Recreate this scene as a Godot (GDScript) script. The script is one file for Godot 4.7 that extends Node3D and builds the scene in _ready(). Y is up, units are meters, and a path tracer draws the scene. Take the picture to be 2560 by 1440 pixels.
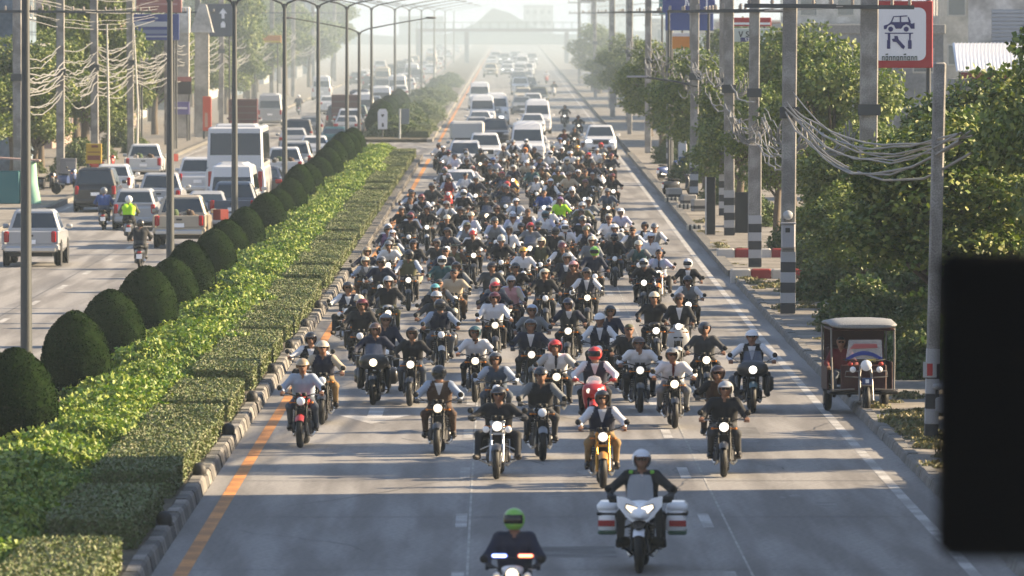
extends Node3D
# A motorcycle parade on a Thai dual carriageway, seen from a footbridge through a long lens.
# u = metres to the right of the camera's line along the road, d = metres along the road.

var rng := RandomNumberGenerator.new()
var mats := {}
var taken := {}
var noise := FastNoiseLite.new()

# ---- the course of the road: it bends slightly right and rises slightly ----
func ramp(d: float, a: float, b: float, s: float) -> float:
	if d <= a: return 0.0
	if d < b: return s * (d - a) * (d - a) / (2.0 * (b - a))
	return s * (d - (a + b) / 2.0)
func xc(d: float) -> float: return ramp(d, 60.0, 170.0, 0.00403)
func hh(d: float) -> float: return ramp(d, 120.0, 250.0, 0.00603)
func at(u: float, d: float, y := 0.0) -> Vector3: return Vector3(u + xc(d), hh(d) + y, -d)

# ---- nodes ----
func numbered(called: String) -> String:
	var n: int = taken.get(called, 0)
	taken[called] = n + 1
	return called if n == 0 else "%s_%03d" % [called, n]
func tag(o: Node, label: String, category: String, group := "") -> Node:
	o.set_meta("label", label)
	if category: o.set_meta("category", category)
	if group: o.set_meta("group", group)
	return o
func thing(called: String, label: String, category: String, pos := Vector3.ZERO, turn := 0.0, group := "") -> Node3D:
	var o := Node3D.new()
	o.name = numbered(called)
	add_child(o)
	o.position = pos
	o.rotation.y = turn
	tag(o, label, category, group)
	return o
func part(called: String, mesh: Mesh, material: Material, parent: Node, pos := Vector3.ZERO) -> MeshInstance3D:
	var o := MeshInstance3D.new()
	o.name = called
	o.mesh = mesh
	if material: o.material_override = material
	o.position = pos
	parent.add_child(o, true)
	return o
func structure(called: String, mesh: Mesh, material: Material) -> MeshInstance3D:
	var o := part(numbered(called), mesh, material, self)
	o.set_meta("kind", "structure")
	return o
func copy_of(o: Node3D, pos: Vector3, turn := 0.0, label := "", group := "") -> Node3D:
	var c: Node3D = o.duplicate()
	c.name = numbered(str(o.get_meta("base_name", o.name)))
	add_child(c)
	c.position = pos
	c.rotation.y = turn
	if label: c.set_meta("label", label)
	if group: c.set_meta("group", group)
	return c

# ---- materials (colours given as linear base colours) ----
func lin(r: float, g: float, b: float) -> Color: return Color(r, g, b).linear_to_srgb()
func mat(key: String, c: Color, rough := 0.6, metal := 0.0) -> StandardMaterial3D:
	if mats.has(key): return mats[key]
	var m := StandardMaterial3D.new()
	m.resource_name = key
	m.albedo_color = c.linear_to_srgb()
	m.roughness = rough
	m.metallic = metal
	mats[key] = m
	return m
func paint(key: String, c: Color) -> StandardMaterial3D:
	if mats.has(key): return mats[key]
	var m := mat(key, c, 0.42, 0.0)
	m.clearcoat_enabled = true
	m.clearcoat = 0.7
	m.clearcoat_roughness = 0.08
	return m
func lamp(key: String, c: Color, energy: float) -> StandardMaterial3D:
	if mats.has(key): return mats[key]
	var m := mat(key, Color(0.7, 0.7, 0.68), 0.15)
	m.emission_enabled = true
	m.emission = c.linear_to_srgb()
	m.emission_energy_multiplier = energy
	return m
func glass(key: String, c: Color, alpha: float) -> StandardMaterial3D:
	if mats.has(key): return mats[key]
	var m := mat(key, c, 0.05)
	m.transparency = BaseMaterial3D.TRANSPARENCY_ALPHA
	m.albedo_color.a = alpha
	return m
func leafy(key: String, back: Color) -> StandardMaterial3D:
	if mats.has(key): return mats[key]
	var m := mat(key, Color(1, 1, 1), 0.55)
	m.vertex_color_use_as_albedo = true
	m.backlight_enabled = true
	m.backlight = back.linear_to_srgb()
	return m
func noise_tex(freq: float, seed_: int, c0: Color, c1: Color, size := 512, oct := 5, contrast := 0.28) -> NoiseTexture2D:
	var n := FastNoiseLite.new()
	n.seed = seed_
	n.frequency = freq
	n.fractal_octaves = oct
	var t := NoiseTexture2D.new()
	t.width = size; t.height = size
	t.seamless = true
	t.noise = n
	var g := Gradient.new()
	g.offsets = PackedFloat32Array([0.5 - contrast, 0.5 + contrast])
	g.colors = PackedColorArray([c0.linear_to_srgb(), c1.linear_to_srgb()])
	t.color_ramp = g
	return t
func grained(key: String, c0: Color, c1: Color, metres: float, freq := 0.012, rough := 0.85, coarse := 0.0, bump := 0.0) -> StandardMaterial3D:
	if mats.has(key): return mats[key]
	var m := mat(key, Color(1, 1, 1), rough)
	var sd: int = abs(key.hash()) % 1000
	m.albedo_texture = noise_tex(freq, sd, c0, c1)
	m.uv1_triplanar = true
	m.uv1_world_triplanar = true
	m.uv1_scale = Vector3.ONE / metres
	if coarse > 0.0:
		m.detail_enabled = true
		m.detail_blend_mode = BaseMaterial3D.BLEND_MODE_MUL
		m.detail_albedo = noise_tex(0.008, sd + 7, Color(0.62, 0.61, 0.6), Color(1, 1, 1), 512, 4, 0.2)
		m.detail_uv_layer = BaseMaterial3D.DETAIL_UV_2
		m.uv2_triplanar = true
		m.uv2_world_triplanar = true
		m.uv2_scale = Vector3.ONE / coarse
	if bump > 0.0:
		m.heightmap_enabled = true
		m.heightmap_texture = noise_tex(freq * 2.0, sd + 3, Color(0, 0, 0), Color(1, 1, 1))
		m.heightmap_scale = bump
	return m

# ---- a mesh collector ----
class MB:
	var st := SurfaceTool.new()
	var used := false
	func _init(): st.begin(Mesh.PRIMITIVE_TRIANGLES)
	func smooth(on: bool) -> MB:
		st.set_smooth_group(0 if on else 0xFFFFFFFF)
		return self
	func tri(a: Vector3, b: Vector3, c: Vector3):
		used = true
		st.add_vertex(a); st.add_vertex(b); st.add_vertex(c)
	func quad(a: Vector3, b: Vector3, c: Vector3, d: Vector3):
		tri(a, b, c); tri(a, c, d)
	func hexa(p: Array):   # eight corners: 0-3 the bottom ring, 4-7 the top ring
		smooth(false)
		quad(p[0], p[1], p[2], p[3]); quad(p[7], p[6], p[5], p[4])
		for i in 4:
			var j := (i + 1) % 4
			quad(p[j], p[i], p[4 + i], p[4 + j])
	func box(c: Vector3, s: Vector3, t := Transform3D.IDENTITY) -> MB:
		var p := []
		for y in [-0.5, 0.5]:
			for q in [[-0.5, -0.5], [-0.5, 0.5], [0.5, 0.5], [0.5, -0.5]]:
				p.append(t * (c + Vector3(q[0] * s.x, y * s.y, q[1] * s.z)))
		hexa(p)
		return self
	func bevel(c: Vector3, s: Vector3, b: float, t := Transform3D.IDENTITY, sm := false) -> MB:   # a box with chamfered edges, lofted along y
		var rings := []
		for e in [[-0.5, b], [-0.5, 0.0], [0.5, 0.0], [0.5, b]]:
			var y: float = e[0] * s.y + (0.0 if e[1] > 0.0 else (b if e[0] < 0 else -b))
			var hx: float = s.x / 2.0 - e[1]
			var hz: float = s.z / 2.0 - e[1]
			var r := PackedVector3Array()
			for q in [[-hx + b, -hz], [hx - b, -hz], [hx, -hz + b], [hx, hz - b], [hx - b, hz], [-hx + b, hz], [-hx, hz - b], [-hx, -hz + b]]:
				r.append(t * (c + Vector3(q[0], y, q[1])))
			rings.append(r)
		loft(rings, true, sm)
		return self
	func loft(rings: Array, caps := true, sm := true, closed := true) -> MB:
		smooth(sm)
		for i in rings.size() - 1:
			var a: PackedVector3Array = rings[i]
			var b: PackedVector3Array = rings[i + 1]
			for k in (a.size() if closed else a.size() - 1):
				var j := (k + 1) % a.size()
				quad(a[k], a[j], b[j], b[k])
		if caps:
			smooth(false)
			for e in [0, rings.size() - 1]:
				var r: PackedVector3Array = rings[e]
				var m := Vector3.ZERO
				for v in r: m += v
				m /= r.size()
				for k in r.size():
					var j := (k + 1) % r.size()
					if e == 0: tri(m, r[j], r[k])
					else: tri(m, r[k], r[j])
		return self
	func tube(pts: Array, rad, sides := 8, caps := true) -> MB:
		var rings := []
		var side := Vector3.ZERO
		for i in pts.size():
			var dir: Vector3 = (pts[min(i + 1, pts.size() - 1)] - pts[max(i - 1, 0)]).normalized()
			if side == Vector3.ZERO or absf(side.dot(dir)) > 0.95:
				side = dir.cross(Vector3.UP if absf(dir.y) < 0.9 else Vector3.RIGHT).normalized()
			side = (side - dir * side.dot(dir)).normalized()
			var up := dir.cross(side)
			var r: float = rad[i] if rad is Array else rad
			var ring := PackedVector3Array()
			for k in sides:
				var a := TAU * k / sides
				ring.append(pts[i] + (side * cos(a) + up * sin(a)) * r)
			rings.append(ring)
		return loft(rings, caps, true)
	func lathe(profile: Array, c := Vector3.ZERO, axis := "y", sides := 16, sm := true, t := Transform3D.IDENTITY) -> MB:   # profile of [radius, along]
		var rings := []
		for p in profile:
			var ring := PackedVector3Array()
			for k in sides:
				var a := TAU * k / sides
				var x: float = cos(a) * p[0]
				var z: float = sin(a) * p[0]
				var v := Vector3(x, p[1], z)
				if axis == "x": v = Vector3(p[1], x, z)
				elif axis == "z": v = Vector3(x, z, p[1])
				ring.append(t * (c + v))
			rings.append(ring)
		return loft(rings, true, sm)
	func ball(c: Vector3, r: Vector3, sides := 14, rows := 9) -> MB:
		var rings := []
		for i in range(1, rows):
			var a := PI * i / rows - PI / 2
			var ring := PackedVector3Array()
			for k in sides:
				var b := TAU * k / sides
				ring.append(c + Vector3(cos(a) * cos(b) * r.x, sin(a) * r.y, cos(a) * sin(b) * r.z))
			rings.append(ring)
		return loft(rings, true, true)
	func poly(pts: Array, z0: float, z1: float, t := Transform3D.IDENTITY) -> MB:   # a flat outline in x,y given thickness along z
		smooth(false)
		var p2 := PackedVector2Array()
		for p in pts: p2.append(Vector2(p[0], p[1]) if p is Array else p)
		var ix := Geometry2D.triangulate_polygon(p2)
		for i in range(0, ix.size(), 3):
			var q := []
			for k in 3: q.append(p2[ix[i + k]])
			tri(t * Vector3(q[0].x, q[0].y, z1), t * Vector3(q[1].x, q[1].y, z1), t * Vector3(q[2].x, q[2].y, z1))
			tri(t * Vector3(q[2].x, q[2].y, z0), t * Vector3(q[1].x, q[1].y, z0), t * Vector3(q[0].x, q[0].y, z0))
		for i in p2.size():
			var a := p2[i]
			var b := p2[(i + 1) % p2.size()]
			quad(t * Vector3(a.x, a.y, z0), t * Vector3(b.x, b.y, z0), t * Vector3(b.x, b.y, z1), t * Vector3(a.x, a.y, z1))
		return self
	func mesh() -> ArrayMesh:
		st.generate_normals()
		return st.commit()

# leaf-sized folded faces spread by a sampler that returns [position, normal]
func leaves(n: int, sampler: Callable, size: Vector2, cols: Array, sd: int, spread := 0.9) -> ArrayMesh:
	var r := RandomNumberGenerator.new()
	r.seed = sd
	var v := PackedVector3Array()
	var nn := PackedVector3Array()
	var cc := PackedColorArray()
	for i in n:
		var s: Array = sampler.call(r)
		var p: Vector3 = s[0]
		var nor: Vector3 = (s[1] + Vector3(r.randfn(), r.randfn(), r.randfn()) * spread).normalized()
		var t := nor.cross(Vector3(r.randfn(), r.randfn(), r.randfn())).normalized()
		var b := nor.cross(t)
		var l := r.randf_range(size.x, size.y)
		var w := l * 0.42
		var c: Color = cols[r.randi() % cols.size()]
		c = c * r.randf_range(0.75, 1.2)
		c.a = 1.0
		var tip := p + t * l + nor * l * 0.1
		var a1 := p + t * l * 0.45 + b * w
		var a2 := p + t * l * 0.45 - b * w
		for q in [p, a1, tip, p, tip, a2]: v.append(q)
		var n1 := (nor + b * 0.25).normalized()
		var n2 := (nor - b * 0.25).normalized()
		for q in [n1, n1, n1, n2, n2, n2]:
			nn.append(q); cc.append(c)
	var arr := []
	arr.resize(Mesh.ARRAY_MAX)
	arr[Mesh.ARRAY_VERTEX] = v
	arr[Mesh.ARRAY_NORMAL] = nn
	arr[Mesh.ARRAY_COLOR] = cc
	var m := ArrayMesh.new()
	m.add_surface_from_arrays(Mesh.PRIMITIVE_TRIANGLES, arr)
	return m

func _ready():
	rng.seed = 7
	noise.seed = 5
	noise.frequency = 0.35
	set_view()
	build_ground()
	build_markings()
	build_median()
	build_street()
	build_buildings()
	build_trees()
	build_traffic()
	build_parade()
	build_foreground()
	build_haze()

func set_view():
	var cam := Camera3D.new()
	cam.name = "camera"
	add_child(cam)
	cam.position = Vector3(0, 7, 0)
	cam.rotation = Vector3(-atan(580.0 / 17400.0), -atan(73.0 / 17400.0), 0)
	var lens := CameraAttributesPhysical.new()
	lens.frustum_focal_length = 290.0
	lens.frustum_focus_distance = 165.0
	lens.frustum_near = 0.5
	lens.frustum_far = 8000.0
	lens.exposure_aperture = 4.8
	cam.attributes = lens
	cam.fov = rad_to_deg(2.0 * atan(720.0 / 17400.0))
	cam.near = 0.5
	cam.far = 8000.0
	cam.current = true
	var we := WorldEnvironment.new()
	we.name = "world"
	var e := Environment.new()
	e.background_mode = Environment.BG_SKY
	e.sky = Sky.new()
	var sm := ProceduralSkyMaterial.new()
	sm.sky_top_color = Color(0.55, 0.64, 0.79)
	sm.sky_horizon_color = Color(0.9, 0.93, 0.98)
	sm.sky_curve = 0.16
	sm.ground_bottom_color = Color(0.36, 0.34, 0.3)
	sm.ground_horizon_color = Color(0.75, 0.77, 0.78)
	sm.sky_energy_multiplier = 0.62
	e.sky.sky_material = sm
	e.tonemap_mode = Environment.TONE_MAPPER_LINEAR
	e.tonemap_exposure = 3.3
	e.fog_enabled = true
	e.fog_density = 0.00022
	e.fog_light_color = Color(0.86, 0.94, 1.0)
	e.volumetric_fog_enabled = true
	e.volumetric_fog_density = 0.0
	e.sdfgi_enabled = true
	e.ssao_enabled = true
	e.ssil_enabled = true
	we.environment = e
	add_child(we)
	var sun := DirectionalLight3D.new()
	sun.name = "sun"
	add_child(sun)
	var el := deg_to_rad(23.0)
	var az := deg_to_rad(9.0)
	var to := Vector3(cos(el) * cos(az), sin(el), -cos(el) * sin(az))
	sun.look_at_from_position(to * 100.0, Vector3.ZERO)
	sun.light_energy = 1.6
	sun.light_color = Color(1.0, 0.9, 0.75)
	sun.light_angular_distance = 0.6
	sun.shadow_enabled = true

# ---- ground ----
func strip(u0: float, u1: float, d0: float, d1: float, y: float, step := 20.0) -> ArrayMesh:
	var m := MB.new()
	m.smooth(true)
	var d := d0
	while d < d1 - 0.01:
		var e := minf(d + (step if d > 60.0 else 10.0), d1)
		m.quad(at(u0, d, y), at(u1, d, y), at(u1, e, y), at(u0, e, y))
		d = e
	return m.mesh()
func slab(u0: float, u1: float, d0: float, d1: float, y0: float, y1: float, step := 20.0) -> ArrayMesh:
	var m := MB.new()
	var rings := []
	var d := d0
	while true:
		rings.append(PackedVector3Array([at(u0, d, y0), at(u0, d, y1), at(u1, d, y1), at(u1, d, y0)]))
		if d >= d1: break
		d = minf(d + step, d1)
	m.loft(rings, true, false)
	return m.mesh()

func build_ground():
	var earth := grained("earth", Color(0.12, 0.1, 0.07), Color(0.24, 0.2, 0.14), 9.0, 0.02, 0.95, 40.0)
	var m := MB.new()
	m.smooth(true)
	var ds := [-60.0, 0.0, 60.0, 80.0, 100.0, 120.0, 140.0, 160.0, 180.0, 200.0, 220.0, 250.0, 400.0, 700.0, 1200.0, 2400.0]
	var us := [-900.0, -400.0, -120.0, -40.0, 0.0, 40.0, 120.0, 400.0, 900.0]
	for i in ds.size() - 1:
		for j in us.size() - 1:
			m.quad(at(us[j], ds[i], -0.06), at(us[j + 1], ds[i], -0.06), at(us[j + 1], ds[i + 1], -0.06), at(us[j], ds[i + 1], -0.06))
	structure("ground", m.mesh(), earth)
	var asphalt := grained("asphalt", Color(0.215, 0.205, 0.195), Color(0.3, 0.29, 0.275), 1.7, 0.03, 0.8, 23.0)
	asphalt.uv2_scale = Vector3(1.0 / 4.3, 0.2, 1.0 / 70.0)
	structure("road_towards_camera", strip(-4.5, 7.2, -20.0, 1800.0, 0.0), asphalt)
	structure("road_away_from_camera", strip(-18.6, -9.25, -20.0, 1800.0, 0.0), asphalt)
	structure("median_crossing_road", strip(-9.25, -4.5, 392.0, 440.0, 0.0), asphalt)
	# pavements
	var walk := grained("pavement", Color(0.2, 0.185, 0.16), Color(0.3, 0.275, 0.24), 2.3, 0.02, 0.9, 11.0)
	structure("pavement_beside_parade", slab(7.42, 30.0, 60.0, 1800.0, -0.05, 0.13), walk)
	structure("pavement_beside_traffic", slab(-40.0, -18.8, 60.0, 1800.0, -0.05, 0.13), walk)
	var soil := grained("soil", Color(0.06, 0.05, 0.03), Color(0.11, 0.09, 0.05), 1.3, 0.03, 0.95, 6.0)
	structure("median_soil", slab(-8.95, -4.75, 70.0, 392.0, -0.05, 0.2), soil)
	structure("median_soil", slab(-8.95, -4.85, 440.0, 1700.0, -0.05, 0.2), soil)

func dash(m: MB, u: float, w: float, d0: float, d1: float, y := 0.004):
	m.quad(at(u - w, d0, y), at(u + w, d0, y), at(u + w, d1, y), at(u - w, d1, y))

func build_markings():
	var white := grained("road_paint_white", Color(0.32, 0.32, 0.31), Color(0.6, 0.59, 0.57), 0.9, 0.04, 0.7, 5.0)
	var yellow := grained("road_paint_yellow", Color(0.5, 0.2, 0.04), Color(0.68, 0.3, 0.07), 0.9, 0.04, 0.7, 5.0)
	# dashes: each painted dash is a piece of the marking line; 3 m paint, 9 m gap
	for lane in [[-0.36, "road_lane_dashes"], [3.32, "road_lane_dashes"], [-12.8, "road_lane_dashes"]]:
		var holder := Node3D.new()
		holder.name = numbered(lane[1])
		add_child(holder)
		holder.set_meta("kind", "structure")
		var far := MB.new()
		far.smooth(false)
		for i in range(-1, 90):
			var d0 := 91.2 + 12.0 * i + (0.0 if lane[0] > -5.0 else 5.0)
			if d0 < 300.0:
				var one := MB.new()
				one.smooth(false)
				dash(one, lane[0], 0.085, d0, d0 + 3.1)
				part("dash", one.mesh(), white, holder)
			else:
				dash(far, lane[0], 0.085, d0, d0 + 3.1)
		var f := part("dash", far.mesh(), white, holder)
		f.set_meta("kind", "stuff")
	for line in [[6.62, 0.085, 60.0, 1700.0, white], [-9.75, 0.06, 60.0, 392.0, yellow], [-9.75, 0.06, 440.0, 1700.0, yellow], [-4.1, 0.1, 60.0, 390.0, yellow], [-4.1, 0.1, 442.0, 1700.0, yellow], [-18.1, 0.07, 60.0, 1700.0, white]]:
		structure("road_edge_line", strip(line[0] - line[1], line[0] + line[1], line[2], line[3], 0.004, 10.0), line[4])
	# painted arrow: the head points towards the camera
	var a := MB.new()
	a.smooth(false)
	var y := 0.004
	var tip := at(-2.22, 132.2, y)
	a.tri(tip, at(-2.95, 135.6, y), at(-2.28, 135.0, y))
	a.tri(tip, at(-2.28, 135.0, y), at(-2.14, 135.0, y))
	a.tri(tip, at(-2.14, 135.0, y), at(-1.49, 135.6, y))
	a.quad(at(-2.35, 135.0, y), at(-2.06, 135.0, y), at(-2.06, 138.4, y), at(-2.35, 138.4, y))
	structure("road_arrow", a.mesh(), white)
	# joints of the concrete slabs, filled with pale and dark sealant
	var seal := grained("joint_sealant", Color(0.3, 0.3, 0.28), Color(0.5, 0.49, 0.46), 0.6, 0.05, 0.8, 3.0)
	var tar := grained("joint_tar", Color(0.05, 0.05, 0.05), Color(0.1, 0.1, 0.1), 0.6, 0.05, 0.6, 3.0)
	structure("road_joint", strip(-0.25, -0.215, 60.0, 400.0, 0.0045, 7.0), seal)
	structure("road_joint", strip(3.6, 3.635, 60.0, 400.0, 0.0045, 7.0), seal)
	structure("road_joint", strip(-13.1, -13.07, 60.0, 400.0, 0.0045, 7.0), tar)
	rng.seed = 31
	for i in 24:
		var dd := 95.0 + i * 10.0 + rng.randf_range(-0.6, 0.6)
		structure("road_joint", strip(-4.0, 6.5, dd, dd + 0.05, 0.003, 1.0), tar)
	# repair patches, oil and tyre stains, cracks: matter on the slabs
	var patch := grained("road_patch", Color(0.13, 0.128, 0.125), Color(0.19, 0.186, 0.18), 1.1, 0.03, 0.85, 5.0)
	for q in [[1.2, 97.0, 1.3, 2.2], [4.6, 128.0, 0.9, 3.0], [-2.9, 151.0, 1.0, 2.4], [5.1, 163.0, 1.2, 2.6], [2.4, 184.0, 1.0, 2.0], [-14.6, 231.0, 1.4, 3.0], [-11.4, 214.0, 0.9, 2.6]]:
		structure("road_patch", strip(q[0] - q[2] / 2, q[0] + q[2] / 2, q[1], q[1] + q[3], 0.0025, 1.0), patch)
	var stain := grained("road_stain", Color(0.15, 0.146, 0.14), Color(0.23, 0.225, 0.215), 0.8, 0.04, 0.6, 3.0)
	for i in 34:
		var blot := MB.new()
		blot.smooth(false)
		var u: float = [-2.3, 1.5, 5.0, -11.2][i % 4] + rng.randf_range(-0.35, 0.35)
		var dd := rng.randf_range(93.0, 215.0)
		var r0 := rng.randf_range(0.05, 0.22)
		var ring := []
		for k in 11:
			var ang := TAU * k / 11
			var rr := r0 * rng.randf_range(0.7, 1.3)
			ring.append(at(u + cos(ang) * rr, dd + sin(ang) * rr * 4.0, 0.0032))
		for k in 11: blot.tri(at(u, dd, 0.0032), ring[k], ring[(k + 1) % 11])
		structure("road_stain", blot.mesh(), stain)
	for i in 16:
		var crack := MB.new()
		crack.smooth(false)
		var u := rng.randf_range(-3.6, 6.2)
		var dd := rng.randf_range(94.0, 175.0)
		var du := rng.randf_range(-0.25, 0.25)
		for k in 14:
			var u2 := u + du + rng.randf_range(-0.12, 0.12)
			var d2 := dd + rng.randf_range(0.3, 0.8)
			var w := rng.randf_range(0.008, 0.02)
			crack.quad(at(u - w, dd, 0.0038), at(u + w, dd, 0.0038), at(u2 + w, d2, 0.0038), at(u2 - w, d2, 0.0038))
			u = u2
			dd = d2
		structure("road_crack", crack.mesh(), tar)

# ---- the planted median ----
func egg_profile() -> Array:
	return [[0.3, 0.0], [0.52, 0.12], [0.68, 0.3], [0.76, 0.52], [0.77, 0.72], [0.72, 0.96], [0.62, 1.2], [0.48, 1.4], [0.31, 1.55], [0.14, 1.64], [0.03, 1.67]]

func make_egg(sd: int) -> Array:
	var prof := egg_profile()
	var core := MB.new()
	var rings := []
	for p in prof:
		var ring := PackedVector3Array()
		for k in 22:
			var a := TAU * k / 22
			var w: float = p[0] * (0.95 + 0.035 * noise.get_noise_3d(cos(a) * 3.0, p[1] * 4.0 + sd * 9.0, sin(a) * 3.0))
			ring.append(Vector3(cos(a) * w, p[1], sin(a) * w))
		rings.append(ring)
	core.loft(rings, true, true)
	var pick := func(r: RandomNumberGenerator) -> Array:
		var i := 0
		while true:   # rings weighted by their radius
			i = r.randi() % (prof.size() - 1)
			if r.randf() * 0.8 < (prof[i][0] + prof[i + 1][0]) * 0.5: break
		var t := r.randf()
		var rad: float = lerpf(prof[i][0], prof[i + 1][0], t)
		var y: float = lerpf(prof[i][1], prof[i + 1][1], t)
		var a := r.randf() * TAU
		var dn := Vector2(prof[i + 1][1] - prof[i][1], prof[i][0] - prof[i + 1][0]).normalized()
		var nor := Vector3(cos(a) * dn.x, dn.y, sin(a) * dn.x)
		rad *= 0.955 + 0.03 * noise.get_noise_3d(cos(a) * 4.0, y * 5.0 + sd * 9.0, sin(a) * 4.0)
		return [Vector3(cos(a) * rad, y, sin(a) * rad), nor]
	var cols := [Color(0.009, 0.021, 0.005), Color(0.013, 0.028, 0.007), Color(0.017, 0.034, 0.008), Color(0.021, 0.03, 0.009)]
	return [core.mesh(), leaves(15000, pick, Vector2(0.022, 0.046), cols, sd, 0.6)]

func build_median():
	rng.seed = 11
	var core_m := mat("clipped_core", Color(0.014, 0.027, 0.007), 0.9)
	var egg_leaf := leafy("clipped_leaf", Color(0.015, 0.035, 0.006))
	egg_leaf.roughness = 0.9
	egg_leaf.metallic_specular = 0.08
	core_m.metallic_specular = 0.08
	# kerbs of single blocks, painted in turn
	var pale := grained("kerb_pale", Color(0.17, 0.16, 0.145), Color(0.34, 0.32, 0.29), 0.7, 0.04, 0.85, 3.0)
	var black := grained("kerb_dark", Color(0.07, 0.068, 0.066), Color(0.17, 0.16, 0.15), 0.7, 0.04, 0.8, 3.0)
	var bare := grained("kerb_bare", Color(0.17, 0.165, 0.15), Color(0.27, 0.26, 0.24), 0.8, 0.04, 0.9, 3.0)
	var block := MB.new()
	block.loft([
		PackedVector3Array([Vector3(-0.17, -0.05, -0.48), Vector3(-0.17, 0.3, -0.48), Vector3(0.06, 0.3, -0.48), Vector3(0.11, 0.24, -0.48), Vector3(0.17, -0.05, -0.48)]),
		PackedVector3Array([Vector3(-0.17, -0.05, 0.48), Vector3(-0.17, 0.3, 0.48), Vector3(0.06, 0.3, 0.48), Vector3(0.11, 0.24, 0.48), Vector3(0.17, -0.05, 0.48)])], true, false)
	var blk := block.mesh()
	for side in [[-4.62, 0.0, [pale, black], "median_kerb", 88.0, 391.0], [-9.09, PI, [pale, black], "median_kerb", 120.0, 391.0], [7.3, PI, [bare, bare], "roadside_kerb", 80.0, 400.0], [-18.7, 0.0, [bare, bare], "roadside_kerb", 180.0, 500.0]]:
		var holder := Node3D.new()
		holder.name = numbered(side[3])
		add_child(holder)
		holder.set_meta("kind", "structure")
		var d: float = side[4]
		var i := 0
		var rest := {}
		while d < side[5]:
			var m: Material = side[2][i % 2]
			if d < 215.0:
				var b := part("kerb_block", blk, m, holder, at(side[0] + rng.randf_range(-0.012, 0.012), d, rng.randf_range(-0.012, 0.012)))
				b.rotation.y = side[1] + rng.randf_range(-0.01, 0.01)
				b.scale = Vector3(0.72, 0.55 if side[0] > 0.0 or side[0] < -15.0 else 0.72, 1)
			else:
				if not rest.has(m): rest[m] = MB.new()
				rest[m].box(at(side[0], d, 0.1), Vector3(0.32, 0.3 if side[2][0] == pale else 0.18, 0.96))
			d += 1.0
			i += 1
		for m in rest:
			part("kerb_block", rest[m].mesh(), m, holder).set_meta("kind", "stuff")
	structure("median_kerb_far", slab(-4.85, -4.5, 440.0, 1700.0, -0.05, 0.2), pale)
	structure("median_kerb_far", slab(-9.25, -8.95, 440.0, 1700.0, -0.05, 0.2), pale)
	# black domed markers on the kerb, one every twelve metres
	var dome := MB.new()
	dome.lathe([[0.1, -0.01], [0.115, 0.03], [0.115, 0.1], [0.1, 0.15], [0.065, 0.19], [0.02, 0.205]], Vector3.ZERO, "y", 14)
	dome.lathe([[0.13, -0.01], [0.13, 0.015]], Vector3.ZERO, "y", 14, false)
	var rubber := mat("black_rubber", Color(0.02, 0.02, 0.021), 0.6)
	var n := 0
	for dd in [100.6, 112.6, 124.7, 136.7, 148.7, 160.7, 172.7, 184.7]:
		n += 1
		var o := part(numbered("kerb_marker"), dome.mesh(), rubber, self, at(-4.64, dd, 0.215))
		tag(o, "black domed kerb marker, %s from the camera along the median kerb" % ["first", "second", "third", "fourth", "fifth", "sixth", "seventh", "eighth"][n - 1], "kerb marker", "black kerb markers")
	# clipped flat hedge
	var seg := 4.0
	var hedge_cols := [Color(0.12, 0.16, 0.05), Color(0.15, 0.18, 0.06), Color(0.1, 0.14, 0.04), Color(0.18, 0.18, 0.085), Color(0.13, 0.14, 0.06)]
	var hedge_leaf := leafy("hedge_leaf", Color(0.1, 0.13, 0.03))
	var hm := []
	for v in 3:
		var pick := func(r: RandomNumberGenerator) -> Array:
			var q := r.randf()
			var z := r.randf_range(-seg / 2, seg / 2)
			var bump := 0.035 * noise.get_noise_3d(z * 4.0, v * 7.0, q * 3.0)
			if q < 0.6:
				var x := r.randf_range(-0.62, 0.6)
				return [Vector3(x, 0.62 + bump + 0.03 * noise.get_noise_3d(x * 4.0, v * 7.0, z * 4.0), z), Vector3.UP]
			if q < 0.87: return [Vector3(0.6 + bump, r.randf_range(0.18, 0.62), z), Vector3.RIGHT]
			return [Vector3(r.randf_range(-0.62, 0.6), r.randf_range(0.18, 0.62), seg / 2 + bump), Vector3.BACK]
		hm.append(leaves(6800, pick, Vector2(0.03, 0.07), hedge_cols, 100 + v, 0.65))
	var hcore := MB.new()
	hcore.bevel(Vector3(0, 0.4, 0), Vector3(1.18, 0.42, seg - 0.04), 0.03)
	var hc := hcore.mesh()
	var hedge_core := mat("hedge_core", Color(0.12, 0.145, 0.05), 0.9)
	for run in [[84.0, 386.0, "low clipped grey-green hedge in squared blocks along the median kerb"], [446.0, 560.0, "low clipped hedge blocks on the median beyond the crossing gap"]]:
		var hedge := thing("clipped_hedge", run[2], "hedge", Vector3.ZERO)
		var dd: float = run[0]
		var i := 0
		while dd < run[1]:
			var c := part("hedge_section", hc, hedge_core, hedge, at(-5.42 + rng.randf_range(-0.03, 0.03), dd + seg / 2, rng.randf_range(-0.04, 0.03)))
			part("foliage", hm[i % 3], hedge_leaf, c).set_meta("kind", "stuff")
			dd += seg
			i += 1
			if i % 7 in [2, 4]: dd += 2.4 + (i % 3) * 0.7   # breaks between the blocks
	# yellow-green shrubs between hedge and clipped trees
	var shrub_cols := [Color(0.22, 0.27, 0.035), Color(0.3, 0.35, 0.05), Color(0.15, 0.21, 0.03), Color(0.3, 0.37, 0.07), Color(0.09, 0.17, 0.025), Color(0.16, 0.26, 0.04)]
	var shrub_leaf := leafy("shrub_leaf", Color(0.22, 0.33, 0.03))
	var clumps := []
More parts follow.
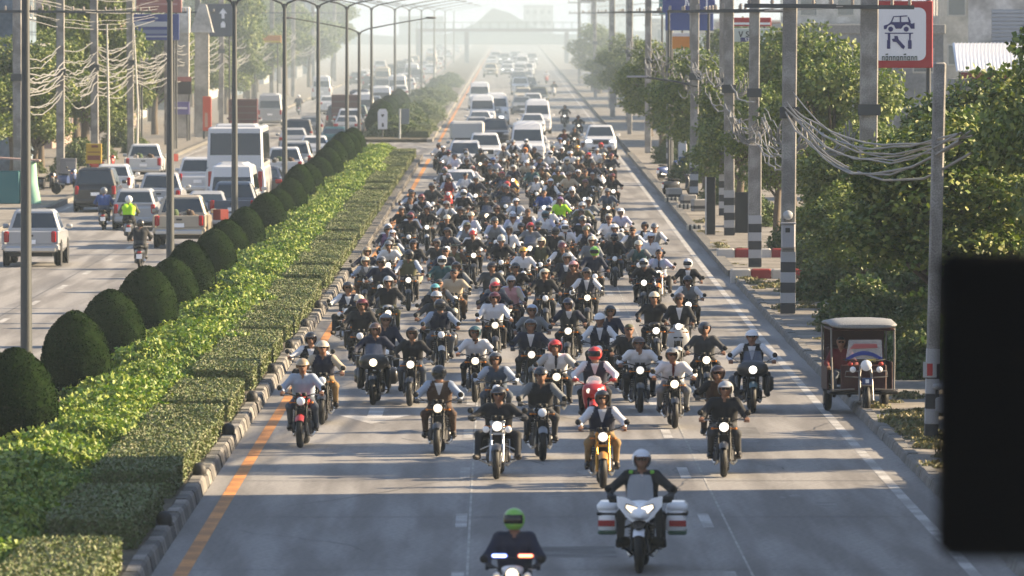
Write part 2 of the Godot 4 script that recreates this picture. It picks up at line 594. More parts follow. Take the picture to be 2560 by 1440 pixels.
	for v in 3:
		var pick := func(r: RandomNumberGenerator) -> Array:
			var a := r.randf() * TAU
			var e := asin(r.randf_range(-0.05, 1.0))
			var nor := Vector3(cos(a) * cos(e), sin(e), sin(a) * cos(e))
			var k := 0.8 + 0.35 * noise.get_noise_3d(nor.x * 4.0 + v * 20.0, nor.y * 4.0, nor.z * 4.0) + 0.18 * r.randf()
			if r.randf() < 0.25: k *= r.randf_range(0.6, 0.95)
			return [Vector3(nor.x * 0.78, nor.y * 0.56, nor.z * 1.3) * k, (nor + Vector3.UP * 0.6).normalized()]
		clumps.append(leaves(4200, pick, Vector2(0.055, 0.115), shrub_cols, 200 + v, 0.75))
	var cc := [[], [], []]
	var spot := 86.0
	while spot < 392.0:
		for row in 2:
			var s := rng.randf_range(0.55, 1.12)
			var t := Transform3D(Basis(Vector3.UP, rng.randf() * TAU).scaled(Vector3(s, s * rng.randf_range(0.85, 1.25), s)), at(-6.72 - row * 0.5 + rng.randf_range(-0.16, 0.16), spot + row * 0.8 + rng.randf_range(-0.5, 0.5), 0.18))
			cc[rng.randi() % 3].append(t)
		spot += 1.7
	for v in 3:
		var mm := MultiMesh.new()
		mm.transform_format = MultiMesh.TRANSFORM_3D
		mm.mesh = clumps[v]
		mm.instance_count = cc[v].size()
		for i in cc[v].size(): mm.set_instance_transform(i, cc[v][i])
		var o := MultiMeshInstance3D.new()
		o.name = numbered("shrub_bed")
		o.multimesh = mm
		o.material_override = shrub_leaf
		add_child(o)
		o.set_meta("kind", "stuff")
		tag(o, "bright yellow-green leafy shrubs filling the median bed", "shrubs")
	# dark clipped egg-shaped trees
	var eggs := [make_egg(1), make_egg(2)]
	var ed := [108.0, 121.5, 138.5, 152.5, 166.5, 177.5, 187.0, 202.0, 213.0, 228.0, 246.0, 259.0, 272.0, 286.0, 299.0, 312.0, 326.0, 341.0, 354.0, 367.0, 381.0, 452.0, 464.0, 477.0, 490.0, 504.0, 520.0, 536.0]
	for i in ed.size():
		var s := rng.randf_range(0.9, 1.06)
		var lab := ""
		if i == 1: lab = "dark green clipped egg-shaped tree cut off by the left picture edge"
		elif i < 21: lab = "dark green clipped egg-shaped tree, %s in the median row counted from the camera" % ["first", "first", "second", "third", "fourth", "fifth", "sixth", "seventh", "eighth", "ninth", "tenth", "eleventh", "twelfth", "thirteenth", "fourteenth", "fifteenth", "sixteenth", "seventeenth", "eighteenth", "nineteenth", "twentieth"][i - 1]
		else: lab = "dark clipped egg-shaped tree beyond the crossing gap, %s from the camera" % ["first", "second", "third", "fourth", "fifth", "sixth", "seventh"][i - 21]
		if i == 0: continue
		var t := thing("topiary_tree", lab, "topiary tree", at(-8.2 + rng.randf_range(-0.08, 0.08), ed[i], 0.19), rng.randf() * TAU, "dark clipped trees on the median")
		t.scale = Vector3(s, s * rng.randf_range(0.94, 1.1), s * rng.randf_range(0.92, 1.08)) * (1.2 if i > 20 else 1.0)
		t.rotation.z = rng.randf_range(-0.05, 0.05)
		var e: Array = eggs[i % 2]
		var trunk := MB.new()
		trunk.tube([Vector3(0, -0.05, 0), Vector3(0, 0.3, 0)], [0.07, 0.06], 7)
		part("trunk", trunk.mesh(), mat("bark", Color(0.09, 0.07, 0.05), 0.9), t)
		part("crown", e[0], core_m, t, Vector3(0, 0.02, 0))
		part("foliage", e[1], egg_leaf, t, Vector3(0, 0.02, 0)).set_meta("kind", "stuff")

# ---- broad-leaved trees ----
func make_tree(sd: int, lobes: int, n: int, cols: Array, leaf: StandardMaterial3D, tall: float) -> Array:
	var r := RandomNumberGenerator.new()
	r.seed = sd
	var ls := []
	for i in lobes:
		var a := TAU * i / lobes * 2.4 + r.randf() * 0.8
		var hgt := lerpf(-0.75, 1.0, (i + 0.5) / lobes)
		var reach := sqrt(maxf(0.05, 1.0 - hgt * hgt)) * r.randf_range(0.55, 1.0)
		ls.append([Vector3(cos(a) * reach * 1.75, 3.3 * tall + hgt * 1.55 * tall, sin(a) * reach * 1.75), r.randf_range(0.55, 0.98)])
	var pick := func(q: RandomNumberGenerator) -> Array:
		var l: Array = ls[q.randi() % ls.size()]
		var dir := Vector3(q.randfn(), q.randfn(), q.randfn()).normalized()
		var k := 0.8 + 0.55 * noise.get_noise_3d(l[0].x * 3.0 + dir.x * 4.0, l[0].y * 3.0 + dir.y * 4.0, l[0].z + dir.z * 4.0) + q.randf() * 0.22
		if q.randf() < 0.2: k *= q.randf()
		return [l[0] + dir * l[1] * k * Vector3(1.1, 0.8, 1.1), (dir * 0.6 + Vector3.UP * 0.8).normalized()]
	var crown := leaves(n, pick, Vector2(0.09, 0.17), cols, sd, 0.7)
	var wood := MB.new()
	wood.tube([Vector3(0, -0.3, 0), Vector3(0.03, 0.1, 0), Vector3(0.05, 0.9, 0.03), Vector3(-0.04, 1.9 * tall, 0.0), Vector3(0, 2.6 * tall, 0)], [0.26, 0.19, 0.15, 0.13, 0.1], 9)
	var limbs := MB.new()
	for i in ls.size():
		var c: Vector3 = ls[i][0]
		var b := Vector3(0, 1.4 * tall + 1.1 * tall * i / ls.size(), 0)
		limbs.tube([b, b.lerp(c, 0.5) + Vector3(0, -0.12, 0), c], [0.08, 0.05, 0.02], 5)
	return [wood.mesh(), limbs.mesh(), crown, leaf]

func plant(kind: Array, pos: Vector3, s: Vector3, turn: float, label: String, called := "street_tree", group := "street trees") -> Node3D:
	var t := thing(called, label, "tree", pos, turn, group)
	t.scale = s
	var bark := grained("tree_bark", Color(0.07, 0.055, 0.04), Color(0.15, 0.12, 0.09), 0.8, 0.05, 0.95)
	var tr := part("trunk", kind[0], bark, t)
	part("limb", kind[1], bark, tr)
	part("crown", kind[2], kind[3], t).set_meta("kind", "stuff")
	return t

func build_trees():
	var leaf := leafy("tree_leaf", Color(0.22, 0.32, 0.035))
	var green := [Color(0.1, 0.145, 0.026), Color(0.135, 0.18, 0.032), Color(0.18, 0.22, 0.042), Color(0.08, 0.125, 0.022), Color(0.23, 0.26, 0.05)]
	var warm := [Color(0.09, 0.135, 0.025), Color(0.13, 0.18, 0.033), Color(0.19, 0.22, 0.04), Color(0.07, 0.115, 0.022), Color(0.11, 0.15, 0.03), Color(0.22, 0.23, 0.045)]
	var ka := make_tree(21, 15, 21000, green, leaf, 1.0)
	var kb := make_tree(22, 17, 23000, warm, leaf, 1.05)
	var kc := make_tree(23, 13, 18000, green, leaf, 1.25)
	var kinds := [ka, kb, kc]
	# right side: [u, d, scale x, scale y, kind, label]
	var right := [
		[9.9, 153.0, 1.15, 1.12, 1, "broad tree with yellowing leaves behind the tuk-tuk, its lower crown dark"],
		[12.0, 170.0, 1.2, 1.3, 1, "tall yellow-green tree under the red car repair sign at right"],
		[9.9, 187.0, 0.85, 0.72, 0, "low dark tree between the meter-box pole and the tuk-tuk"],
		[10.9, 206.0, 1.0, 1.0, 0, "dark tree directly behind the pole carrying the meter box"],
		[11.2, 232.0, 1.15, 1.5, 0, "tall rounded green tree below the pale wall at upper right"],
		[9.9, 246.0, 0.85, 0.95, 2, "slim dark tree left of the thick pole with striped base"],
		[9.6, 276.0, 1.05, 1.15, 0, "bushy green tree beside the black and white striped posts"],
		[12.2, 290.0, 1.2, 1.5, 1, "light green tree behind the roadside trees, below the blue sign"],
		[9.4, 318.0, 1.0, 1.1, 2, "dark green tree overhanging the pavement next to small blue signs"],
		[9.3, 356.0, 1.05, 1.15, 0, "dark tree by the road just behind the white pickup"],
		[9.2, 402.0, 1.05, 1.1, 2, "dark tree standing right of the distant white vans"],
		[9.6, 455.0, 1.1, 1.1, 0, "dark hazy tree where the right-hand tree row thins out"],
		[9.2, 520.0, 1.1, 1.1, 2, "small hazy tree beside the far end of the right lane"],
		[9.4, 600.0, 1.2, 1.1, 0, "faint blue-green tree far along the right pavement"],
		[9.4, 700.0, 1.3, 1.2, 2, "last faint tree visible along the right pavement"],
		[13.2, 360.0, 1.2, 1.35, 0, "tall green tree between the signboards on the right"],
		[15.0, 440.0, 1.3, 1.3, 2, "tall hazy tree behind the row of right-hand poles"],
	]
	rng.seed = 77
	for q in right:
		plant(kinds[q[4]], at(q[0], q[1], 0.12), Vector3(q[2], q[3] * 0.88, q[2]), rng.randf() * TAU, q[5])
	# trees beside the road nearer than the frame shows: they shade the near lanes
	var tags := ["closest to the camera", "in the second place", "in the third place", "in the fourth place"]
	var ti := 0
	for q in [[12.2, 120.0, 1.15, 1.3, 1], [12.6, 126.5, 1.15, 1.25, 0], [12.2, 139.0, 0.9, 1.25, 1], [12.8, 147.0, 1.0, 1.25, 2]]:
		plant(kinds[q[4]], at(q[0], q[1], 0.12), Vector3(q[2], q[3], q[2]), rng.randf() * TAU, "roadside tree just outside the right picture edge, %s" % tags[ti])
		ti += 1
	var left := [
		[-23.5, 296.0, 1.0, 1.0, 1, "green tree at the left picture edge above the teal stall"],
		[-25.0, 318.0, 1.2, 1.2, 0, "dark tree in front of the grey building at upper left"],
		[-22.6, 338.0, 0.9, 0.8, 1, "sunlit yellow-green tree behind the first left pole"],
		[-24.0, 362.0, 1.1, 1.1, 2, "tall leafy tree between the second and third left poles"],
		[-22.6, 388.0, 0.95, 0.9, 0, "bushy tree below the blue signboard on the left"],
		[-23.0, 420.0, 1.0, 1.0, 1, "yellow-green tree next to the dark menu boards"],
		[-23.5, 470.0, 1.1, 1.1, 0, "green tree right of the orange banner"],
		[-22.5, 515.0, 1.1, 1.1, 2, "round tree above the maroon truck"],
		[-22.0, 555.0, 1.2, 1.2, 0, "grey-green tree left of the third lamp post"],
		[-22.0, 610.0, 1.3, 1.3, 1, "hazy tree below the small orange sign"],
		[-21.5, 680.0, 1.4, 1.4, 2, "hazy tree behind the fifth lamp post"],
		[-21.5, 760.0, 1.5, 1.5, 0, "pale hazy tree beside the far traffic queue"],
		[-21.5, 860.0, 1.6, 1.6, 2, "faint tree over the far end of the traffic queue"],
		[-30.0, 400.0, 1.5, 1.7, 0, "big tree behind the blue signboard on the left"],
		[-29.0, 540.0, 1.5, 1.8, 2, "big hazy tree behind the orange sign on the left"],
		[-28.0, 650.0, 1.6, 1.9, 0, "tall faint tree behind the left shop row"],
		[-26.0, 800.0, 1.9, 2.2, 2, "tall pale tree fading into the haze on the left"],
	]
	for q in left:
		plant(kinds[q[4]], at(q[0], q[1], 0.12), Vector3(q[2], q[3], q[2]), rng.randf() * TAU, q[5], "street_tree", "trees beside the traffic side")
	# a second, fuller row behind the left poles
	var nth := ["first", "second", "third", "fourth", "fifth", "sixth", "seventh", "eighth", "ninth", "tenth", "eleventh", "twelfth", "thirteenth", "fourteenth", "fifteenth", "sixteenth"]
	for i in 16:
		var s := rng.randf_range(1.1, 1.6)
		plant(kinds[i % 3], at(rng.randf_range(-27.5, -21.8), 305.0 + i * 27.0 + rng.randf_range(-6.0, 6.0), 0.12), Vector3(s, s * rng.randf_range(0.9, 1.35), s), rng.randf() * TAU, "leafy tree of the left background row, %s from the camera" % nth[i], "street_tree", "trees beside the traffic side")
	# dense undergrowth below the right-hand trees
	var bcols := [Color(0.06, 0.1, 0.02), Color(0.08, 0.12, 0.024), Color(0.11, 0.15, 0.03), Color(0.14, 0.15, 0.04)]
	var pick := func(r: RandomNumberGenerator) -> Array:
		var a := r.randf() * TAU
		var e := asin(r.randf_range(0.0, 1.0))
		var nor := Vector3(cos(a) * cos(e), sin(e), sin(a) * cos(e))
		var k := 0.75 + 0.4 * noise.get_noise_3d(nor.x * 5.0, nor.y * 5.0, nor.z * 5.0) + 0.25 * r.randf()
		if r.randf() < 0.3: k *= r.randf()
		return [Vector3(nor.x * 1.1, nor.y * 1.3, nor.z * 1.2) * k, (nor + Vector3.UP * 0.5).normalized()]
	var shrubby: Material = leaf
	var bush := leaves(9000, pick, Vector2(0.07, 0.14), bcols, 300, 0.8)
	var near_bushes := []
	for k in 17: near_bushes.append([13.0 + (k % 3) * 0.5, 114.0 + k * 5.2, 1.9 + 0.25 * (k % 2)])
	var j := 0
	for q in [[9.5, 148.0, 1.0], [10.3, 156.0, 1.3], [9.2, 172.0, 1.0], [10.6, 178.0, 1.4], [9.4, 192.0, 1.0], [10.4, 198.0, 1.3], [10.2, 214.0, 1.1], [10.6, 234.0, 1.2], [9.6, 262.0, 0.9], [9.6, 292.0, 1.0], [9.4, 330.0, 1.2], [9.4, 372.0, 1.2]] + near_bushes:
		var t := thing("bush", ("dark leafy bush under the right-hand trees, %s from the camera" % nth[j]) if j < 12 else ("tall dense bush behind the right-hand trees, %s from the camera" % (nth + ["seventeenth"])[j - 12]), "bush", at(q[0], q[1], 0.1), rng.randf() * TAU, "undergrowth below the right-hand trees")
		t.scale = Vector3.ONE * q[2]
		part("stem", MB.new().tube([Vector3(0, -0.1, 0), Vector3(0.1, 0.4, 0), Vector3(0.3, 0.9, 0.1)], [0.05, 0.035, 0.01], 6).mesh(), mat("bark", Color(0.09, 0.07, 0.05), 0.9), t)
		part("foliage", bush, leaf, t).set_meta("kind", "stuff")
		j += 1
	# planting and parked things along the left pavement
	for i in 8:
		var t := thing("bush", "leafy bush on the left pavement, %s from the camera" % nth[i], "bush", at(rng.randf_range(-24.0, -20.8), 298.0 + i * 17.0, 0.1), rng.randf() * TAU, "bushes on the left pavement")
		t.scale = Vector3.ONE * rng.randf_range(0.6, 1.1)
		part("stem", MB.new().tube([Vector3(0, -0.1, 0), Vector3(0.1, 0.4, 0), Vector3(0.3, 0.9, 0.1)], [0.05, 0.035, 0.01], 6).mesh(), mat("bark", Color(0.09, 0.07, 0.05), 0.9), t)
		part("foliage", bush, shrubby, t).set_meta("kind", "stuff")
	# the far median island: dark bushes, then low ones
	for i in 16:
		var t := thing("bush", "dark bush on the median island beyond the crossing gap, %s from the camera" % nth[i], "bush", at(-6.7 + rng.randf_range(-0.4, 0.6), 449.0 + i * 9.0 + (i * i) * 0.9, 0.15), rng.randf() * TAU, "bushes on the far median")
		t.scale = Vector3(1.2, rng.randf_range(0.7, 1.15), 1.6)
		part("stem", MB.new().tube([Vector3(0, -0.1, 0), Vector3(0.1, 0.4, 0), Vector3(0.3, 0.9, 0.1)], [0.05, 0.035, 0.01], 6).mesh(), mat("bark", Color(0.09, 0.07, 0.05), 0.9), t)
		part("foliage", bush, leaf, t).set_meta("kind", "stuff")

# ---- motorcycles: local z points forward, the origin lies on the ground under the rider ----
var bikes := {}
func ring_mesh(r: float, w: float, h: float, sides := 22) -> ArrayMesh:   # a tyre lying across x
	var m := MB.new()
	var rings := []
	for k in 10:
		var a := TAU * k / 9
		var ring := PackedVector3Array()
		for s in sides:
			var b := TAU * s / sides
			var rr := r - h * 0.5 + cos(a) * h * 0.5
			ring.append(Vector3(sin(a) * w * 0.5, cos(b) * rr, sin(b) * rr))
		rings.append(ring)
	m.loft(rings, false, true)
	return m.mesh()
func rim_mesh(r: float, w: float, spokes: int, disc := true) -> ArrayMesh:
	var m := MB.new()
	m.lathe([[r, -w / 2], [r - 0.02, -w / 2 + 0.005], [r - 0.02, w / 2 - 0.005], [r, w / 2]], Vector3.ZERO, "x", 18).lathe([[0.045, -0.07], [0.045, 0.07]], Vector3.ZERO, "x", 10)
	for i in spokes:
		var a := TAU * i / spokes
		m.tube([Vector3(0, cos(a) * 0.04, sin(a) * 0.04), Vector3(0, cos(a) * r, sin(a) * r)], 0.012 if spokes < 8 else 0.005, 4, false)
	if disc:
		for x in [-0.075, 0.075]: m.lathe([[0.13, x - 0.003], [0.13, x + 0.003]], Vector3.ZERO, "x", 16, false)
	return m.mesh()
func blob(rings: Array, sides := 12) -> MB:   # rings of [z, y, half width, half height], lofted along z
	var m := MB.new()
	var rr := []
	for q in rings:
		var ring := PackedVector3Array()
		for k in sides:
			var a := TAU * k / sides
			var c := cos(a)
			var s := sin(a)
			ring.append(Vector3(signf(c) * pow(absf(c), 0.75) * q[2], q[1] + signf(s) * pow(absf(s), 0.75) * q[3], q[0]))
		rr.append(ring)
	return m.loft(rr, true, true)
func both(o: Node, called: String, f: Callable, m: Material):
	for s in [-1.0, 1.0]: part(called, f.call(s), m, o)
func on_wheel(o: Node, called: String, r: float, w: float, pos: Vector3, spokes: int, rubber: Material, metal: Material):
	var t := part(called, ring_mesh(r, w, w * 0.85), rubber, o, pos)
	part("rim", rim_mesh(r - w * 0.7, w * 0.55, spokes, true), metal, t)

func make_bike(kind: String) -> Node3D:
	if bikes.has(kind): return bikes[kind]
	var o := Node3D.new()
	o.name = kind
	var rubber := mat("tyre", Color(0.016, 0.016, 0.017), 0.75)
	var dark := mat("dark_metal", Color(0.03, 0.03, 0.032), 0.4, 0.6)
	var steel := mat("bright_metal", Color(0.5, 0.5, 0.5), 0.28, 1.0)
	var block := mat("engine_metal", Color(0.09, 0.09, 0.095), 0.45, 0.8)
	var seatm := mat("seat_leather", Color(0.025, 0.022, 0.02), 0.6)
	var black := paint("paint_black", Color(0.014, 0.014, 0.016))
	var lens := mat("lens_off", Color(0.42, 0.43, 0.44), 0.08, 0.5)
	var amber := mat("amber_lens", Color(0.6, 0.2, 0.02), 0.2)
	var red := mat("red_lens", Color(0.4, 0.02, 0.02), 0.2)
	var plate := mat("plate_white", Color(0.5, 0.5, 0.5), 0.5)
	var scoot := kind in ["scooter", "underbone", "patrol"]
	var cruiser := kind == "cruiser"
	var tour := kind in ["touring", "adventure"]
	var sport := kind == "sport"
	var wr := 0.24 if kind == "scooter" else (0.28 if kind in ["underbone", "patrol"] else (0.33 if tour else 0.315))
	var fz := 0.88 if cruiser else (0.62 if scoot else (0.8 if tour else 0.74))
	var rz := -0.62 if scoot else (-0.78 if cruiser or tour else -0.68)
	var bar_y := 1.08 if cruiser else (0.99 if scoot else (1.06 if tour else (0.92 if sport or kind == "cafe" else 1.02)))
	var bar_w := 0.33 if scoot else (0.45 if cruiser else (0.44 if tour else 0.39))
	var head_z := 0.38
	on_wheel(o, "front_wheel", wr, 0.09 if kind in ["underbone", "patrol"] else 0.125, Vector3(0, wr, fz), 24 if kind in ["roadster", "cruiser"] else 6, rubber, steel if kind in ["roadster", "cruiser"] else dark)
	on_wheel(o, "rear_wheel", wr, 0.1 if scoot else 0.165, Vector3(0, wr, rz), 24 if kind in ["roadster", "cruiser"] else 6, rubber, dark)
	# fork
	var fk := MB.new()
	var fx := 0.085 if scoot else 0.105
	for s in [-fx, fx]:
		fk.tube([Vector3(s, wr, fz), Vector3(s, wr + 0.3, lerpf(fz, head_z, 0.45))], 0.03, 8).tube([Vector3(s, wr + 0.28, lerpf(fz, head_z, 0.42)), Vector3(s, bar_y - 0.05, head_z)], 0.021, 8)
	fk.box(Vector3(0, bar_y - 0.08, head_z + 0.01), Vector3(fx * 2 + 0.07, 0.035, 0.09)).box(Vector3(0, bar_y - 0.28, head_z + 0.09), Vector3(fx * 2 + 0.07, 0.035, 0.09))
	part("fork", fk.mesh(), dark if kind != "cruiser" else steel, o)
	# mudguard over the front tyre
	var fd := MB.new()
	var rings := []
	for i in 9:
		var a := lerpf(0.75, 2.5, i / 8.0)
		var r := wr + 0.03
		var ring := PackedVector3Array()
		for k in 7:
			var x := (k - 3) / 3.0
			var rr := r - 0.05 * x * x
			ring.append(Vector3(x * (0.085 if not scoot else 0.1), wr + sin(a) * rr, fz + cos(a) * rr))
		rings.append(ring)
	fd.loft(rings, false, true, false)
	part("front_fender", fd.mesh(), black, o)
	# bars, grips, levers, mirrors
	var hb := MB.new()
	hb.tube([Vector3(-bar_w, bar_y, head_z - 0.1), Vector3(-bar_w * 0.6, bar_y + 0.01, head_z - 0.04), Vector3(-0.1, bar_y - 0.03, head_z), Vector3(0.1, bar_y - 0.03, head_z), Vector3(bar_w * 0.6, bar_y + 0.01, head_z - 0.04), Vector3(bar_w, bar_y, head_z - 0.1)], 0.013, 8)
	part("handlebar", hb.mesh(), dark, o)
	both(o, "grip", func(s): return MB.new().tube([Vector3(s * bar_w, bar_y, head_z - 0.1), Vector3(s * (bar_w - 0.13), bar_y + 0.003, head_z - 0.075)], 0.02, 8).mesh(), rubber)
	both(o, "lever", func(s): return MB.new().tube([Vector3(s * (bar_w - 0.14), bar_y, head_z - 0.04), Vector3(s * (bar_w - 0.02), bar_y - 0.01, head_z - 0.03)], 0.008, 5).mesh(), steel)
	if not sport:
		var my := 0.16 if tour else 0.13
		both(o, "mirror", func(s): return MB.new().tube([Vector3(s * (bar_w - 0.14), bar_y + 0.01, head_z - 0.06), Vector3(s * (bar_w + 0.02), bar_y + my * 0.7, head_z - 0.03)], 0.007, 5).lathe([[0.01, -0.012], [0.055, -0.01], [0.055, 0.008], [0.01, 0.012]], Vector3(s * (bar_w + 0.04), bar_y + my, head_z - 0.03), "z", 12).mesh(), dark)
	# headlamp
	var lamps := [Vector3(0, bar_y - 0.12, head_z + 0.2)]
	var lr := 0.084
	if cruiser:
		lamps = [Vector3(0, bar_y - 0.14, head_z + 0.22)]
		lr = 0.088
	elif kind == "touring":
		lamps = [Vector3(0, bar_y - 0.14, head_z + 0.33)]
		lr = 0.088
	elif kind == "adventure":
		lamps = []
	elif sport:
		lamps = [Vector3(-0.1, 0.82, 0.69), Vector3(0.1, 0.82, 0.69)]
		lr = 0.055
	elif kind == "scooter":
		lamps = [Vector3(0, bar_y - 0.01, head_z + 0.1)]
		lr = 0.08
	elif kind in ["underbone", "patrol"]:
		lamps = [Vector3(0, bar_y - 0.06, head_z + 0.12)]
	for p in lamps:
		var hl := part("headlight", MB.new().lathe([[0.03, -0.13], [lr * 0.8, -0.1], [lr * 1.08, -0.03], [lr * 1.1, 0.0], [lr * 1.0, 0.012]], p, "z", 16).mesh(), dark if not cruiser else steel, o)
		part("lens", MB.new().lathe([[lr, 0.01], [lr * 0.85, 0.03], [lr * 0.5, 0.042], [0.01, 0.046]], p, "z", 16).mesh(), lens, hl)
	if kind in ["roadster", "cafe", "cruiser"]:
		part("instrument", MB.new().lathe([[0.045, -0.03], [0.05, 0.02], [0.045, 0.03]], Vector3(-0.06, bar_y + 0.01, head_z + 0.06), "y", 12).lathe([[0.045, -0.03], [0.05, 0.02], [0.045, 0.03]], Vector3(0.06, bar_y + 0.01, head_z + 0.06), "y", 12).mesh(), dark, o)
	both(o, "indicator", func(s): return MB.new().tube([Vector3(s * 0.1, bar_y - 0.15, head_z + 0.1), Vector3(s * 0.19, bar_y - 0.15, head_z + 0.1)], 0.01, 5).ball(Vector3(s * 0.21, bar_y - 0.15, head_z + 0.1), Vector3(0.03, 0.025, 0.025), 8, 5).mesh(), amber)
	if not scoot:
		var sy := 0.7 if cruiser else 0.8
		part("fuel_tank", blob([[0.36, sy + 0.13, 0.03, 0.03], [0.32, sy + 0.12, 0.12, 0.08], [0.2, sy + 0.1, 0.155, 0.115], [0.05, sy + 0.07, 0.145, 0.11], [-0.08, sy + 0.02, 0.1, 0.07], [-0.13, sy, 0.05, 0.03]]).mesh(), black, o)
		part("seat", blob([[-0.06, sy - 0.02, 0.05, 0.03], [-0.12, sy - 0.03, 0.13, 0.04], [-0.35, sy - 0.035, 0.15, 0.045], [-0.6, sy + 0.01, 0.12, 0.04], [-0.72, sy + 0.03, 0.06, 0.025]]).mesh(), seatm, o)
		var en := MB.new()
		en.bevel(Vector3(0, 0.37, -0.02), Vector3(0.34, 0.26, 0.46), 0.04).bevel(Vector3(0, 0.57, 0.1), Vector3(0.3, 0.22, 0.2), 0.03)
		for i in 5: en.box(Vector3(0, 0.5 + i * 0.045, 0.11), Vector3(0.36, 0.014, 0.26))
		en.lathe([[0.11, 0.15], [0.12, 0.2], [0.06, 0.225]], Vector3(0, 0.36, -0.05), "x", 12).lathe([[0.11, -0.15], [0.12, -0.2], [0.06, -0.225]], Vector3(0, 0.36, -0.05), "x", 12)
		part("engine", en.mesh(), block, o)
		var fr := MB.new()
		for s in [-1.0, 1.0]:
			fr.tube([Vector3(0.03 * s, bar_y - 0.2, head_z), Vector3(0.12 * s, 0.55, 0.3), Vector3(0.13 * s, 0.22, 0.18), Vector3(0.13 * s, 0.22, -0.3), Vector3(0.12 * s, 0.7, -0.35), Vector3(0.1 * s, sy - 0.02, -0.68)], 0.017, 6)
			fr.tube([Vector3(0.1 * s, 0.4, -0.25), Vector3(0.1 * s, wr, rz)], 0.025, 6).tube([Vector3(0.14 * s, wr + 0.02, rz), Vector3(0.15 * s, sy - 0.08, rz + 0.14)], 0.032, 7)
			fr.tube([Vector3(0.13 * s, 0.3, -0.08), Vector3(0.3 * s, 0.3, -0.06)], 0.014, 6)
		part("frame", fr.mesh(), dark, o)
		both(o, "exhaust", func(s): return MB.new().tube([Vector3(s * 0.07, 0.56, 0.24), Vector3(s * 0.1, 0.45, 0.33), Vector3(s * 0.13, 0.24, 0.26), Vector3(s * 0.17, 0.2, 0.0), Vector3(s * 0.2, 0.25, -0.35), Vector3(s * 0.21, 0.3, -0.8)], [0.022, 0.022, 0.022, 0.024, 0.04, 0.04], 8).mesh(), steel if kind != "sport" else dark)
		part("radiator", MB.new().bevel(Vector3(0, 0.6, 0.33), Vector3(0.26, 0.24, 0.04), 0.01).mesh(), dark, o)
		var tail := part("rear_fender", blob([[-0.62, sy - 0.02, 0.08, 0.04], [-0.8, sy - 0.02, 0.085, 0.035], [-0.95, sy - 0.1, 0.07, 0.02]]).mesh(), black, o)
		part("tail_light", MB.new().bevel(Vector3(0, sy - 0.03, -0.92), Vector3(0.1, 0.06, 0.06), 0.015).mesh(), red, tail)
		part("number_plate", MB.new().bevel(Vector3(0, sy - 0.17, -0.97), Vector3(0.2, 0.16, 0.01), 0.003).mesh(), plate, o)
		if cruiser:
			both(o, "saddlebag", func(s): return MB.new().bevel(Vector3(s * 0.3, 0.55, -0.62), Vector3(0.2, 0.3, 0.42), 0.05, Transform3D.IDENTITY, true).mesh(), seatm)
			both(o, "engine_guard", func(s): return MB.new().tube([Vector3(s * 0.1, 0.6, 0.34), Vector3(s * 0.33, 0.5, 0.36), Vector3(s * 0.34, 0.32, 0.34), Vector3(s * 0.12, 0.22, 0.28)], 0.014, 6).mesh(), steel)
			both(o, "passing_lamp", func(s): return MB.new().lathe([[0.02, -0.08], [0.06, -0.03], [0.062, 0.0], [0.05, 0.02], [0.01, 0.025]], Vector3(s * 0.2, bar_y - 0.2, head_z + 0.2), "z", 12).mesh(), lens)
		if sport:
			part("fairing", blob([[0.74, 0.8, 0.08, 0.05], [0.66, 0.84, 0.2, 0.11], [0.5, 0.82, 0.25, 0.17], [0.3, 0.72, 0.25, 0.26], [0.1, 0.6, 0.22, 0.28], [-0.1, 0.5, 0.17, 0.2]]).mesh(), paint("sport_red", Color(0.42, 0.015, 0.015)), o)
			part("windscreen", blob([[0.62, 0.93, 0.12, 0.02], [0.52, 1.0, 0.16, 0.06], [0.44, 1.06, 0.13, 0.05], [0.4, 1.1, 0.05, 0.02]]).mesh(), glass("screen_clear", Color(0.12, 0.13, 0.14), 0.06), o)
			both(o, "mirror", func(s): return MB.new().tube([Vector3(s * 0.17, 0.93, 0.52), Vector3(s * 0.34, 1.02, 0.48)], 0.01, 5).ball(Vector3(s * 0.38, 1.04, 0.48), Vector3(0.07, 0.035, 0.03), 8, 6).mesh(), paint("sport_red", Color.RED))
		if kind == "touring":
			part("fairing", blob([[0.7, 0.92, 0.08, 0.08], [0.66, 0.93, 0.2, 0.14], [0.56, 0.94, 0.3, 0.18], [0.44, 0.92, 0.34, 0.17], [0.36, 0.9, 0.32, 0.13]]).mesh(), black, o)
			part("windscreen", MB.new().loft([PackedVector3Array([Vector3(-0.22, 1.08, 0.56), Vector3(0, 1.1, 0.62), Vector3(0.22, 1.08, 0.56)]), PackedVector3Array([Vector3(-0.17, 1.3, 0.44), Vector3(0, 1.33, 0.48), Vector3(0.17, 1.3, 0.44)])], false, true, false).mesh(), glass("screen_smoke", Color(0.12, 0.14, 0.2), 0.5), o)
			both(o, "side_fairing", func(s): return MB.new().bevel(Vector3(s * 0.32, 0.56, 0.34), Vector3(0.1, 0.46, 0.2), 0.04, Transform3D.IDENTITY, true).mesh(), black)
			both(o, "pannier", func(s): return MB.new().bevel(Vector3(s * 0.36, 0.58, -0.62), Vector3(0.24, 0.36, 0.5), 0.06, Transform3D.IDENTITY, true).mesh(), black)
		if kind == "adventure":
			adventure_dress(o, steel, dark, red)
	else:
		var body := paint("scooter_body", Color(0.55, 0.55, 0.5))
		part("leg_shield", scoot_shield(0.26 if kind == "scooter" else 0.19), body, o)
		part("floor_board", MB.new().bevel(Vector3(0, 0.3, 0.08), Vector3(0.3, 0.07, 0.5), 0.02).mesh(), dark, o)
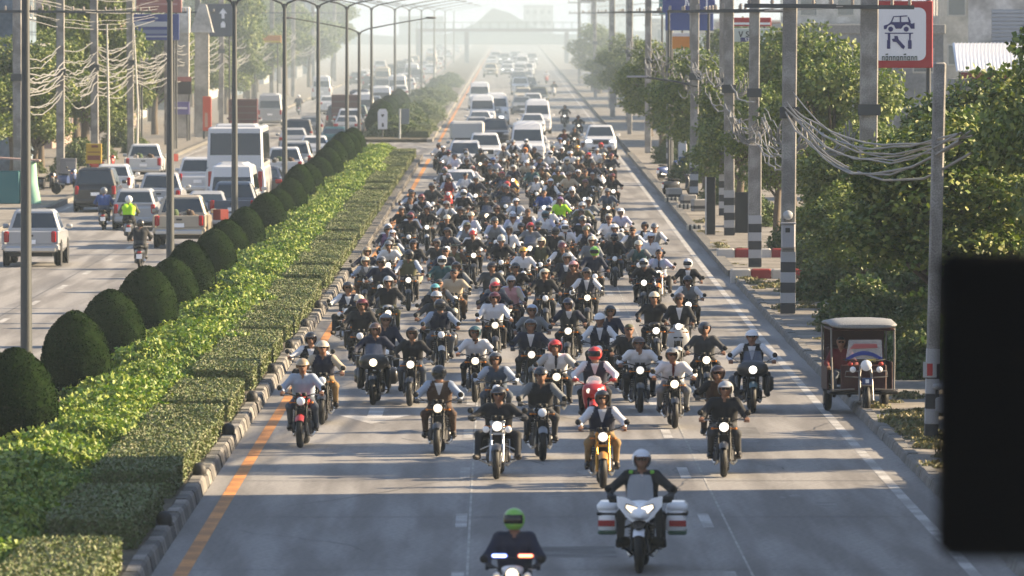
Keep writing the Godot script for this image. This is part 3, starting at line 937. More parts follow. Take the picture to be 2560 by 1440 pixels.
		part("rear_body", blob([[-0.05, 0.5, 0.1, 0.2], [-0.2, 0.52, 0.2, 0.22], [-0.45, 0.52, 0.25 if kind == "scooter" else 0.17, 0.22], [-0.7, 0.56, 0.18, 0.16], [-0.86, 0.6, 0.07, 0.07]]).mesh(), body, o)
		part("seat", blob([[0.02, 0.76, 0.05, 0.02], [-0.08, 0.77, 0.12, 0.045], [-0.4, 0.78, 0.14, 0.05], [-0.7, 0.8, 0.11, 0.04], [-0.8, 0.8, 0.05, 0.02]]).mesh(), seatm, o)
		part("handlebar_cover", blob([[0.28, bar_y - 0.02, 0.08, 0.04], [0.36, bar_y - 0.01, 0.15, 0.06], [0.46, bar_y - 0.01, 0.11, 0.07], [0.5, bar_y - 0.01, 0.08, 0.06]]).mesh(), body, o)
		part("engine", MB.new().bevel(Vector3(0.05, 0.3, -0.35), Vector3(0.26, 0.18, 0.5), 0.04).mesh(), block, o)
		part("exhaust", MB.new().tube([Vector3(-0.1, 0.28, -0.1), Vector3(-0.17, 0.28, -0.3), Vector3(-0.19, 0.34, -0.8)], [0.02, 0.04, 0.045], 8).mesh(), steel, o)
		part("tail_light", MB.new().bevel(Vector3(0, 0.6, -0.87), Vector3(0.14, 0.07, 0.05), 0.015).mesh(), red, o)
		part("number_plate", MB.new().bevel(Vector3(0, 0.46, -0.88), Vector3(0.2, 0.16, 0.01), 0.003).mesh(), plate, o)
		if kind == "scooter":
			part("grille", MB.new().bevel(Vector3(0, 0.52, 0.58), Vector3(0.1, 0.24, 0.03), 0.01).mesh(), dark, o)
		if kind == "patrol":
			patrol_dress(o, dark)
	bikes[kind] = o
	return o

func scoot_shield(w: float) -> ArrayMesh:
	var m := MB.new()
	var rings := []
	for q in [[0.34, 0.42, 0.6], [0.5, 0.47, 1.0], [0.7, 0.49, 1.05], [0.86, 0.45, 0.9], [0.95, 0.42, 0.6]]:
		var ring := PackedVector3Array()
		for k in 9:
			var x := (k - 4) / 4.0
			ring.append(Vector3(x * w * q[2], q[0], q[1] - 0.12 * x * x + 0.03))
		for k in 9:
			var x := (4 - k) / 4.0
			ring.append(Vector3(x * w * q[2] * 0.98, q[0], q[1] - 0.12 * x * x - 0.01))
		rings.append(ring)
	return m.loft(rings, true, true).mesh()

func adventure_dress(o: Node3D, steel: Material, dark: Material, red: Material):
	var white := paint("police_white", Color(0.62, 0.63, 0.65))
	var fa := MB.new()   # a pale V-shaped nose
	fa.poly([[-0.34, 1.12], [-0.2, 1.1], [0, 0.98], [0.2, 1.1], [0.34, 1.12], [0.33, 0.98], [0.2, 0.82], [0.08, 0.72], [0, 0.69], [-0.08, 0.72], [-0.2, 0.82], [-0.33, 0.98]], 0.58, 0.66)
	part("fairing", fa.mesh(), white, o)
	part("nose", blob([[0.5, 0.9, 0.24, 0.16], [0.66, 0.89, 0.17, 0.12], [0.76, 0.86, 0.09, 0.06], [0.8, 0.84, 0.03, 0.02]]).mesh(), white, o)
	for s in [-1.0, 1.0]:
		var hl := part("headlight", MB.new().poly([[s * 0.02, 0.89], [s * 0.02, 0.97], [s * 0.2, 1.02], [s * 0.22, 0.96], [s * 0.12, 0.86]], 0.66, 0.71).mesh(), dark, o)
		part("lens", MB.new().poly([[s * 0.03, 0.9], [s * 0.03, 0.96], [s * 0.19, 1.005], [s * 0.205, 0.96], [s * 0.115, 0.87]], 0.705, 0.722).mesh(), lamp("headlamp_warm", Color(1.0, 0.82, 0.55), 0.75), hl)
		part("side_panel", MB.new().poly([[s * 0.3, 1.0], [s * 0.34, 0.8], [s * 0.3, 0.5], [s * 0.24, 0.52], [s * 0.22, 0.8]], 0.3, 0.5).mesh(), dark, o)
		var pan := part("pannier", MB.new().bevel(Vector3(s * 0.5, 0.72, -0.55), Vector3(0.3, 0.4, 0.5), 0.05, Transform3D.IDENTITY, true).mesh(), white, o)
		part("seam", MB.new().bevel(Vector3(s * 0.52, 0.8, -0.55), Vector3(0.315, 0.05, 0.515), 0.015).mesh(), dark, pan)
		part("lid", MB.new().bevel(Vector3(s * 0.52, 0.9, -0.54), Vector3(0.31, 0.16, 0.52), 0.05, Transform3D.IDENTITY, true).mesh(), white, pan)
		part("reflector_strip", MB.new().bevel(Vector3(s * 0.53, 0.66, -0.29), Vector3(0.25, 0.09, 0.02), 0.005).mesh(), red, pan)
		part("lower_cover", MB.new().bevel(Vector3(s * 0.52, 0.52, -0.52), Vector3(0.28, 0.06, 0.47), 0.02).mesh(), mat("pannier_green", Color(0.03, 0.09, 0.05), 0.4), pan)
		part("engine_guard", MB.new().tube([Vector3(s * 0.1, 0.7, 0.4), Vector3(s * 0.3, 0.62, 0.42), Vector3(s * 0.34, 0.42, 0.36), Vector3(s * 0.12, 0.24, 0.3)], 0.018, 6).mesh(), dark, o)
		part("cylinder_cover", MB.new().bevel(Vector3(s * 0.26, 0.42, 0.2), Vector3(0.22, 0.16, 0.24), 0.05, Transform3D.IDENTITY, true).mesh(), dark, o)
		part("hand_guard", MB.new().bevel(Vector3(s * 0.38, 1.06, 0.36), Vector3(0.18, 0.1, 0.06), 0.02, Transform3D.IDENTITY, true).mesh(), dark, o)
	part("beak", blob([[0.66, 0.74, 0.1, 0.03], [0.86, 0.7, 0.09, 0.025], [1.0, 0.66, 0.04, 0.015]]).mesh(), dark, o)
	part("windscreen", MB.new().loft([PackedVector3Array([Vector3(-0.2, 1.06, 0.56), Vector3(0, 1.02, 0.64), Vector3(0.2, 1.06, 0.56)]), PackedVector3Array([Vector3(-0.19, 1.28, 0.44), Vector3(0, 1.29, 0.5), Vector3(0.19, 1.28, 0.44)]), PackedVector3Array([Vector3(-0.15, 1.42, 0.38), Vector3(0, 1.44, 0.42), Vector3(0.15, 1.42, 0.38)])], false, true, false).mesh(), glass("screen_clear", Color(0.12, 0.13, 0.14), 0.06), o)

func patrol_dress(o: Node3D, dark: Material):
	part("light_bar_mount", MB.new().bevel(Vector3(0, 1.13, 0.36), Vector3(0.56, 0.03, 0.05), 0.01).mesh(), dark, o)
	part("blue_light", MB.new().bevel(Vector3(-0.17, 1.165, 0.37), Vector3(0.2, 0.05, 0.06), 0.015).mesh(), lamp("blue_beacon", Color(0.12, 0.22, 1.0), 0.9), o)
	part("red_light", MB.new().bevel(Vector3(0.17, 1.165, 0.37), Vector3(0.2, 0.05, 0.06), 0.015).mesh(), lamp("red_beacon", Color(1.0, 0.1, 0.02), 0.8), o)
	part("blue_core", MB.new().bevel(Vector3(-0.17, 1.165, 0.402), Vector3(0.17, 0.025, 0.012), 0.004).mesh(), lamp("white_beacon", Color(0.8, 0.88, 1.0), 1.6), o)
	part("red_core", MB.new().bevel(Vector3(0.17, 1.165, 0.402), Vector3(0.17, 0.025, 0.012), 0.004).mesh(), lamp("orange_beacon", Color(1.0, 0.5, 0.15), 1.5), o)
	for s in [-1.0, 1.0]:
		part("side_lamp", MB.new().ball(Vector3(s * 0.19, 0.86, 0.5), Vector3(0.045, 0.05, 0.03), 10, 6).mesh(), lamp("side_amber", Color(1.0, 0.6, 0.15), 0.8), o)
		part("side_cover", blob([[0.46, 0.84, 0.03, 0.05], [0.5, 0.84, 0.06, 0.12], [0.42, 0.8, 0.04, 0.16]]).mesh(), paint("police_white", Color.WHITE), o).position.x = s * 0.2

var lamp_count := 0
# recolour a copy: tank, fenders and covers
func dress_bike(b: Node, c: Color, key: String, lit: String):
	for q in ["fuel_tank", "front_fender", "rear_fender", "leg_shield", "rear_body", "handlebar_cover"]:
		var n := b.get_node_or_null(q)
		if n: n.material_override = paint("bike_" + key, c)
	for n in b.find_children("headlight*", "MeshInstance3D", false, false):
		if lit:   # lamps differ in tint and strength from bike to bike
			var k: int = lamp_count % 5
			lamp_count += 1
			n.get_child(0).material_override = lamp("headlamp_%s%d" % [lit, k], (Color(1.0, 0.8, 0.52) if lit == "warm" else Color(1.0, 0.93, 0.82)).lerp(Color(1, 0.9, 0.7), k * 0.15), [0.75, 0.5, 0.95, 0.38, 0.6][k])

# ---- people: one continuous skin meshed from a smooth union of tapered capsules ----
# regions: 0 skin, 1 sleeves, 2 torso, 3 trousers, 4 shoes, 5 hands
func nets(bones: Array, cell: float, blend: float, into: Array, xf := Transform3D.IDENTITY):
	var lo := Vector3.INF
	var hi := -Vector3.INF
	for b in bones:
		var r: float = maxf(b[2], b[3]) + blend + cell * 3.0
		for p in [b[0], b[1]]:
			lo = lo.min(p - Vector3.ONE * r)
			hi = hi.max(p + Vector3.ONE * r)
	var nx := int((hi.x - lo.x) / cell) + 2
	var ny := int((hi.y - lo.y) / cell) + 2
	var nz := int((hi.z - lo.z) / cell) + 2
	var f := PackedFloat32Array()
	f.resize(nx * ny * nz)
	f.fill(1.0)
	var raw := PackedFloat32Array()
	raw.resize(nx * ny * nz)
	raw.fill(1.0)
	var reg := PackedByteArray()
	reg.resize(nx * ny * nz)
	for b in bones:
		var pa: Vector3 = b[0]
		var pb: Vector3 = b[1]
		var ra: float = b[2]
		var rb: float = b[3]
		var g: int = b[4]
		var mr := maxf(ra, rb) + blend + cell * 2.0
		var l := ((pa.min(pb) - Vector3.ONE * mr - lo) / cell).floor()
		var h := ((pa.max(pb) + Vector3.ONE * mr - lo) / cell).ceil()
		var ab := pb - pa
		var dd := maxf(ab.length_squared(), 1e-9)
		for z in range(int(l.z), int(h.z)):
			for y in range(int(l.y), int(h.y)):
				var at0 := (z * ny + y) * nx
				for x in range(int(l.x), int(h.x)):
					var p := lo + Vector3(x, y, z) * cell
					var t := clampf((p - pa).dot(ab) / dd, 0.0, 1.0)
					var v := (p - pa - ab * t).length() - lerpf(ra, rb, t)
					var i := at0 + x
					if v < raw[i]:
						raw[i] = v
						reg[i] = g
					var o := f[i]
					var k := maxf(blend - absf(o - v), 0.0) / blend
					f[i] = minf(o, v) - k * k * blend * 0.25
	var vert := {}
	var pos := PackedVector3Array()
	var rg := PackedByteArray()
	var nor := PackedVector3Array()
	var offs := [0, 1, nx, nx + 1, nx * ny, nx * ny + 1, nx * ny + nx, nx * ny + nx + 1]
	var cor := [Vector3(0, 0, 0), Vector3(1, 0, 0), Vector3(0, 1, 0), Vector3(1, 1, 0), Vector3(0, 0, 1), Vector3(1, 0, 1), Vector3(0, 1, 1), Vector3(1, 1, 1)]
	var edges := [[0, 1], [2, 3], [4, 5], [6, 7], [0, 2], [1, 3], [4, 6], [5, 7], [0, 4], [1, 5], [2, 6], [3, 7]]
	for z in nz - 1:
		for y in ny - 1:
			var base := (z * ny + y) * nx
			for x in nx - 1:
				var i := base + x
				if raw[i] > cell * 2.5: continue
				var inside := 0
				for o in offs:
					if f[i + o] < 0.0: inside += 1
				if inside == 0 or inside == 8: continue
				var s := Vector3.ZERO
				var c := 0
				for e in edges:
					var v0 := f[i + offs[e[0]]]
					var v1 := f[i + offs[e[1]]]
					if (v0 < 0.0) != (v1 < 0.0):
						s += cor[e[0]].lerp(cor[e[1]], v0 / (v0 - v1))
						c += 1
				vert[i] = pos.size()
				pos.append(lo + (Vector3(x, y, z) + s / c) * cell)
				nor.append(Vector3(f[i + 1] - f[i] + f[i + offs[7]] - f[i + offs[6]], f[i + nx] - f[i] + f[i + offs[7]] - f[i + offs[5]], f[i + nx * ny] - f[i] + f[i + offs[7]] - f[i + offs[3]]).normalized())
				rg.append(reg[i])
	var step := [1, nx, nx * ny]
	for i in vert:
		for ax in 3:
			var a: int = step[(ax + 1) % 3]
			var b: int = step[(ax + 2) % 3]
			if (f[i] < 0.0) == (f[i + step[ax]] < 0.0): continue
			if not (vert.has(i - a) and vert.has(i - b) and vert.has(i - a - b)): continue
			var q := [vert[i], vert[i - a], vert[i - a - b], vert[i - b]]
			if f[i] < 0.0: q.reverse()
			var dst: Array = into[rg[q[0]]]
			for k in [0, 1, 2, 0, 2, 3]:
				dst[0].append(xf * pos[q[k]])
				dst[1].append((xf.basis * nor[q[k]]).normalized())

func finish(into: Array) -> ArrayMesh:
	var m := ArrayMesh.new()
	for q in into:
		var arr := []
		arr.resize(Mesh.ARRAY_MAX)
		if q[0].is_empty():
			q[0].append_array(PackedVector3Array([Vector3.ZERO, Vector3.ZERO, Vector3.ZERO]))
			q[1].append_array(PackedVector3Array([Vector3.UP, Vector3.UP, Vector3.UP]))
		arr[Mesh.ARRAY_VERTEX] = q[0]
		arr[Mesh.ARRAY_NORMAL] = q[1]
		m.add_surface_from_arrays(Mesh.PRIMITIVE_TRIANGLES, arr)
	return m

func hand_bones(s: float) -> Array:   # a right or left hand closed on a bar along x; palm behind and above it, fingers over the front
	var b := []
	b.append([Vector3(0, 0.02, -0.085), Vector3(0, 0.03, -0.03), 0.026, 0.03, 5])
	for k in 4:
		var x := (k - 1.5) * 0.021
		var l: float = [0.9, 1.0, 0.97, 0.82][k if s > 0 else 3 - k]
		b.append([Vector3(x * 0.8, 0.028, -0.05), Vector3(x, 0.04, 0.0), 0.014, 0.0115, 5])
		b.append([Vector3(x, 0.04, 0.0), Vector3(x, 0.025, 0.034 * l), 0.0105, 0.0095, 5])
		b.append([Vector3(x, 0.025, 0.034 * l), Vector3(x, -0.008, 0.036 * l), 0.0095, 0.0085, 5])
		b.append([Vector3(x, -0.008, 0.036 * l), Vector3(x, -0.026, 0.012 * l), 0.0085, 0.008, 5])
	b.append([Vector3(-s * 0.02, 0.02, -0.055), Vector3(-s * 0.048, 0.0, -0.025), 0.015, 0.012, 5])
	b.append([Vector3(-s * 0.048, 0.0, -0.025), Vector3(-s * 0.046, -0.016, 0.008), 0.011, 0.009, 5])
	return b

var bodies := {}
func body(pose: String) -> ArrayMesh:
	if bodies.has(pose): return bodies[pose]
	var P: Array = {   # pelvis, chest, neck, head, elbow, wrist, knee, ankle, toe (right side mirrored)
		"road": [Vector3(0, 0.9, -0.22), Vector3(0, 1.24, -0.07), Vector3(0, 1.4, 0.0), Vector3(0, 1.55, 0.05), Vector3(0.37, 1.14, 0.06), Vector3(0.37, 1.06, 0.2), Vector3(0.24, 0.78, 0.24), Vector3(0.24, 0.42, -0.1), Vector3(0.27, 0.35, 0.08)],
		"road2": [Vector3(0, 0.9, -0.24), Vector3(0, 1.26, -0.14), Vector3(0, 1.43, -0.08), Vector3(0.02, 1.58, -0.04), Vector3(0.33, 1.13, 0.03), Vector3(0.37, 1.06, 0.2), Vector3(0.21, 0.78, 0.24), Vector3(0.23, 0.42, -0.08), Vector3(0.25, 0.35, 0.1)],
		"road3": [Vector3(0, 0.9, -0.24), Vector3(0, 1.2, -0.02), Vector3(0, 1.34, 0.08), Vector3(-0.02, 1.48, 0.15), Vector3(0.38, 1.08, 0.06), Vector3(0.37, 1.04, 0.2), Vector3(0.25, 0.76, 0.24), Vector3(0.25, 0.42, -0.12), Vector3(0.28, 0.35, 0.06)],
		"cruise": [Vector3(0, 0.8, -0.26), Vector3(0, 1.15, -0.2), Vector3(0, 1.33, -0.16), Vector3(0, 1.49, -0.12), Vector3(0.41, 1.08, -0.02), Vector3(0.43, 1.1, 0.18), Vector3(0.3, 0.78, 0.22), Vector3(0.32, 0.4, 0.38), Vector3(0.36, 0.4, 0.58)],
		"scoot": [Vector3(0, 0.89, -0.26), Vector3(0, 1.25, -0.17), Vector3(0, 1.42, -0.12), Vector3(0, 1.57, -0.08), Vector3(0.33, 1.1, -0.02), Vector3(0.3, 1.03, 0.17), Vector3(0.17, 0.8, 0.2), Vector3(0.16, 0.44, 0.16), Vector3(0.18, 0.38, 0.34)],
		"tour": [Vector3(0, 0.9, -0.26), Vector3(0, 1.27, -0.18), Vector3(0, 1.44, -0.13), Vector3(0, 1.59, -0.09), Vector3(0.42, 1.17, 0.0), Vector3(0.41, 1.1, 0.2), Vector3(0.27, 0.8, 0.22), Vector3(0.28, 0.42, -0.02), Vector3(0.31, 0.36, 0.17)],
		"pillion": [Vector3(0, 0.93, -0.58), Vector3(0, 1.28, -0.5), Vector3(0, 1.45, -0.45), Vector3(0, 1.6, -0.4), Vector3(0.34, 1.13, -0.38), Vector3(0.24, 1.02, -0.2), Vector3(0.3, 0.82, -0.14), Vector3(0.26, 0.47, -0.42), Vector3(0.29, 0.41, -0.24)],
		"stand": [Vector3(0, 0.95, 0), Vector3(0, 1.28, 0.02), Vector3(0, 1.45, 0.03), Vector3(0, 1.6, 0.05), Vector3(0.27, 1.12, 0.0), Vector3(0.25, 0.9, 0.1), Vector3(0.11, 0.52, 0.03), Vector3(0.12, 0.1, -0.02), Vector3(0.14, 0.05, 0.16)],
	}[pose]
	var into := []
	for i in 6: into.append([PackedVector3Array(), PackedVector3Array()])
	var pel: Vector3 = P[0]
	var ch: Vector3 = P[1]
	var nk: Vector3 = P[2]
	var hd: Vector3 = P[3]
	var B := []
	for s in [-1.0, 1.0]:
		var m := Vector3(s, 1, 1)
		var sx := Vector3(s, 0, 0)
		B.append([pel + sx * 0.075, pel.lerp(ch, 0.35) + sx * 0.075, 0.13, 0.12, 3])
		B.append([pel.lerp(ch, 0.4) + sx * 0.075, ch + sx * 0.095, 0.135, 0.138, 2])
		var sh: Vector3 = nk + Vector3(0.185 * s, -0.065, -0.02)
		B.append([nk + sx * 0.05 + Vector3(0, -0.05, -0.02), sh, 0.065, 0.068, 2])
		var el: Vector3 = P[4] * m
		var wr: Vector3 = P[5] * m
		B.append([sh, el, 0.076, 0.06, 1])
		B.append([el, wr, 0.058, 0.038, 1])
		var hip := pel + Vector3(0.1 * s, -0.02, 0.02)
		var kn: Vector3 = P[6] * m
		var an: Vector3 = P[7] * m
		B.append([hip, kn, 0.105, 0.074, 3])
		B.append([kn, an, 0.068, 0.05, 3])
		B.append([an + Vector3(0, -0.03, -0.03), an.lerp(P[8] * m, 0.55) + Vector3(0, -0.02, 0), 0.05, 0.042, 4])
		B.append([an.lerp(P[8] * m, 0.5) + Vector3(0, -0.02, 0), P[8] * m, 0.042, 0.036, 4])
		# ears
		B.append([hd + Vector3(0.082 * s, -0.005, -0.01), hd + Vector3(0.09 * s, 0.03, -0.015), 0.016, 0.018, 0])
		var dir := (wr - el).normalized()
		var up := Vector3.UP
		var bz := Basis.looking_at(-Vector3(dir.x * 0.25, clampf(dir.y, -0.5, 0.2) * 0.6, maxf(dir.z, 0.3)).normalized(), up)
		nets(hand_bones(s), 0.0065, 0.008, into, Transform3D(bz, wr + bz * Vector3(0, -0.02, 0.075)))
	B.append([nk + Vector3(0, -0.06, -0.02), hd + Vector3(0, -0.07, -0.01), 0.062, 0.055, 0])
	B.append([hd + Vector3(0, 0.0, -0.015), hd + Vector3(0, 0.045, -0.02), 0.085, 0.092, 0])
	B.append([hd + Vector3(0, -0.045, 0.02), hd + Vector3(0, -0.06, 0.045), 0.062, 0.042, 0])
	nets(B, 0.022, 0.045, into)
	# nose, brow and lips on a finer grid
	nets([[hd + Vector3(0, 0.025, 0.06), hd + Vector3(0, -0.012, 0.095), 0.012, 0.017, 0], [hd + Vector3(-0.03, 0.035, 0.055), hd + Vector3(0.03, 0.035, 0.055), 0.018, 0.018, 0], [hd + Vector3(-0.02, -0.048, 0.07), hd + Vector3(0.02, -0.048, 0.07), 0.012, 0.012, 0]], 0.007, 0.01, into)
	bodies[pose] = finish(into)
	bodies[pose + "/head"] = hd
	bodies[pose + "/neck"] = nk
	bodies[pose + "/chest"] = ch
	return bodies[pose]

# helmets: sphere cells chosen by direction
var helmets := {}
func shell(r: Vector3, keep: Callable, thick := 0.0) -> ArrayMesh:
	var m := MB.new()
	m.smooth(true)
	var na := 28
	var ne := 16
	for i in ne:
		for j in na:
			var e := (lerpf(-1.0, PI / 2, (i + 0.5) / ne))
			var a := TAU * (j + 0.5) / na - PI
			if not keep.call(rad_to_deg(a), rad_to_deg(e)): continue
			var q := []
			for c in [[0, 0], [0, 1], [1, 1], [1, 0]]:
				var ee: float = lerpf(-1.0, PI / 2, float(i + c[0]) / ne)
				var aa: float = TAU * (j + c[1]) / na - PI
				q.append(Vector3(sin(aa) * cos(ee) * r.x, sin(ee) * r.y, cos(aa) * cos(ee) * r.z))
			m.quad(q[0], q[1], q[2], q[3])
	return m.mesh()
func helmet(kind: String) -> Array:   # [shell, visor or peak]
	if helmets.has(kind): return helmets[kind]
	var r := Vector3(0.132, 0.15, 0.152)
	var out := []
	if kind == "full":
		out = [shell(r, func(a, e): return not (absf(a) < 62.0 and e > -14.0 and e < 24.0)), shell(r * 1.012, func(a, e): return absf(a) < 66.0 and e > -17.0 and e < 27.0)]
	elif kind == "open":
		var peak := MB.new()
		peak.loft([PackedVector3Array([Vector3(-0.1, 0.055, 0.1), Vector3(0, 0.075, 0.15), Vector3(0.1, 0.055, 0.1)]), PackedVector3Array([Vector3(-0.09, 0.05, 0.15), Vector3(0, 0.062, 0.215), Vector3(0.09, 0.05, 0.15)])], false, true, false)
		out = [shell(r, func(a, e): return not (absf(a) < 64.0 and e < 22.0)), peak.mesh()]
	elif kind == "half":
		var peak := MB.new()
		peak.loft([PackedVector3Array([Vector3(-0.1, 0.02, 0.1), Vector3(0, 0.025, 0.152), Vector3(0.1, 0.02, 0.1)]), PackedVector3Array([Vector3(-0.085, 0.01, 0.14), Vector3(0, 0.012, 0.2), Vector3(0.085, 0.01, 0.14)])], false, true, false)
		out = [shell(r * 0.98, func(a, e): return e > 3.0 or (absf(a) > 75.0 and e > -22.0)), peak.mesh()]
	helmets[kind] = out
	return out

var palette := {
	"black": Color(0.014, 0.014, 0.016), "charcoal": Color(0.045, 0.047, 0.05), "grey": Color(0.17, 0.18, 0.19), "silver": Color(0.38, 0.39, 0.4), "white": Color(0.68, 0.69, 0.72), "cream": Color(0.55, 0.49, 0.37),
	"tan": Color(0.36, 0.27, 0.16), "beige": Color(0.42, 0.36, 0.27), "brown": Color(0.075, 0.042, 0.026), "maroon": Color(0.12, 0.015, 0.018), "red": Color(0.5, 0.03, 0.02), "orange": Color(0.6, 0.2, 0.03), "yellow": Color(0.62, 0.36, 0.03),
	"lime": Color(0.42, 0.8, 0.02), "green": Color(0.2, 0.48, 0.06), "olive": Color(0.09, 0.09, 0.045), "teal": Color(0.03, 0.09, 0.1), "turquoise": Color(0.1, 0.34, 0.36), "navy": Color(0.014, 0.018, 0.038), "blue": Color(0.03, 0.07, 0.22), "denim": Color(0.05, 0.075, 0.12),
	"pale_blue": Color(0.34, 0.4, 0.5), "lavender": Color(0.5, 0.5, 0.64), "purple": Color(0.16, 0.09, 0.2), "khaki": Color(0.26, 0.17, 0.07), "pink": Color(0.5, 0.25, 0.25), "gold": Color(0.5, 0.22, 0.03), "jeans": Color(0.07, 0.085, 0.11), "skin": Color(0.24, 0.12, 0.07),
}
func cloth(key: String) -> StandardMaterial3D:
	var k := "cloth_" + key
	if mats.has(k): return mats[k]
	var m := mat(k, palette[key], 0.85)
	m.rim_enabled = true
	m.rim = 0.15
	return m

func chest_strip(pose: String, w0: float, w1: float, y0: float, y1: float, lift: float) -> ArrayMesh:   # a strip lying down the chest
	var nk: Vector3 = bodies[pose + "/neck"]
	var ch: Vector3 = bodies[pose + "/chest"]
	var m := MB.new()
	var rings := []
	for i in 6:
		var t := i / 5.0
		var y := lerpf(y0, y1, t)
		var c := ch + (nk - ch) * ((y) / (nk.y - ch.y))
		var w := lerpf(w0, w1, t)
		var front := 0.127 + lift - maxf(0.0, y - 0.08) * 0.55
		rings.append(PackedVector3Array([Vector3(-w, ch.y + y, c.z + front - w * w * 2.0), Vector3(0, ch.y + y, c.z + front + 0.004), Vector3(w, ch.y + y, c.z + front - w * w * 2.0), Vector3(w, ch.y + y, c.z + front - 0.05), Vector3(-w, ch.y + y, c.z + front - 0.05)]))
	return m.loft(rings, true, false).mesh()

var strips := {}
func make_person(label: String, pose: String, helm: String, helm_c: String, torso: String, sleeve: String, legs: String, extra: String, group: String, gloves := "") -> Node3D:
	var p := thing("person", label, "person", Vector3.ZERO, 0.0, group)
	var b := part("body", body(pose), null, p)
	var skin := mat("skin", palette["skin"], 0.55)
	b.set_surface_override_material(0, skin)
	b.set_surface_override_material(1, cloth(sleeve))
	b.set_surface_override_material(2, cloth(torso))
	b.set_surface_override_material(3, cloth(legs))
	b.set_surface_override_material(4, mat("shoe_leather", Color(0.022, 0.018, 0.016), 0.5))
	b.set_surface_override_material(5, cloth(gloves) if gloves else skin)
	var hd: Vector3 = bodies[pose + "/head"]
	if helm in ["full", "open", "half"]:
		var h := part("helmet", helmet(helm)[0], paint("helmet_" + helm_c, palette[helm_c]), p, hd + Vector3(0, 0.02, -0.005))
		part("visor" if helm == "full" else "peak", helmet(helm)[1], mat("visor_dark", Color(0.012, 0.012, 0.014), 0.08) if helm == "full" else paint("helmet_" + helm_c, palette[helm_c]), h)
		h.rotation.y = rng.randf_range(-0.35, 0.35) if not "turn" in extra else 0.7
		h.rotation.x = rng.randf_range(-0.08, 0.12)
	elif helm == "cap":
		part("hair", shell(Vector3(0.1, 0.125, 0.115), func(a, e): return e > 25.0 or absf(a) > 80.0), mat("hair_black", Color(0.012, 0.01, 0.01), 0.5), p, hd + Vector3(0, 0.015, -0.012))
		part("cap", shell(Vector3(0.108, 0.125, 0.125), func(a, e): return e > 22.0), cloth(helm_c), p, hd + Vector3(0, 0.02, -0.005))
	else:
		part("hair", shell(Vector3(0.102, 0.128, 0.118), func(a, e): return e > 28.0 or (absf(a) > 75.0 and e > -25.0)), mat("hair_black", Color(0.012, 0.01, 0.01), 0.5), p, hd + Vector3(0, 0.015, -0.012))
	if helm != "full":
		if not strips.has("glasses"): strips["glasses"] = MB.new().bevel(Vector3(-0.034, 0, 0), Vector3(0.056, 0.036, 0.012), 0.005).bevel(Vector3(0.034, 0, 0), Vector3(0.056, 0.036, 0.012), 0.005).box(Vector3(0, 0.008, 0), Vector3(0.14, 0.008, 0.008)).mesh()
		part("glasses", strips["glasses"], mat("visor_dark", Color(0.012, 0.012, 0.014), 0.08), p, hd + Vector3(0, 0.02, 0.083))
	for acc in extra.split(" ", false):
		var key := pose + acc
		if acc == "shirt" or acc == "suit":
			if not strips.has(key): strips[key] = chest_strip(pose, 0.012, 0.075, -0.1 if acc == "shirt" else -0.16, 0.13, 0.012)
			part("shirt_front", strips[key], cloth("white"), p)
		elif acc == "tie" or acc == "redtie":
			if not strips.has(key): strips[key] = chest_strip(pose, 0.03, 0.018, -0.16, 0.12, 0.02)
			part("tie", strips[key], cloth("navy" if acc == "tie" else "maroon"), p)
		elif acc == "bow":
			if not strips.has(key):
				var nk: Vector3 = bodies[pose + "/neck"]
				strips[key] = MB.new().poly([[-0.055, -0.03], [-0.012, -0.008], [0.012, -0.008], [0.055, -0.03], [0.055, 0.03], [0.012, 0.008], [-0.012, 0.008], [-0.055, 0.03]], 0.0, 0.02, Transform3D(Basis.IDENTITY, Vector3(0, nk.y - 0.01, nk.z + 0.075))).mesh()
			part("bow_tie", strips[key], cloth("black"), p)
		elif acc == "shoulders":
			for s in [-1.0, 1.0]:
				var nk2: Vector3 = bodies[pose + "/neck"]
				part("shoulder_patch", MB.new().ball(nk2 + Vector3(s * 0.15, -0.035, -0.02), Vector3(0.07, 0.05, 0.08), 10, 6).mesh(), cloth("green"), p)
	return p

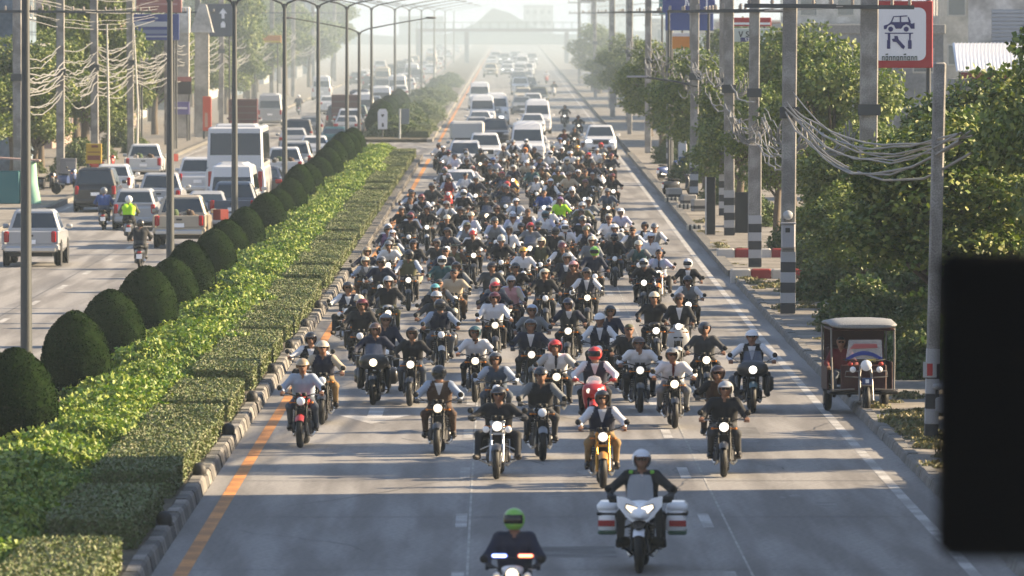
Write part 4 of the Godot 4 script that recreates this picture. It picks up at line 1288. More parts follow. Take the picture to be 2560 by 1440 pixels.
# ---- cars, pickups, vans and coaches: local z points forward ----
var cars := {}
func car_spec(kind: String) -> Dictionary:
	return {
		"sedan": {"L": 2.28, "w": 0.87, "b": 0.2, "hood": 0.95, "belt": 0.97, "deck": 1.05, "roof": 1.46, "c0": 0.95, "c1": -1.75, "r0": 0.12, "r1": -1.05, "wr": 0.62, "axle": 1.33, "tyre": 0.32},
		"hatch": {"L": 2.0, "w": 0.85, "b": 0.22, "hood": 0.98, "belt": 0.99, "deck": 1.0, "roof": 1.53, "c0": 1.0, "c1": -1.95, "r0": 0.2, "r1": -1.65, "wr": 0.63, "axle": 1.25, "tyre": 0.31},
		"suv": {"L": 2.3, "w": 0.92, "b": 0.28, "hood": 1.1, "belt": 1.12, "deck": 1.12, "roof": 1.8, "c0": 1.0, "c1": -2.22, "r0": 0.25, "r1": -1.9, "wr": 0.68, "axle": 1.38, "tyre": 0.37},
		"pickup": {"L": 2.62, "w": 0.92, "b": 0.4, "hood": 1.13, "belt": 1.15, "deck": 0.75, "roof": 1.8, "c0": 1.1, "c1": -0.72, "r0": 0.42, "r1": -0.5, "wr": 0.66, "axle": 1.55, "tyre": 0.38},
		"van": {"L": 2.65, "w": 0.95, "b": 0.25, "hood": 1.12, "belt": 1.2, "deck": 1.2, "roof": 2.26, "c0": 2.2, "c1": -2.6, "r0": 1.25, "r1": -2.42, "wr": 0.76, "axle": 1.5, "tyre": 0.35},
		"coach": {"L": 5.6, "w": 1.25, "b": 0.32, "hood": 1.4, "belt": 1.75, "deck": 1.75, "roof": 3.4, "c0": 5.55, "c1": -5.58, "r0": 5.2, "r1": -5.45, "wr": 1.12, "axle": 2.9, "tyre": 0.5},
	}[kind]

func make_car(kind: String) -> Node3D:
	if cars.has(kind): return cars[kind]
	var s := car_spec(kind)
	var o := Node3D.new()
	o.name = kind
	var white := paint("car_white", Color(0.62, 0.63, 0.64))
	var pane := mat("car_glass", Color(0.018, 0.024, 0.028), 0.04)
	pane.metallic_specular = 0.8
	var rubber := mat("tyre", Color(0.016, 0.016, 0.017), 0.75)
	var alloy := mat("bright_metal", Color(0.5, 0.5, 0.5), 0.28, 1.0)
	var dark := mat("trim_black", Color(0.02, 0.02, 0.021), 0.55)
	var red := mat("tail_red", Color(0.34, 0.012, 0.015), 0.15)
	var clear := mat("car_lamp", Color(0.5, 0.52, 0.54), 0.08, 0.3)
	var plate := mat("plate_white", Color(0.5, 0.5, 0.5), 0.5)
	var L: float = s.L
	var w: float = s.w
	# lower body
	var st := []
	var n0: float = s.hood - 0.2
	if kind in ["van", "coach"]:
		st = [[L, s.b + 0.15, s.hood - 0.25, 0.86], [L - 0.05, s.b + 0.02, s.hood - 0.05, 0.95], [L - 0.3, s.b, s.belt, 1.0], [-L + 0.1, s.b, s.belt, 1.0], [-L, s.b + 0.06, s.belt - 0.02, 0.96]]
	elif kind == "pickup":
		st = [[L, s.b + 0.05, n0 - 0.1, 0.84], [L - 0.06, s.b, s.hood - 0.1, 0.93], [L - 0.4, s.b, s.hood - 0.02, 0.99], [s.c0, s.b, s.belt, 1.0], [s.c1, s.b, s.belt, 1.0], [s.c1 - 0.03, s.b, 0.74, 1.0], [-L + 0.06, s.b + 0.1, 0.74, 1.0], [-L, s.b + 0.14, 0.72, 0.98]]
	else:
		st = [[L, s.b + 0.1, n0 - 0.12, 0.78], [L - 0.06, s.b, n0, 0.9], [L - 0.45, s.b, s.hood - 0.05, 0.98], [s.c0, s.b, s.belt, 1.0], [-0.5, s.b, s.belt + 0.02, 1.0], [s.c1 + 0.3, s.b, s.deck, 0.99], [-L + 0.12, s.b + 0.05, s.deck - 0.03, 0.94], [-L, s.b + 0.16, s.deck - 0.2, 0.84]]
	var m := MB.new()
	var rings := []
	for q in st:
		var ww: float = w * q[3]
		var y0: float = q[1]
		var y1: float = q[2]
		var hgt := y1 - y0
		rings.append(PackedVector3Array([Vector3(-ww * 0.88, y0, q[0]), Vector3(-ww, y0 + hgt * 0.2, q[0]), Vector3(-ww * 1.0, y0 + hgt * 0.6, q[0]), Vector3(-ww * 0.96, y1 - hgt * 0.08, q[0]), Vector3(-ww * 0.86, y1, q[0]), Vector3(ww * 0.86, y1, q[0]), Vector3(ww * 0.96, y1 - hgt * 0.08, q[0]), Vector3(ww, y0 + hgt * 0.6, q[0]), Vector3(ww, y0 + hgt * 0.2, q[0]), Vector3(ww * 0.88, y0, q[0])]))
	m.loft(rings, true, false)
	part("body", m.mesh(), white, o)
	# cabin: belt ring, roof ring
	var cb: float = w * 0.94
	var cr: float = s.wr
	var by: float = s.belt - 0.03
	var ry: float = s.roof
	var ring := func(z0: float, z1: float, x: float, y: float, c: float) -> PackedVector3Array:
		return PackedVector3Array([Vector3(-x + c, y, z0), Vector3(x - c, y, z0), Vector3(x, y, z0 - c), Vector3(x, y, z1 + c), Vector3(x - c, y, z1), Vector3(-x + c, y, z1), Vector3(-x, y, z1 + c), Vector3(-x, y, z0 - c)])
	var cab := MB.new()
	cab.loft([ring.call(s.c0, s.c1, cb, by, 0.08), ring.call(s.r0, s.r1, cr, ry - 0.07, 0.08), ring.call(s.r0 - 0.1, s.r1 + 0.1, cr - 0.09, ry, 0.1)], true, false)
	part("cabin", cab.mesh(), white, o)
	# panes lie a few millimetres proud of the cabin sides
	var yt := ry - 0.07
	var face := func(a: Vector3, b: Vector3, c: Vector3, d: Vector3, out: Vector3) -> ArrayMesh:   # a b at the belt, c d at the roof
		var g := MB.new()
		var e := out.normalized() * 0.008
		g.smooth(false)
		g.quad(a + e, b + e, c + e, d + e)
		for q in [[a, b], [b, c], [c, d], [d, a]]: g.quad(q[0] + e, q[1] + e, q[1] - e * 0.5, q[0] - e * 0.5)
		return g.mesh()
	var lower := 0.1
	if kind in ["van"]: lower = 0.16
	var fl := Vector3(-cb + 0.1, by, s.c0)
	var tl := Vector3(-cr + 0.1, yt, s.r0)
	var p0 := fl.lerp(tl, lower)
	var p1 := fl.lerp(tl, 0.92 if kind != "van" else 0.74)
	part("windscreen", face.call(p0, Vector3(-p0.x, p0.y, p0.z), Vector3(-p1.x, p1.y, p1.z), p1, Vector3(0, 0.5, 1)), pane, o)
	fl = Vector3(-cb + 0.12, by, s.c1)
	tl = Vector3(-cr + 0.1, yt, s.r1)
	var up := 0.9
	lower = 0.14
	if kind == "coach":
		up = 0.88
		lower = 0.32
	elif kind == "van":
		up = 0.62
		lower = 0.1
	p0 = fl.lerp(tl, lower)
	p1 = fl.lerp(tl, up)
	part("rear_window", face.call(Vector3(-p0.x, p0.y, p0.z), p0, p1, Vector3(-p1.x, p1.y, p1.z), Vector3(0, 0.3, -1)), pane, o)
	var count := 6 if kind == "coach" else (3 if kind == "van" else 2)
	for side in [-1.0, 1.0]:
		for k in count:
			var t0 := (k + 0.07) / count
			var t1 := (k + 0.95) / count
			var f0 := lerpf(s.c0 - 0.28, s.c1 + 0.16, t0)
			var f1 := lerpf(s.c0 - 0.28, s.c1 + 0.16, t1)
			var g0 := lerpf(s.r0 - 0.06, s.r1 + 0.1, t0)
			var g1 := lerpf(s.r0 - 0.06, s.r1 + 0.1, t1)
			var a := Vector3(side * cb, by, f0).lerp(Vector3(side * cr, yt, g0), 0.12)
			var b := Vector3(side * cb, by, f1).lerp(Vector3(side * cr, yt, g1), 0.12)
			var c := Vector3(side * cb, by, f1).lerp(Vector3(side * cr, yt, g1), 0.9 if kind != "van" else 0.7)
			var d := Vector3(side * cb, by, f0).lerp(Vector3(side * cr, yt, g0), 0.9 if kind != "van" else 0.7)
			part("side_window", face.call(a, b, c, d, Vector3(side, 0.25, 0)), pane, o)
	# wheels
	for z in [s.axle, -s.axle]:
		for side in [-1.0, 1.0]:
			var t := part("wheel", ring_mesh(s.tyre, 0.23, 0.2, 18), rubber, o, Vector3(side * (w - 0.1), s.tyre, z))
			part("rim", rim_mesh(s.tyre - 0.15, 0.2, 6, false), alloy, t)
			part("wheel_arch", MB.new().lathe([[s.tyre + 0.07, -0.02], [s.tyre + 0.07, 0.004]], Vector3(side * (w - 0.005), s.tyre + 0.03, z), "x", 16, false).mesh(), dark, o)
	# front
	var fy: float = s.hood - 0.26 if not kind in ["van", "coach"] else s.hood - 0.32
	var fz := L - 0.02
	part("grille", MB.new().bevel(Vector3(0, fy - 0.02, fz), Vector3(w * 0.95, 0.16 if kind != "pickup" and kind != "suv" else 0.24, 0.08), 0.02).mesh(), dark, o)
	part("front_bumper", MB.new().bevel(Vector3(0, s.b + 0.16, fz - 0.04), Vector3(w * 1.84, 0.22, 0.22), 0.05).mesh(), white, o)
	part("air_intake", MB.new().bevel(Vector3(0, s.b + 0.12, fz + 0.06), Vector3(w * 1.1, 0.12, 0.04), 0.01).mesh(), dark, o)
	part("front_plate", MB.new().bevel(Vector3(0, s.b + 0.24, fz + 0.09), Vector3(0.36, 0.13, 0.012), 0.003).mesh(), plate, o)
	for side in [-1.0, 1.0]:
		part("headlight", MB.new().bevel(Vector3(side * w * 0.74, fy + 0.02, fz - 0.05), Vector3(w * 0.4, 0.15, 0.16), 0.04).mesh(), clear, o)
		part("mirror", MB.new().bevel(Vector3(side * (w + 0.11), s.belt + 0.08, s.c0 - 0.45), Vector3(0.2, 0.15, 0.1), 0.03, Transform3D.IDENTITY, true).mesh(), white if kind != "coach" else dark, o)
	# rear
	var ty: float = s.deck - 0.22
	var bz := -L
	if kind == "pickup": ty = 0.96
	for side in [-1.0, 1.0]:
		var ts := Vector3(0.3, 0.18, 0.1) if kind == "sedan" else (Vector3(0.16, 0.36, 0.1) if kind != "coach" else Vector3(0.2, 0.85, 0.1))
		part("tail_light", MB.new().bevel(Vector3(side * (w * 0.86 - ts.x * 0.22), ty if kind != "coach" else 1.15, bz + 0.03), ts, 0.03).mesh(), red, o)
	part("rear_bumper", MB.new().bevel(Vector3(0, s.b + 0.16, bz + 0.03), Vector3(w * 1.8, 0.18, 0.2), 0.04).mesh(), white if kind != "pickup" else alloy, o)
	part("rear_plate", MB.new().bevel(Vector3(0, ty - 0.16 if kind != "coach" else 0.95, bz - 0.04), Vector3(0.36, 0.14, 0.012), 0.003).mesh(), plate, o)
	part("underbody", MB.new().box(Vector3(0, s.b - 0.02, 0), Vector3(w * 1.5, 0.12, L * 1.7)).mesh(), dark, o)
	if kind == "pickup":
		for side in [-1.0, 1.0]:
			part("bed_side", MB.new().bevel(Vector3(side * (w - 0.05), 0.93, (s.c1 - L) / 2.0), Vector3(0.1, 0.42, L + s.c1 - 0.04), 0.03).mesh(), white, o)
		var tg := part("tailgate", MB.new().bevel(Vector3(0, 0.93, -L + 0.05), Vector3(w * 1.62, 0.42, 0.07), 0.025).mesh(), white, o)
		part("handle", MB.new().bevel(Vector3(0, 1.0, -L + 0.01), Vector3(0.2, 0.06, 0.03), 0.01).mesh(), dark, tg)
	if kind == "coach":
		part("roof_unit", MB.new().bevel(Vector3(0, 3.43, -2.5), Vector3(1.7, 0.16, 3.2), 0.06).mesh(), white, o)
		part("engine_grille", MB.new().bevel(Vector3(0, 0.85, -L - 0.01), Vector3(1.5, 0.35, 0.03), 0.01).mesh(), dark, o)
		part("rear_crease", MB.new().box(Vector3(0, 1.42, -L - 0.003), Vector3(1.9, 0.03, 0.02)).mesh(), dark, o)
	if kind == "van":
		part("high_roof", MB.new().loft([ring.call(1.0, -2.3, cr - 0.1, 2.24, 0.15), ring.call(0.6, -2.2, cr - 0.25, 2.36, 0.15)], true, false).mesh(), white, o)
	cars[kind] = o
	return o

func dress_car(c: Node, key: String, col: Color, own_lamps := false):
	var p := paint("car_" + key, col)
	for n in c.get_children():
		if n is MeshInstance3D and n.material_override == mats["car_white"]: n.material_override = p
	if own_lamps:
		for n in c.get_children():
			if str(n.name).begins_with("headlight"): n.material_override = lamp("car_headlamp", Color(1.0, 0.97, 0.9), 1.0)

# load = what lies in the bed of a pickup
func add_load(c: Node3D, what: String):
	if what == "cargo":
		var r := RandomNumberGenerator.new()
		r.seed = 5
		for i in 12:
			var col: Color = [Color(0.16, 0.02, 0.015), Color(0.2, 0.15, 0.1), Color(0.05, 0.08, 0.03), Color(0.3, 0.28, 0.25), Color(0.1, 0.07, 0.05)][i % 5]
			var m := mat("load%d" % (i % 5), col, 0.9)
			var p := Vector3(r.randf_range(-0.55, 0.55), 0.86 + r.randf() * 0.34, r.randf_range(-2.35, -1.0))
			var s := Vector3(r.randf_range(0.2, 0.42), r.randf_range(0.18, 0.4), r.randf_range(0.2, 0.45))
			if i % 3 == 0: part("carton", MB.new().bevel(p, s, 0.02, Transform3D(Basis(Vector3.UP, r.randf()), Vector3.ZERO)).mesh(), m, c)
			else:
				var sk := MB.new()
				sk.ball(p, s * 0.5, 10, 7).ball(p + Vector3(0.1, 0.07, 0.05), s * 0.36, 8, 6)
				part("sack", sk.mesh(), m, c)
	elif what == "canopy":
		part("canopy", MB.new().bevel(Vector3(0, 1.55, -1.66), Vector3(1.72, 0.95, 1.86), 0.1).mesh(), mat("canopy_grey", Color(0.42, 0.42, 0.41), 0.5), c)
		part("canopy_window", MB.new().bevel(Vector3(0, 1.62, -2.6), Vector3(1.3, 0.42, 0.02), 0.005).mesh(), mats["car_glass"], c)
	elif what == "camper":
		part("camper_box", MB.new().bevel(Vector3(0, 1.85, -0.85), Vector3(1.86, 1.0, 3.2), 0.12).mesh(), mat("camper_white", Color(0.5, 0.5, 0.49), 0.5), c)
	elif what == "truck":
		part("cargo_box", MB.new().bevel(Vector3(0, 1.75, -1.66), Vector3(1.9, 1.55, 1.95), 0.03).mesh(), mat("canvas_maroon", Color(0.09, 0.02, 0.025), 0.85), c)
		for k in 4: part("rack_rail", MB.new().box(Vector3(0, 1.2 + k * 0.42, -2.67), Vector3(1.94, 0.05, 0.05)).mesh(), mat("rack_steel", Color(0.12, 0.1, 0.1), 0.5, 0.6), c)

# ---- street furniture ----
func text_mesh(s: String, size: float, depth := 0.01, bold := true) -> TextMesh:
	var t := TextMesh.new()
	var f := SystemFont.new()
	f.font_names = PackedStringArray(["Droid Sans"])
	if bold: f.font_weight = 700
	t.font = f
	t.text = s
	t.font_size = 64
	t.pixel_size = size / 64.0
	t.depth = depth
	return t

func lamp_post(label: String, pos: Vector3, tall: float) -> Node3D:
	var t := thing("street_lamp", label, "street lamp", pos, 0.0, "double-armed lamp posts on the median")
	var grey := mat("galvanised_steel", Color(0.07, 0.075, 0.075), 0.5, 0.2)
	part("pole", MB.new().tube([Vector3(0, -0.02, 0), Vector3(0, tall * 0.5, 0), Vector3(0, tall, 0)], [0.12, 0.1, 0.07], 12).mesh(), grey, t)
	part("base_plate", MB.new().bevel(Vector3(0, 0.02, 0), Vector3(0.42, 0.05, 0.42), 0.01).lathe([[0.16, 0.03], [0.15, 0.5], [0.12, 0.55]], Vector3.ZERO, "y", 12).mesh(), grey, t)
	for s in [-1.0, 1.0]:
		var a := part("arm", MB.new().tube([Vector3(0, tall - 0.25, 0), Vector3(s * 0.12, tall + 0.02, 0), Vector3(s * 0.55, tall + 0.2, 0), Vector3(s * 2.2, tall + 0.52, 0), Vector3(s * 4.1, tall + 0.85, 0)], [0.05, 0.045, 0.04, 0.036, 0.03], 8).mesh(), grey, t)
		part("lamp_head", blob([[-0.17, 0, 0.05, 0.03], [-0.1, 0, 0.3, 0.07], [0.1, 0, 0.34, 0.07], [0.17, 0, 0.08, 0.03]], 10).mesh(), mat("lamp_housing", Color(0.09, 0.09, 0.09), 0.5), a, Vector3(s * 4.4, tall + 0.88, 0)).rotation.y = 0.0
	return t

func utility_pole(label: String, pos: Vector3, tall: float, r: float, stripes: bool, arms: bool, group: String) -> Node3D:
	var t := thing("utility_pole", label, "utility pole", pos, rng.randf_range(-0.05, 0.05), group)
	var conc := grained("pole_concrete", Color(0.24, 0.235, 0.225), Color(0.4, 0.39, 0.37), 0.9, 0.04, 0.9, 4.0)
	t.rotation.z = rng.randf_range(-0.008, 0.008)
	part("pole", MB.new().bevel(Vector3(0, tall / 2.0 - 0.03, 0), Vector3(r * 2, tall, r * 1.7), 0.03).mesh(), conc, t)
	if stripes:
		for k in 6:
			part("painted_band", MB.new().bevel(Vector3(0, 0.16 + k * 0.27, 0), Vector3(r * 2 + 0.012, 0.265, r * 1.7 + 0.012), 0.004).mesh(), grained("band_dark", Color(0.025, 0.027, 0.03), Color(0.06, 0.06, 0.065), 0.4, 0.05, 0.7) if k % 2 == 0 else grained("band_pale", Color(0.32, 0.33, 0.35), Color(0.48, 0.49, 0.5), 0.4, 0.05, 0.7), t)
	if arms:
		var steel := mat("arm_steel", Color(0.07, 0.075, 0.08), 0.6, 0.4)
		for q in [[8.1, 2.4], [9.3, 2.6]]:
			if q[0] < tall - 0.2:
				var arm := part("crossarm", MB.new().box(Vector3(0, q[0], r + 0.05), Vector3(q[1], 0.11, 0.09)).mesh(), steel, t)
				for x in [-0.45, -0.2, 0.25, 0.45]:
					part("insulator", MB.new().lathe([[0.03, 0.0], [0.06, 0.05], [0.035, 0.09], [0.06, 0.13], [0.03, 0.2]], Vector3(x * q[1], q[0] + 0.05, r + 0.05), "y", 8).mesh(), mat("insulator_grey", Color(0.3, 0.27, 0.24), 0.3), arm)
		part("cable_clamp", MB.new().box(Vector3(0, 5.3, r + 0.03), Vector3(r * 2 + 0.14, 0.3, 0.08)).mesh(), steel, t)
	return t

func sag_line(a: Vector3, b: Vector3, sag: float, wob: float, n := 10) -> Array:
	var pts := []
	for i in n + 1:
		var t := float(i) / n
		var p := a.lerp(b, t) + Vector3(0, -sag * 4.0 * t * (1.0 - t), 0)
		if i > 0 and i < n: p += Vector3(rng.randf_range(-wob, wob), rng.randf_range(-wob, wob), 0)
		pts.append(p)
	return pts

func cable_span(label: String, a: Vector3, b: Vector3, heights: Array, sag: Vector2, n: int, cab: Material, r: float):
	var t := thing("cable_bundle", label, "cables", Vector3.ZERO, 0.0, "sagging cable bundles")
	for i in n:
		var h0: float = rng.randf_range(heights[0], heights[1])
		var off := Vector3(rng.randf_range(-0.25, 0.25), 0, 0)
		part("cable", MB.new().tube(sag_line(a + Vector3(0, h0, 0) + off, b + Vector3(0, h0 + rng.randf_range(-0.25, 0.25), 0) + off, rng.randf_range(sag.x, sag.y), 0.07), r * rng.randf_range(0.7, 1.4), 5, false).mesh(), cab, t)

func stripe_kerb(label: String, u0: float, d0: float, n: int, step: Vector2, h: float):
	var t := thing("striped_kerb", label, "kerb", at(u0, d0, 0.0), 0.0, "red and white striped kerbs")
	var redm := grained("kerb_red", Color(0.2, 0.02, 0.02), Color(0.32, 0.04, 0.035), 0.5, 0.05, 0.7)
	var pale := grained("kerb_paint_pale", Color(0.42, 0.4, 0.37), Color(0.6, 0.58, 0.54), 0.5, 0.05, 0.7)
	for i in n:
		var b := part("kerb_block", MB.new().bevel(Vector3(step.x * (i + 0.5), h / 2 + 0.05, -step.y * (i + 0.5)), Vector3(step.x - 0.02, h + 0.2, 0.3), 0.04).mesh(), pale if i % 2 == 0 else redm, t)
		b.rotation.y = 0.0

func board(called: String, label: String, category: String, pos: Vector3, size: Vector2, m: Material, legs: float, turn := 0.0) -> Node3D:   # pos = middle of the panel
	var t := thing(called, label, category, pos - Vector3(0, size.y / 2 + legs, 0), turn)
	var steel := mat("arm_steel", Color(0.07, 0.075, 0.08), 0.6, 0.4)
	part("panel", MB.new().bevel(Vector3(0, legs + size.y / 2, 0), Vector3(size.x, size.y, 0.14), 0.02).mesh(), m, t)
	for s in [-0.38, 0.38]:
		part("post", MB.new().tube([Vector3(size.x * s, -0.1, -0.12), Vector3(size.x * s, legs + size.y * 0.9, -0.12)], 0.06, 8).mesh(), steel, t)
	return t
func letters(t: Node3D, s: String, size: float, at_: Vector3, m: Material):
	var o := part("lettering", text_mesh(s, size), m, t, at_)
	o.name = "lettering"
func strip_on(t: Node3D, called: String, c: Vector3, s: Vector2, m: Material):
	part(called, MB.new().bevel(c, Vector3(s.x, s.y, 0.02), 0.004).mesh(), m, t)

func build_street():
	rng.seed = 41
	var ordn := ["first", "second", "third", "fourth", "fifth", "sixth", "seventh", "eighth", "ninth", "tenth", "eleventh", "twelfth", "thirteenth"]
	var lamps := [133.5, 190.5, 235.0, 287.0, 337.0, 396.0, 466.0, 560.0, 640.0, 727.0, 848.0, 990.0, 1140.0]
	for i in lamps.size():
		lamp_post("grey double-armed lamp post, %s on the median counted from the camera" % ordn[i], at(-8.86, lamps[i], 0.19), 8.35)
	lamp_post("shorter lamp post between the sixth and seventh tall ones", at(-8.86, 428.0, 0.0), 7.0)
	# --- utility poles, right
	var g := "poles beside the parade"
	var pa := utility_pole("slim concrete pole with striped base beside the tuk-tuk", at(7.95, 124.5, 0.12), 6.8, 0.11, true, false, g)
	pa.rotation.z = -0.022
	var pb := utility_pole("concrete pole with meter box and black and white base", at(7.75, 183.0, 0.12), 12.0, 0.19, true, true, g)
	utility_pole("thick concrete pole with striped base, cut off below the cables", at(8.15, 219.0, 0.12), 3.9, 0.2, true, false, g)
	utility_pole("thick bare pole rising from the tree under the red sign", at(10.2, 190.0, 0.12), 12.0, 0.24, false, true, g)
	utility_pole("tall pole just behind the thick striped pole", at(8.75, 238.0, 0.12), 12.0, 0.18, false, true, g)
	var rd := [251.0, 276.0, 300.0, 322.0, 345.0, 372.0, 400.0, 430.0, 462.0, 498.0, 540.0, 590.0, 650.0, 720.0, 800.0]
	for i in rd.size():
		utility_pole("pale concrete pole, %s beyond the thick striped pole on the right" % (ordn + ["fourteenth", "fifteenth"])[i], at(8.35 if i % 2 == 0 else 8.9, rd[i], 0.12), rng.randf_range(10.5, 12.5), rng.randf_range(0.15, 0.2), i < 5, true, g)
	# things on the pole with the meter box
	var meter := thing("meter_box", "grey electricity meter box on the pole with striped base", "meter box", at(7.75, 182.72, 1.86))
	part("case", MB.new().bevel(Vector3(0, 0.32, 0), Vector3(0.36, 0.64, 0.2), 0.03).mesh(), mat("meter_grey", Color(0.34, 0.34, 0.36), 0.5), meter)
	part("window", MB.new().bevel(Vector3(-0.02, 0.48, 0.105), Vector3(0.12, 0.12, 0.02), 0.005).mesh(), mat("trim_black", Color(0.02, 0.02, 0.021), 0.55), meter)
	part("lid", MB.new().bevel(Vector3(0, 0.66, 0.02), Vector3(0.4, 0.04, 0.26), 0.01).mesh(), mat("meter_grey", Color.GRAY), meter)
	var gm := thing("round_meter", "small round glass meter above the grey meter box", "meter", at(7.74, 182.72, 2.6))
	part("dial", MB.new().lathe([[0.13, -0.1], [0.13, 0.02], [0.11, 0.07], [0.02, 0.09]], Vector3(0, 0.13, 0), "z", 14).mesh(), mat("meter_glass", Color(0.4, 0.41, 0.42), 0.15), gm)
	part("bracket", MB.new().box(Vector3(0, 0.02, -0.08), Vector3(0.2, 0.06, 0.12)).mesh(), mat("arm_steel", Color(0.07, 0.075, 0.08)), gm)
	var rb := thing("mail_box", "white box fixed low on the slim striped pole", "box", at(8.12, 124.35, 0.62))
	part("case", MB.new().bevel(Vector3(0, 0.14, 0), Vector3(0.2, 0.28, 0.18), 0.03).mesh(), mat("box_white", Color(0.4, 0.41, 0.42), 0.5), rb)
	part("lid", MB.new().bevel(Vector3(0, 0.47, 0), Vector3(0.3, 0.1, 0.22), 0.03).mesh(), mat("box_white", Color.WHITE), rb)
	part("bracket", MB.new().box(Vector3(-0.08, 0.35, -0.02), Vector3(0.04, 0.2, 0.06)).mesh(), mat("arm_steel", Color(0.07, 0.075, 0.08)), rb)
	var rs := thing("pole_notice", "small white notice with red mark on the slim striped pole", "sign", at(7.92, 124.37, 1.25))
	part("panel", MB.new().bevel(Vector3(0, 0.14, 0), Vector3(0.24, 0.28, 0.02), 0.004).mesh(), mat("box_white", Color.WHITE), rs)
	part("red_mark", MB.new().bevel(Vector3(0, 0.14, 0.012), Vector3(0.1, 0.22, 0.008), 0.003).mesh(), mat("notice_red", Color(0.4, 0.03, 0.03), 0.6), rs)
	# --- cables, right
	var cab := mat("cable_pale", Color(0.2, 0.2, 0.195), 0.6)
	var pale := mat("cable_pale", Color(0.2, 0.2, 0.195), 0.6)
	cable_span("cable bundle sagging from the near right edge to the meter-box pole", at(8.1, 118.0), at(7.75, 183.0), [5.3, 5.9], Vector2(0.5, 1.1), 9, cab, 0.018)
	cable_span("cable bundle between the meter-box pole and the thick striped pole", at(7.75, 183.0), at(8.2, 219.0), [4.2, 5.2], Vector2(0.3, 0.8), 10, pale, 0.02)
	cable_span("cable bundle running back from the thick striped pole", at(8.2, 219.0), at(8.4, 251.0), [4.2, 5.4], Vector2(0.2, 0.6), 8, cab, 0.02)
	for i in 8:
		cable_span("cable bundle over the right pavement, %s span beyond the striped posts" % ordn[i], at(8.4, rd[i]), at(8.4, rd[i + 1]), [4.8, 6.6], Vector2(0.2, 0.6), 7, pale if i % 2 else cab, 0.022)
	cable_span("dark power wires strung across the pole tops on the right", at(9.0, 183.0), at(9.0, 800.0), [8.1, 9.6], Vector2(0.0, 0.3), 6, cab, 0.014)
	# tangles of spare cable hung at the poles
	for q in [[7.95, 186.0, 4.5, "tangle of pale spare cable hanging beside the meter-box pole"], [9.2, 190.0, 4.4, "tangle of spare cable hanging right of the meter-box pole"], [8.0, 221.0, 4.2, "tangle of spare cable on top of the thick striped pole"], [8.5, 301.0, 4.9, "tangle of spare cable on the third pole beyond the striped posts"], [8.4, 346.0, 5.0, "tangle of spare cable on the fifth pole beyond the striped posts"], [8.9, 262.0, 5.2, "tangle of spare cable below the blue sign with white letters"]]:
		var t := thing("cable_tangle", q[3], "cables", at(q[0], q[1], q[2]), 0.0, "tangles of spare cable")
		for k in 9:
			var w := rng.randf_range(0.15, 0.7)
			var hgt := rng.randf_range(0.4, 1.1)
			var pts := []
			for j in 9:
				var a := PI * j / 8.0
				pts.append(Vector3(-cos(a) * w + rng.randf_range(-0.1, 0.1), hgt * 0.7 - sin(a) * hgt + rng.randf_range(-0.05, 0.05), rng.randf_range(-0.15, 0.15)))
			part("cable", MB.new().tube(pts, rng.randf_range(0.016, 0.03), 5).mesh(), pale, t)
	# street light arm between the right trees
	var la := thing("street_lamp", "slim street light arm reaching out between the right-hand poles", "street lamp", at(8.4, 300.0, 5.0), 0.0)
	part("arm", MB.new().tube([Vector3(0.1, 0.0, 0.25), Vector3(-0.8, 0.2, 0.25), Vector3(-2.2, 0.4, 0.25)], [0.05, 0.04, 0.05], 8).mesh(), mat("galvanised_steel", Color(0.12, 0.13, 0.13)), la)
	part("lamp_head", MB.new().bevel(Vector3(-2.5, 0.42, 0.25), Vector3(0.9, 0.08, 0.2), 0.03).mesh(), mat("meter_grey", Color.GRAY), la)
	# --- poles and cables, left
	var gl := "poles beside the traffic"
	var ld := [296.0, 324.0, 351.0, 384.0, 425.0, 465.0, 504.0, 556.0, 610.0, 670.0, 740.0, 830.0]
	for i in ld.size():
		utility_pole("concrete pole, %s along the left pavement counted from the camera" % ordn[i], at(-20.5, ld[i], 0.12), rng.randf_range(10.0, 12.0), 0.19, false, true, gl)
	for i in ld.size() - 1:
		cable_span("pale sagging cables on the left, %s span from the camera" % ordn[i], at(-20.5, ld[i]), at(-20.5, ld[i + 1]), [4.2, 6.6], Vector2(0.2, 0.75), 16 if i < 4 else 10, pale, 0.024)
	cable_span("upper wires over the left pavement, sagging between pole tops", at(-20.5, 296.0), at(-20.5, 425.0), [7.8, 9.8], Vector2(0.5, 1.0), 8, pale, 0.018)
	for i in [1, 3]:
		var t2 := thing("slim_mast", "slim pale mast standing %s" % ["right of the first left pole", "beside the third left pole"][i / 2], "mast", at(-19.4 - i * 0.2, 330.0 + i * 17.0, 0.12))
		part("tube", MB.new().tube([Vector3(0, -0.05, 0), Vector3(0.02 * i, 3.0, 0), Vector3(-0.06 * i, 7.5, 0)], [0.07, 0.06, 0.04], 8).mesh(), mat("mast_pale", Color(0.5, 0.49, 0.45), 0.5), t2)
		part("foot", MB.new().bevel(Vector3(0, 0.05, 0), Vector3(0.3, 0.12, 0.3), 0.02).mesh(), mat("pole_foot", Color(0.2, 0.2, 0.19), 0.8), t2)
	# --- driveway kerbs, striped blocks, black boards on the right
	stripe_kerb("red and white striped kerb below the meter-box pole", 7.05, 209.0, 4, Vector2(0.62, 0.0), 0.28)
	stripe_kerb("farther red and white striped kerb behind the thick striped pole", 7.2, 228.0, 7, Vector2(0.6, 0.0), 0.28)
	var bb := thing("black_board", "tall black board with a white edge beside striped posts", "board", at(7.55, 252.0, 0.12))
	part("panel", MB.new().bevel(Vector3(0.16, 1.05, 0), Vector3(0.32, 2.1, 0.06), 0.01).mesh(), mat("board_black", Color(0.012, 0.013, 0.016), 0.6), bb)
	part("edge", MB.new().box(Vector3(-0.025, 1.05, 0), Vector3(0.05, 2.12, 0.08)).mesh(), mat("edge_white", Color(0.55, 0.56, 0.57), 0.5), bb)
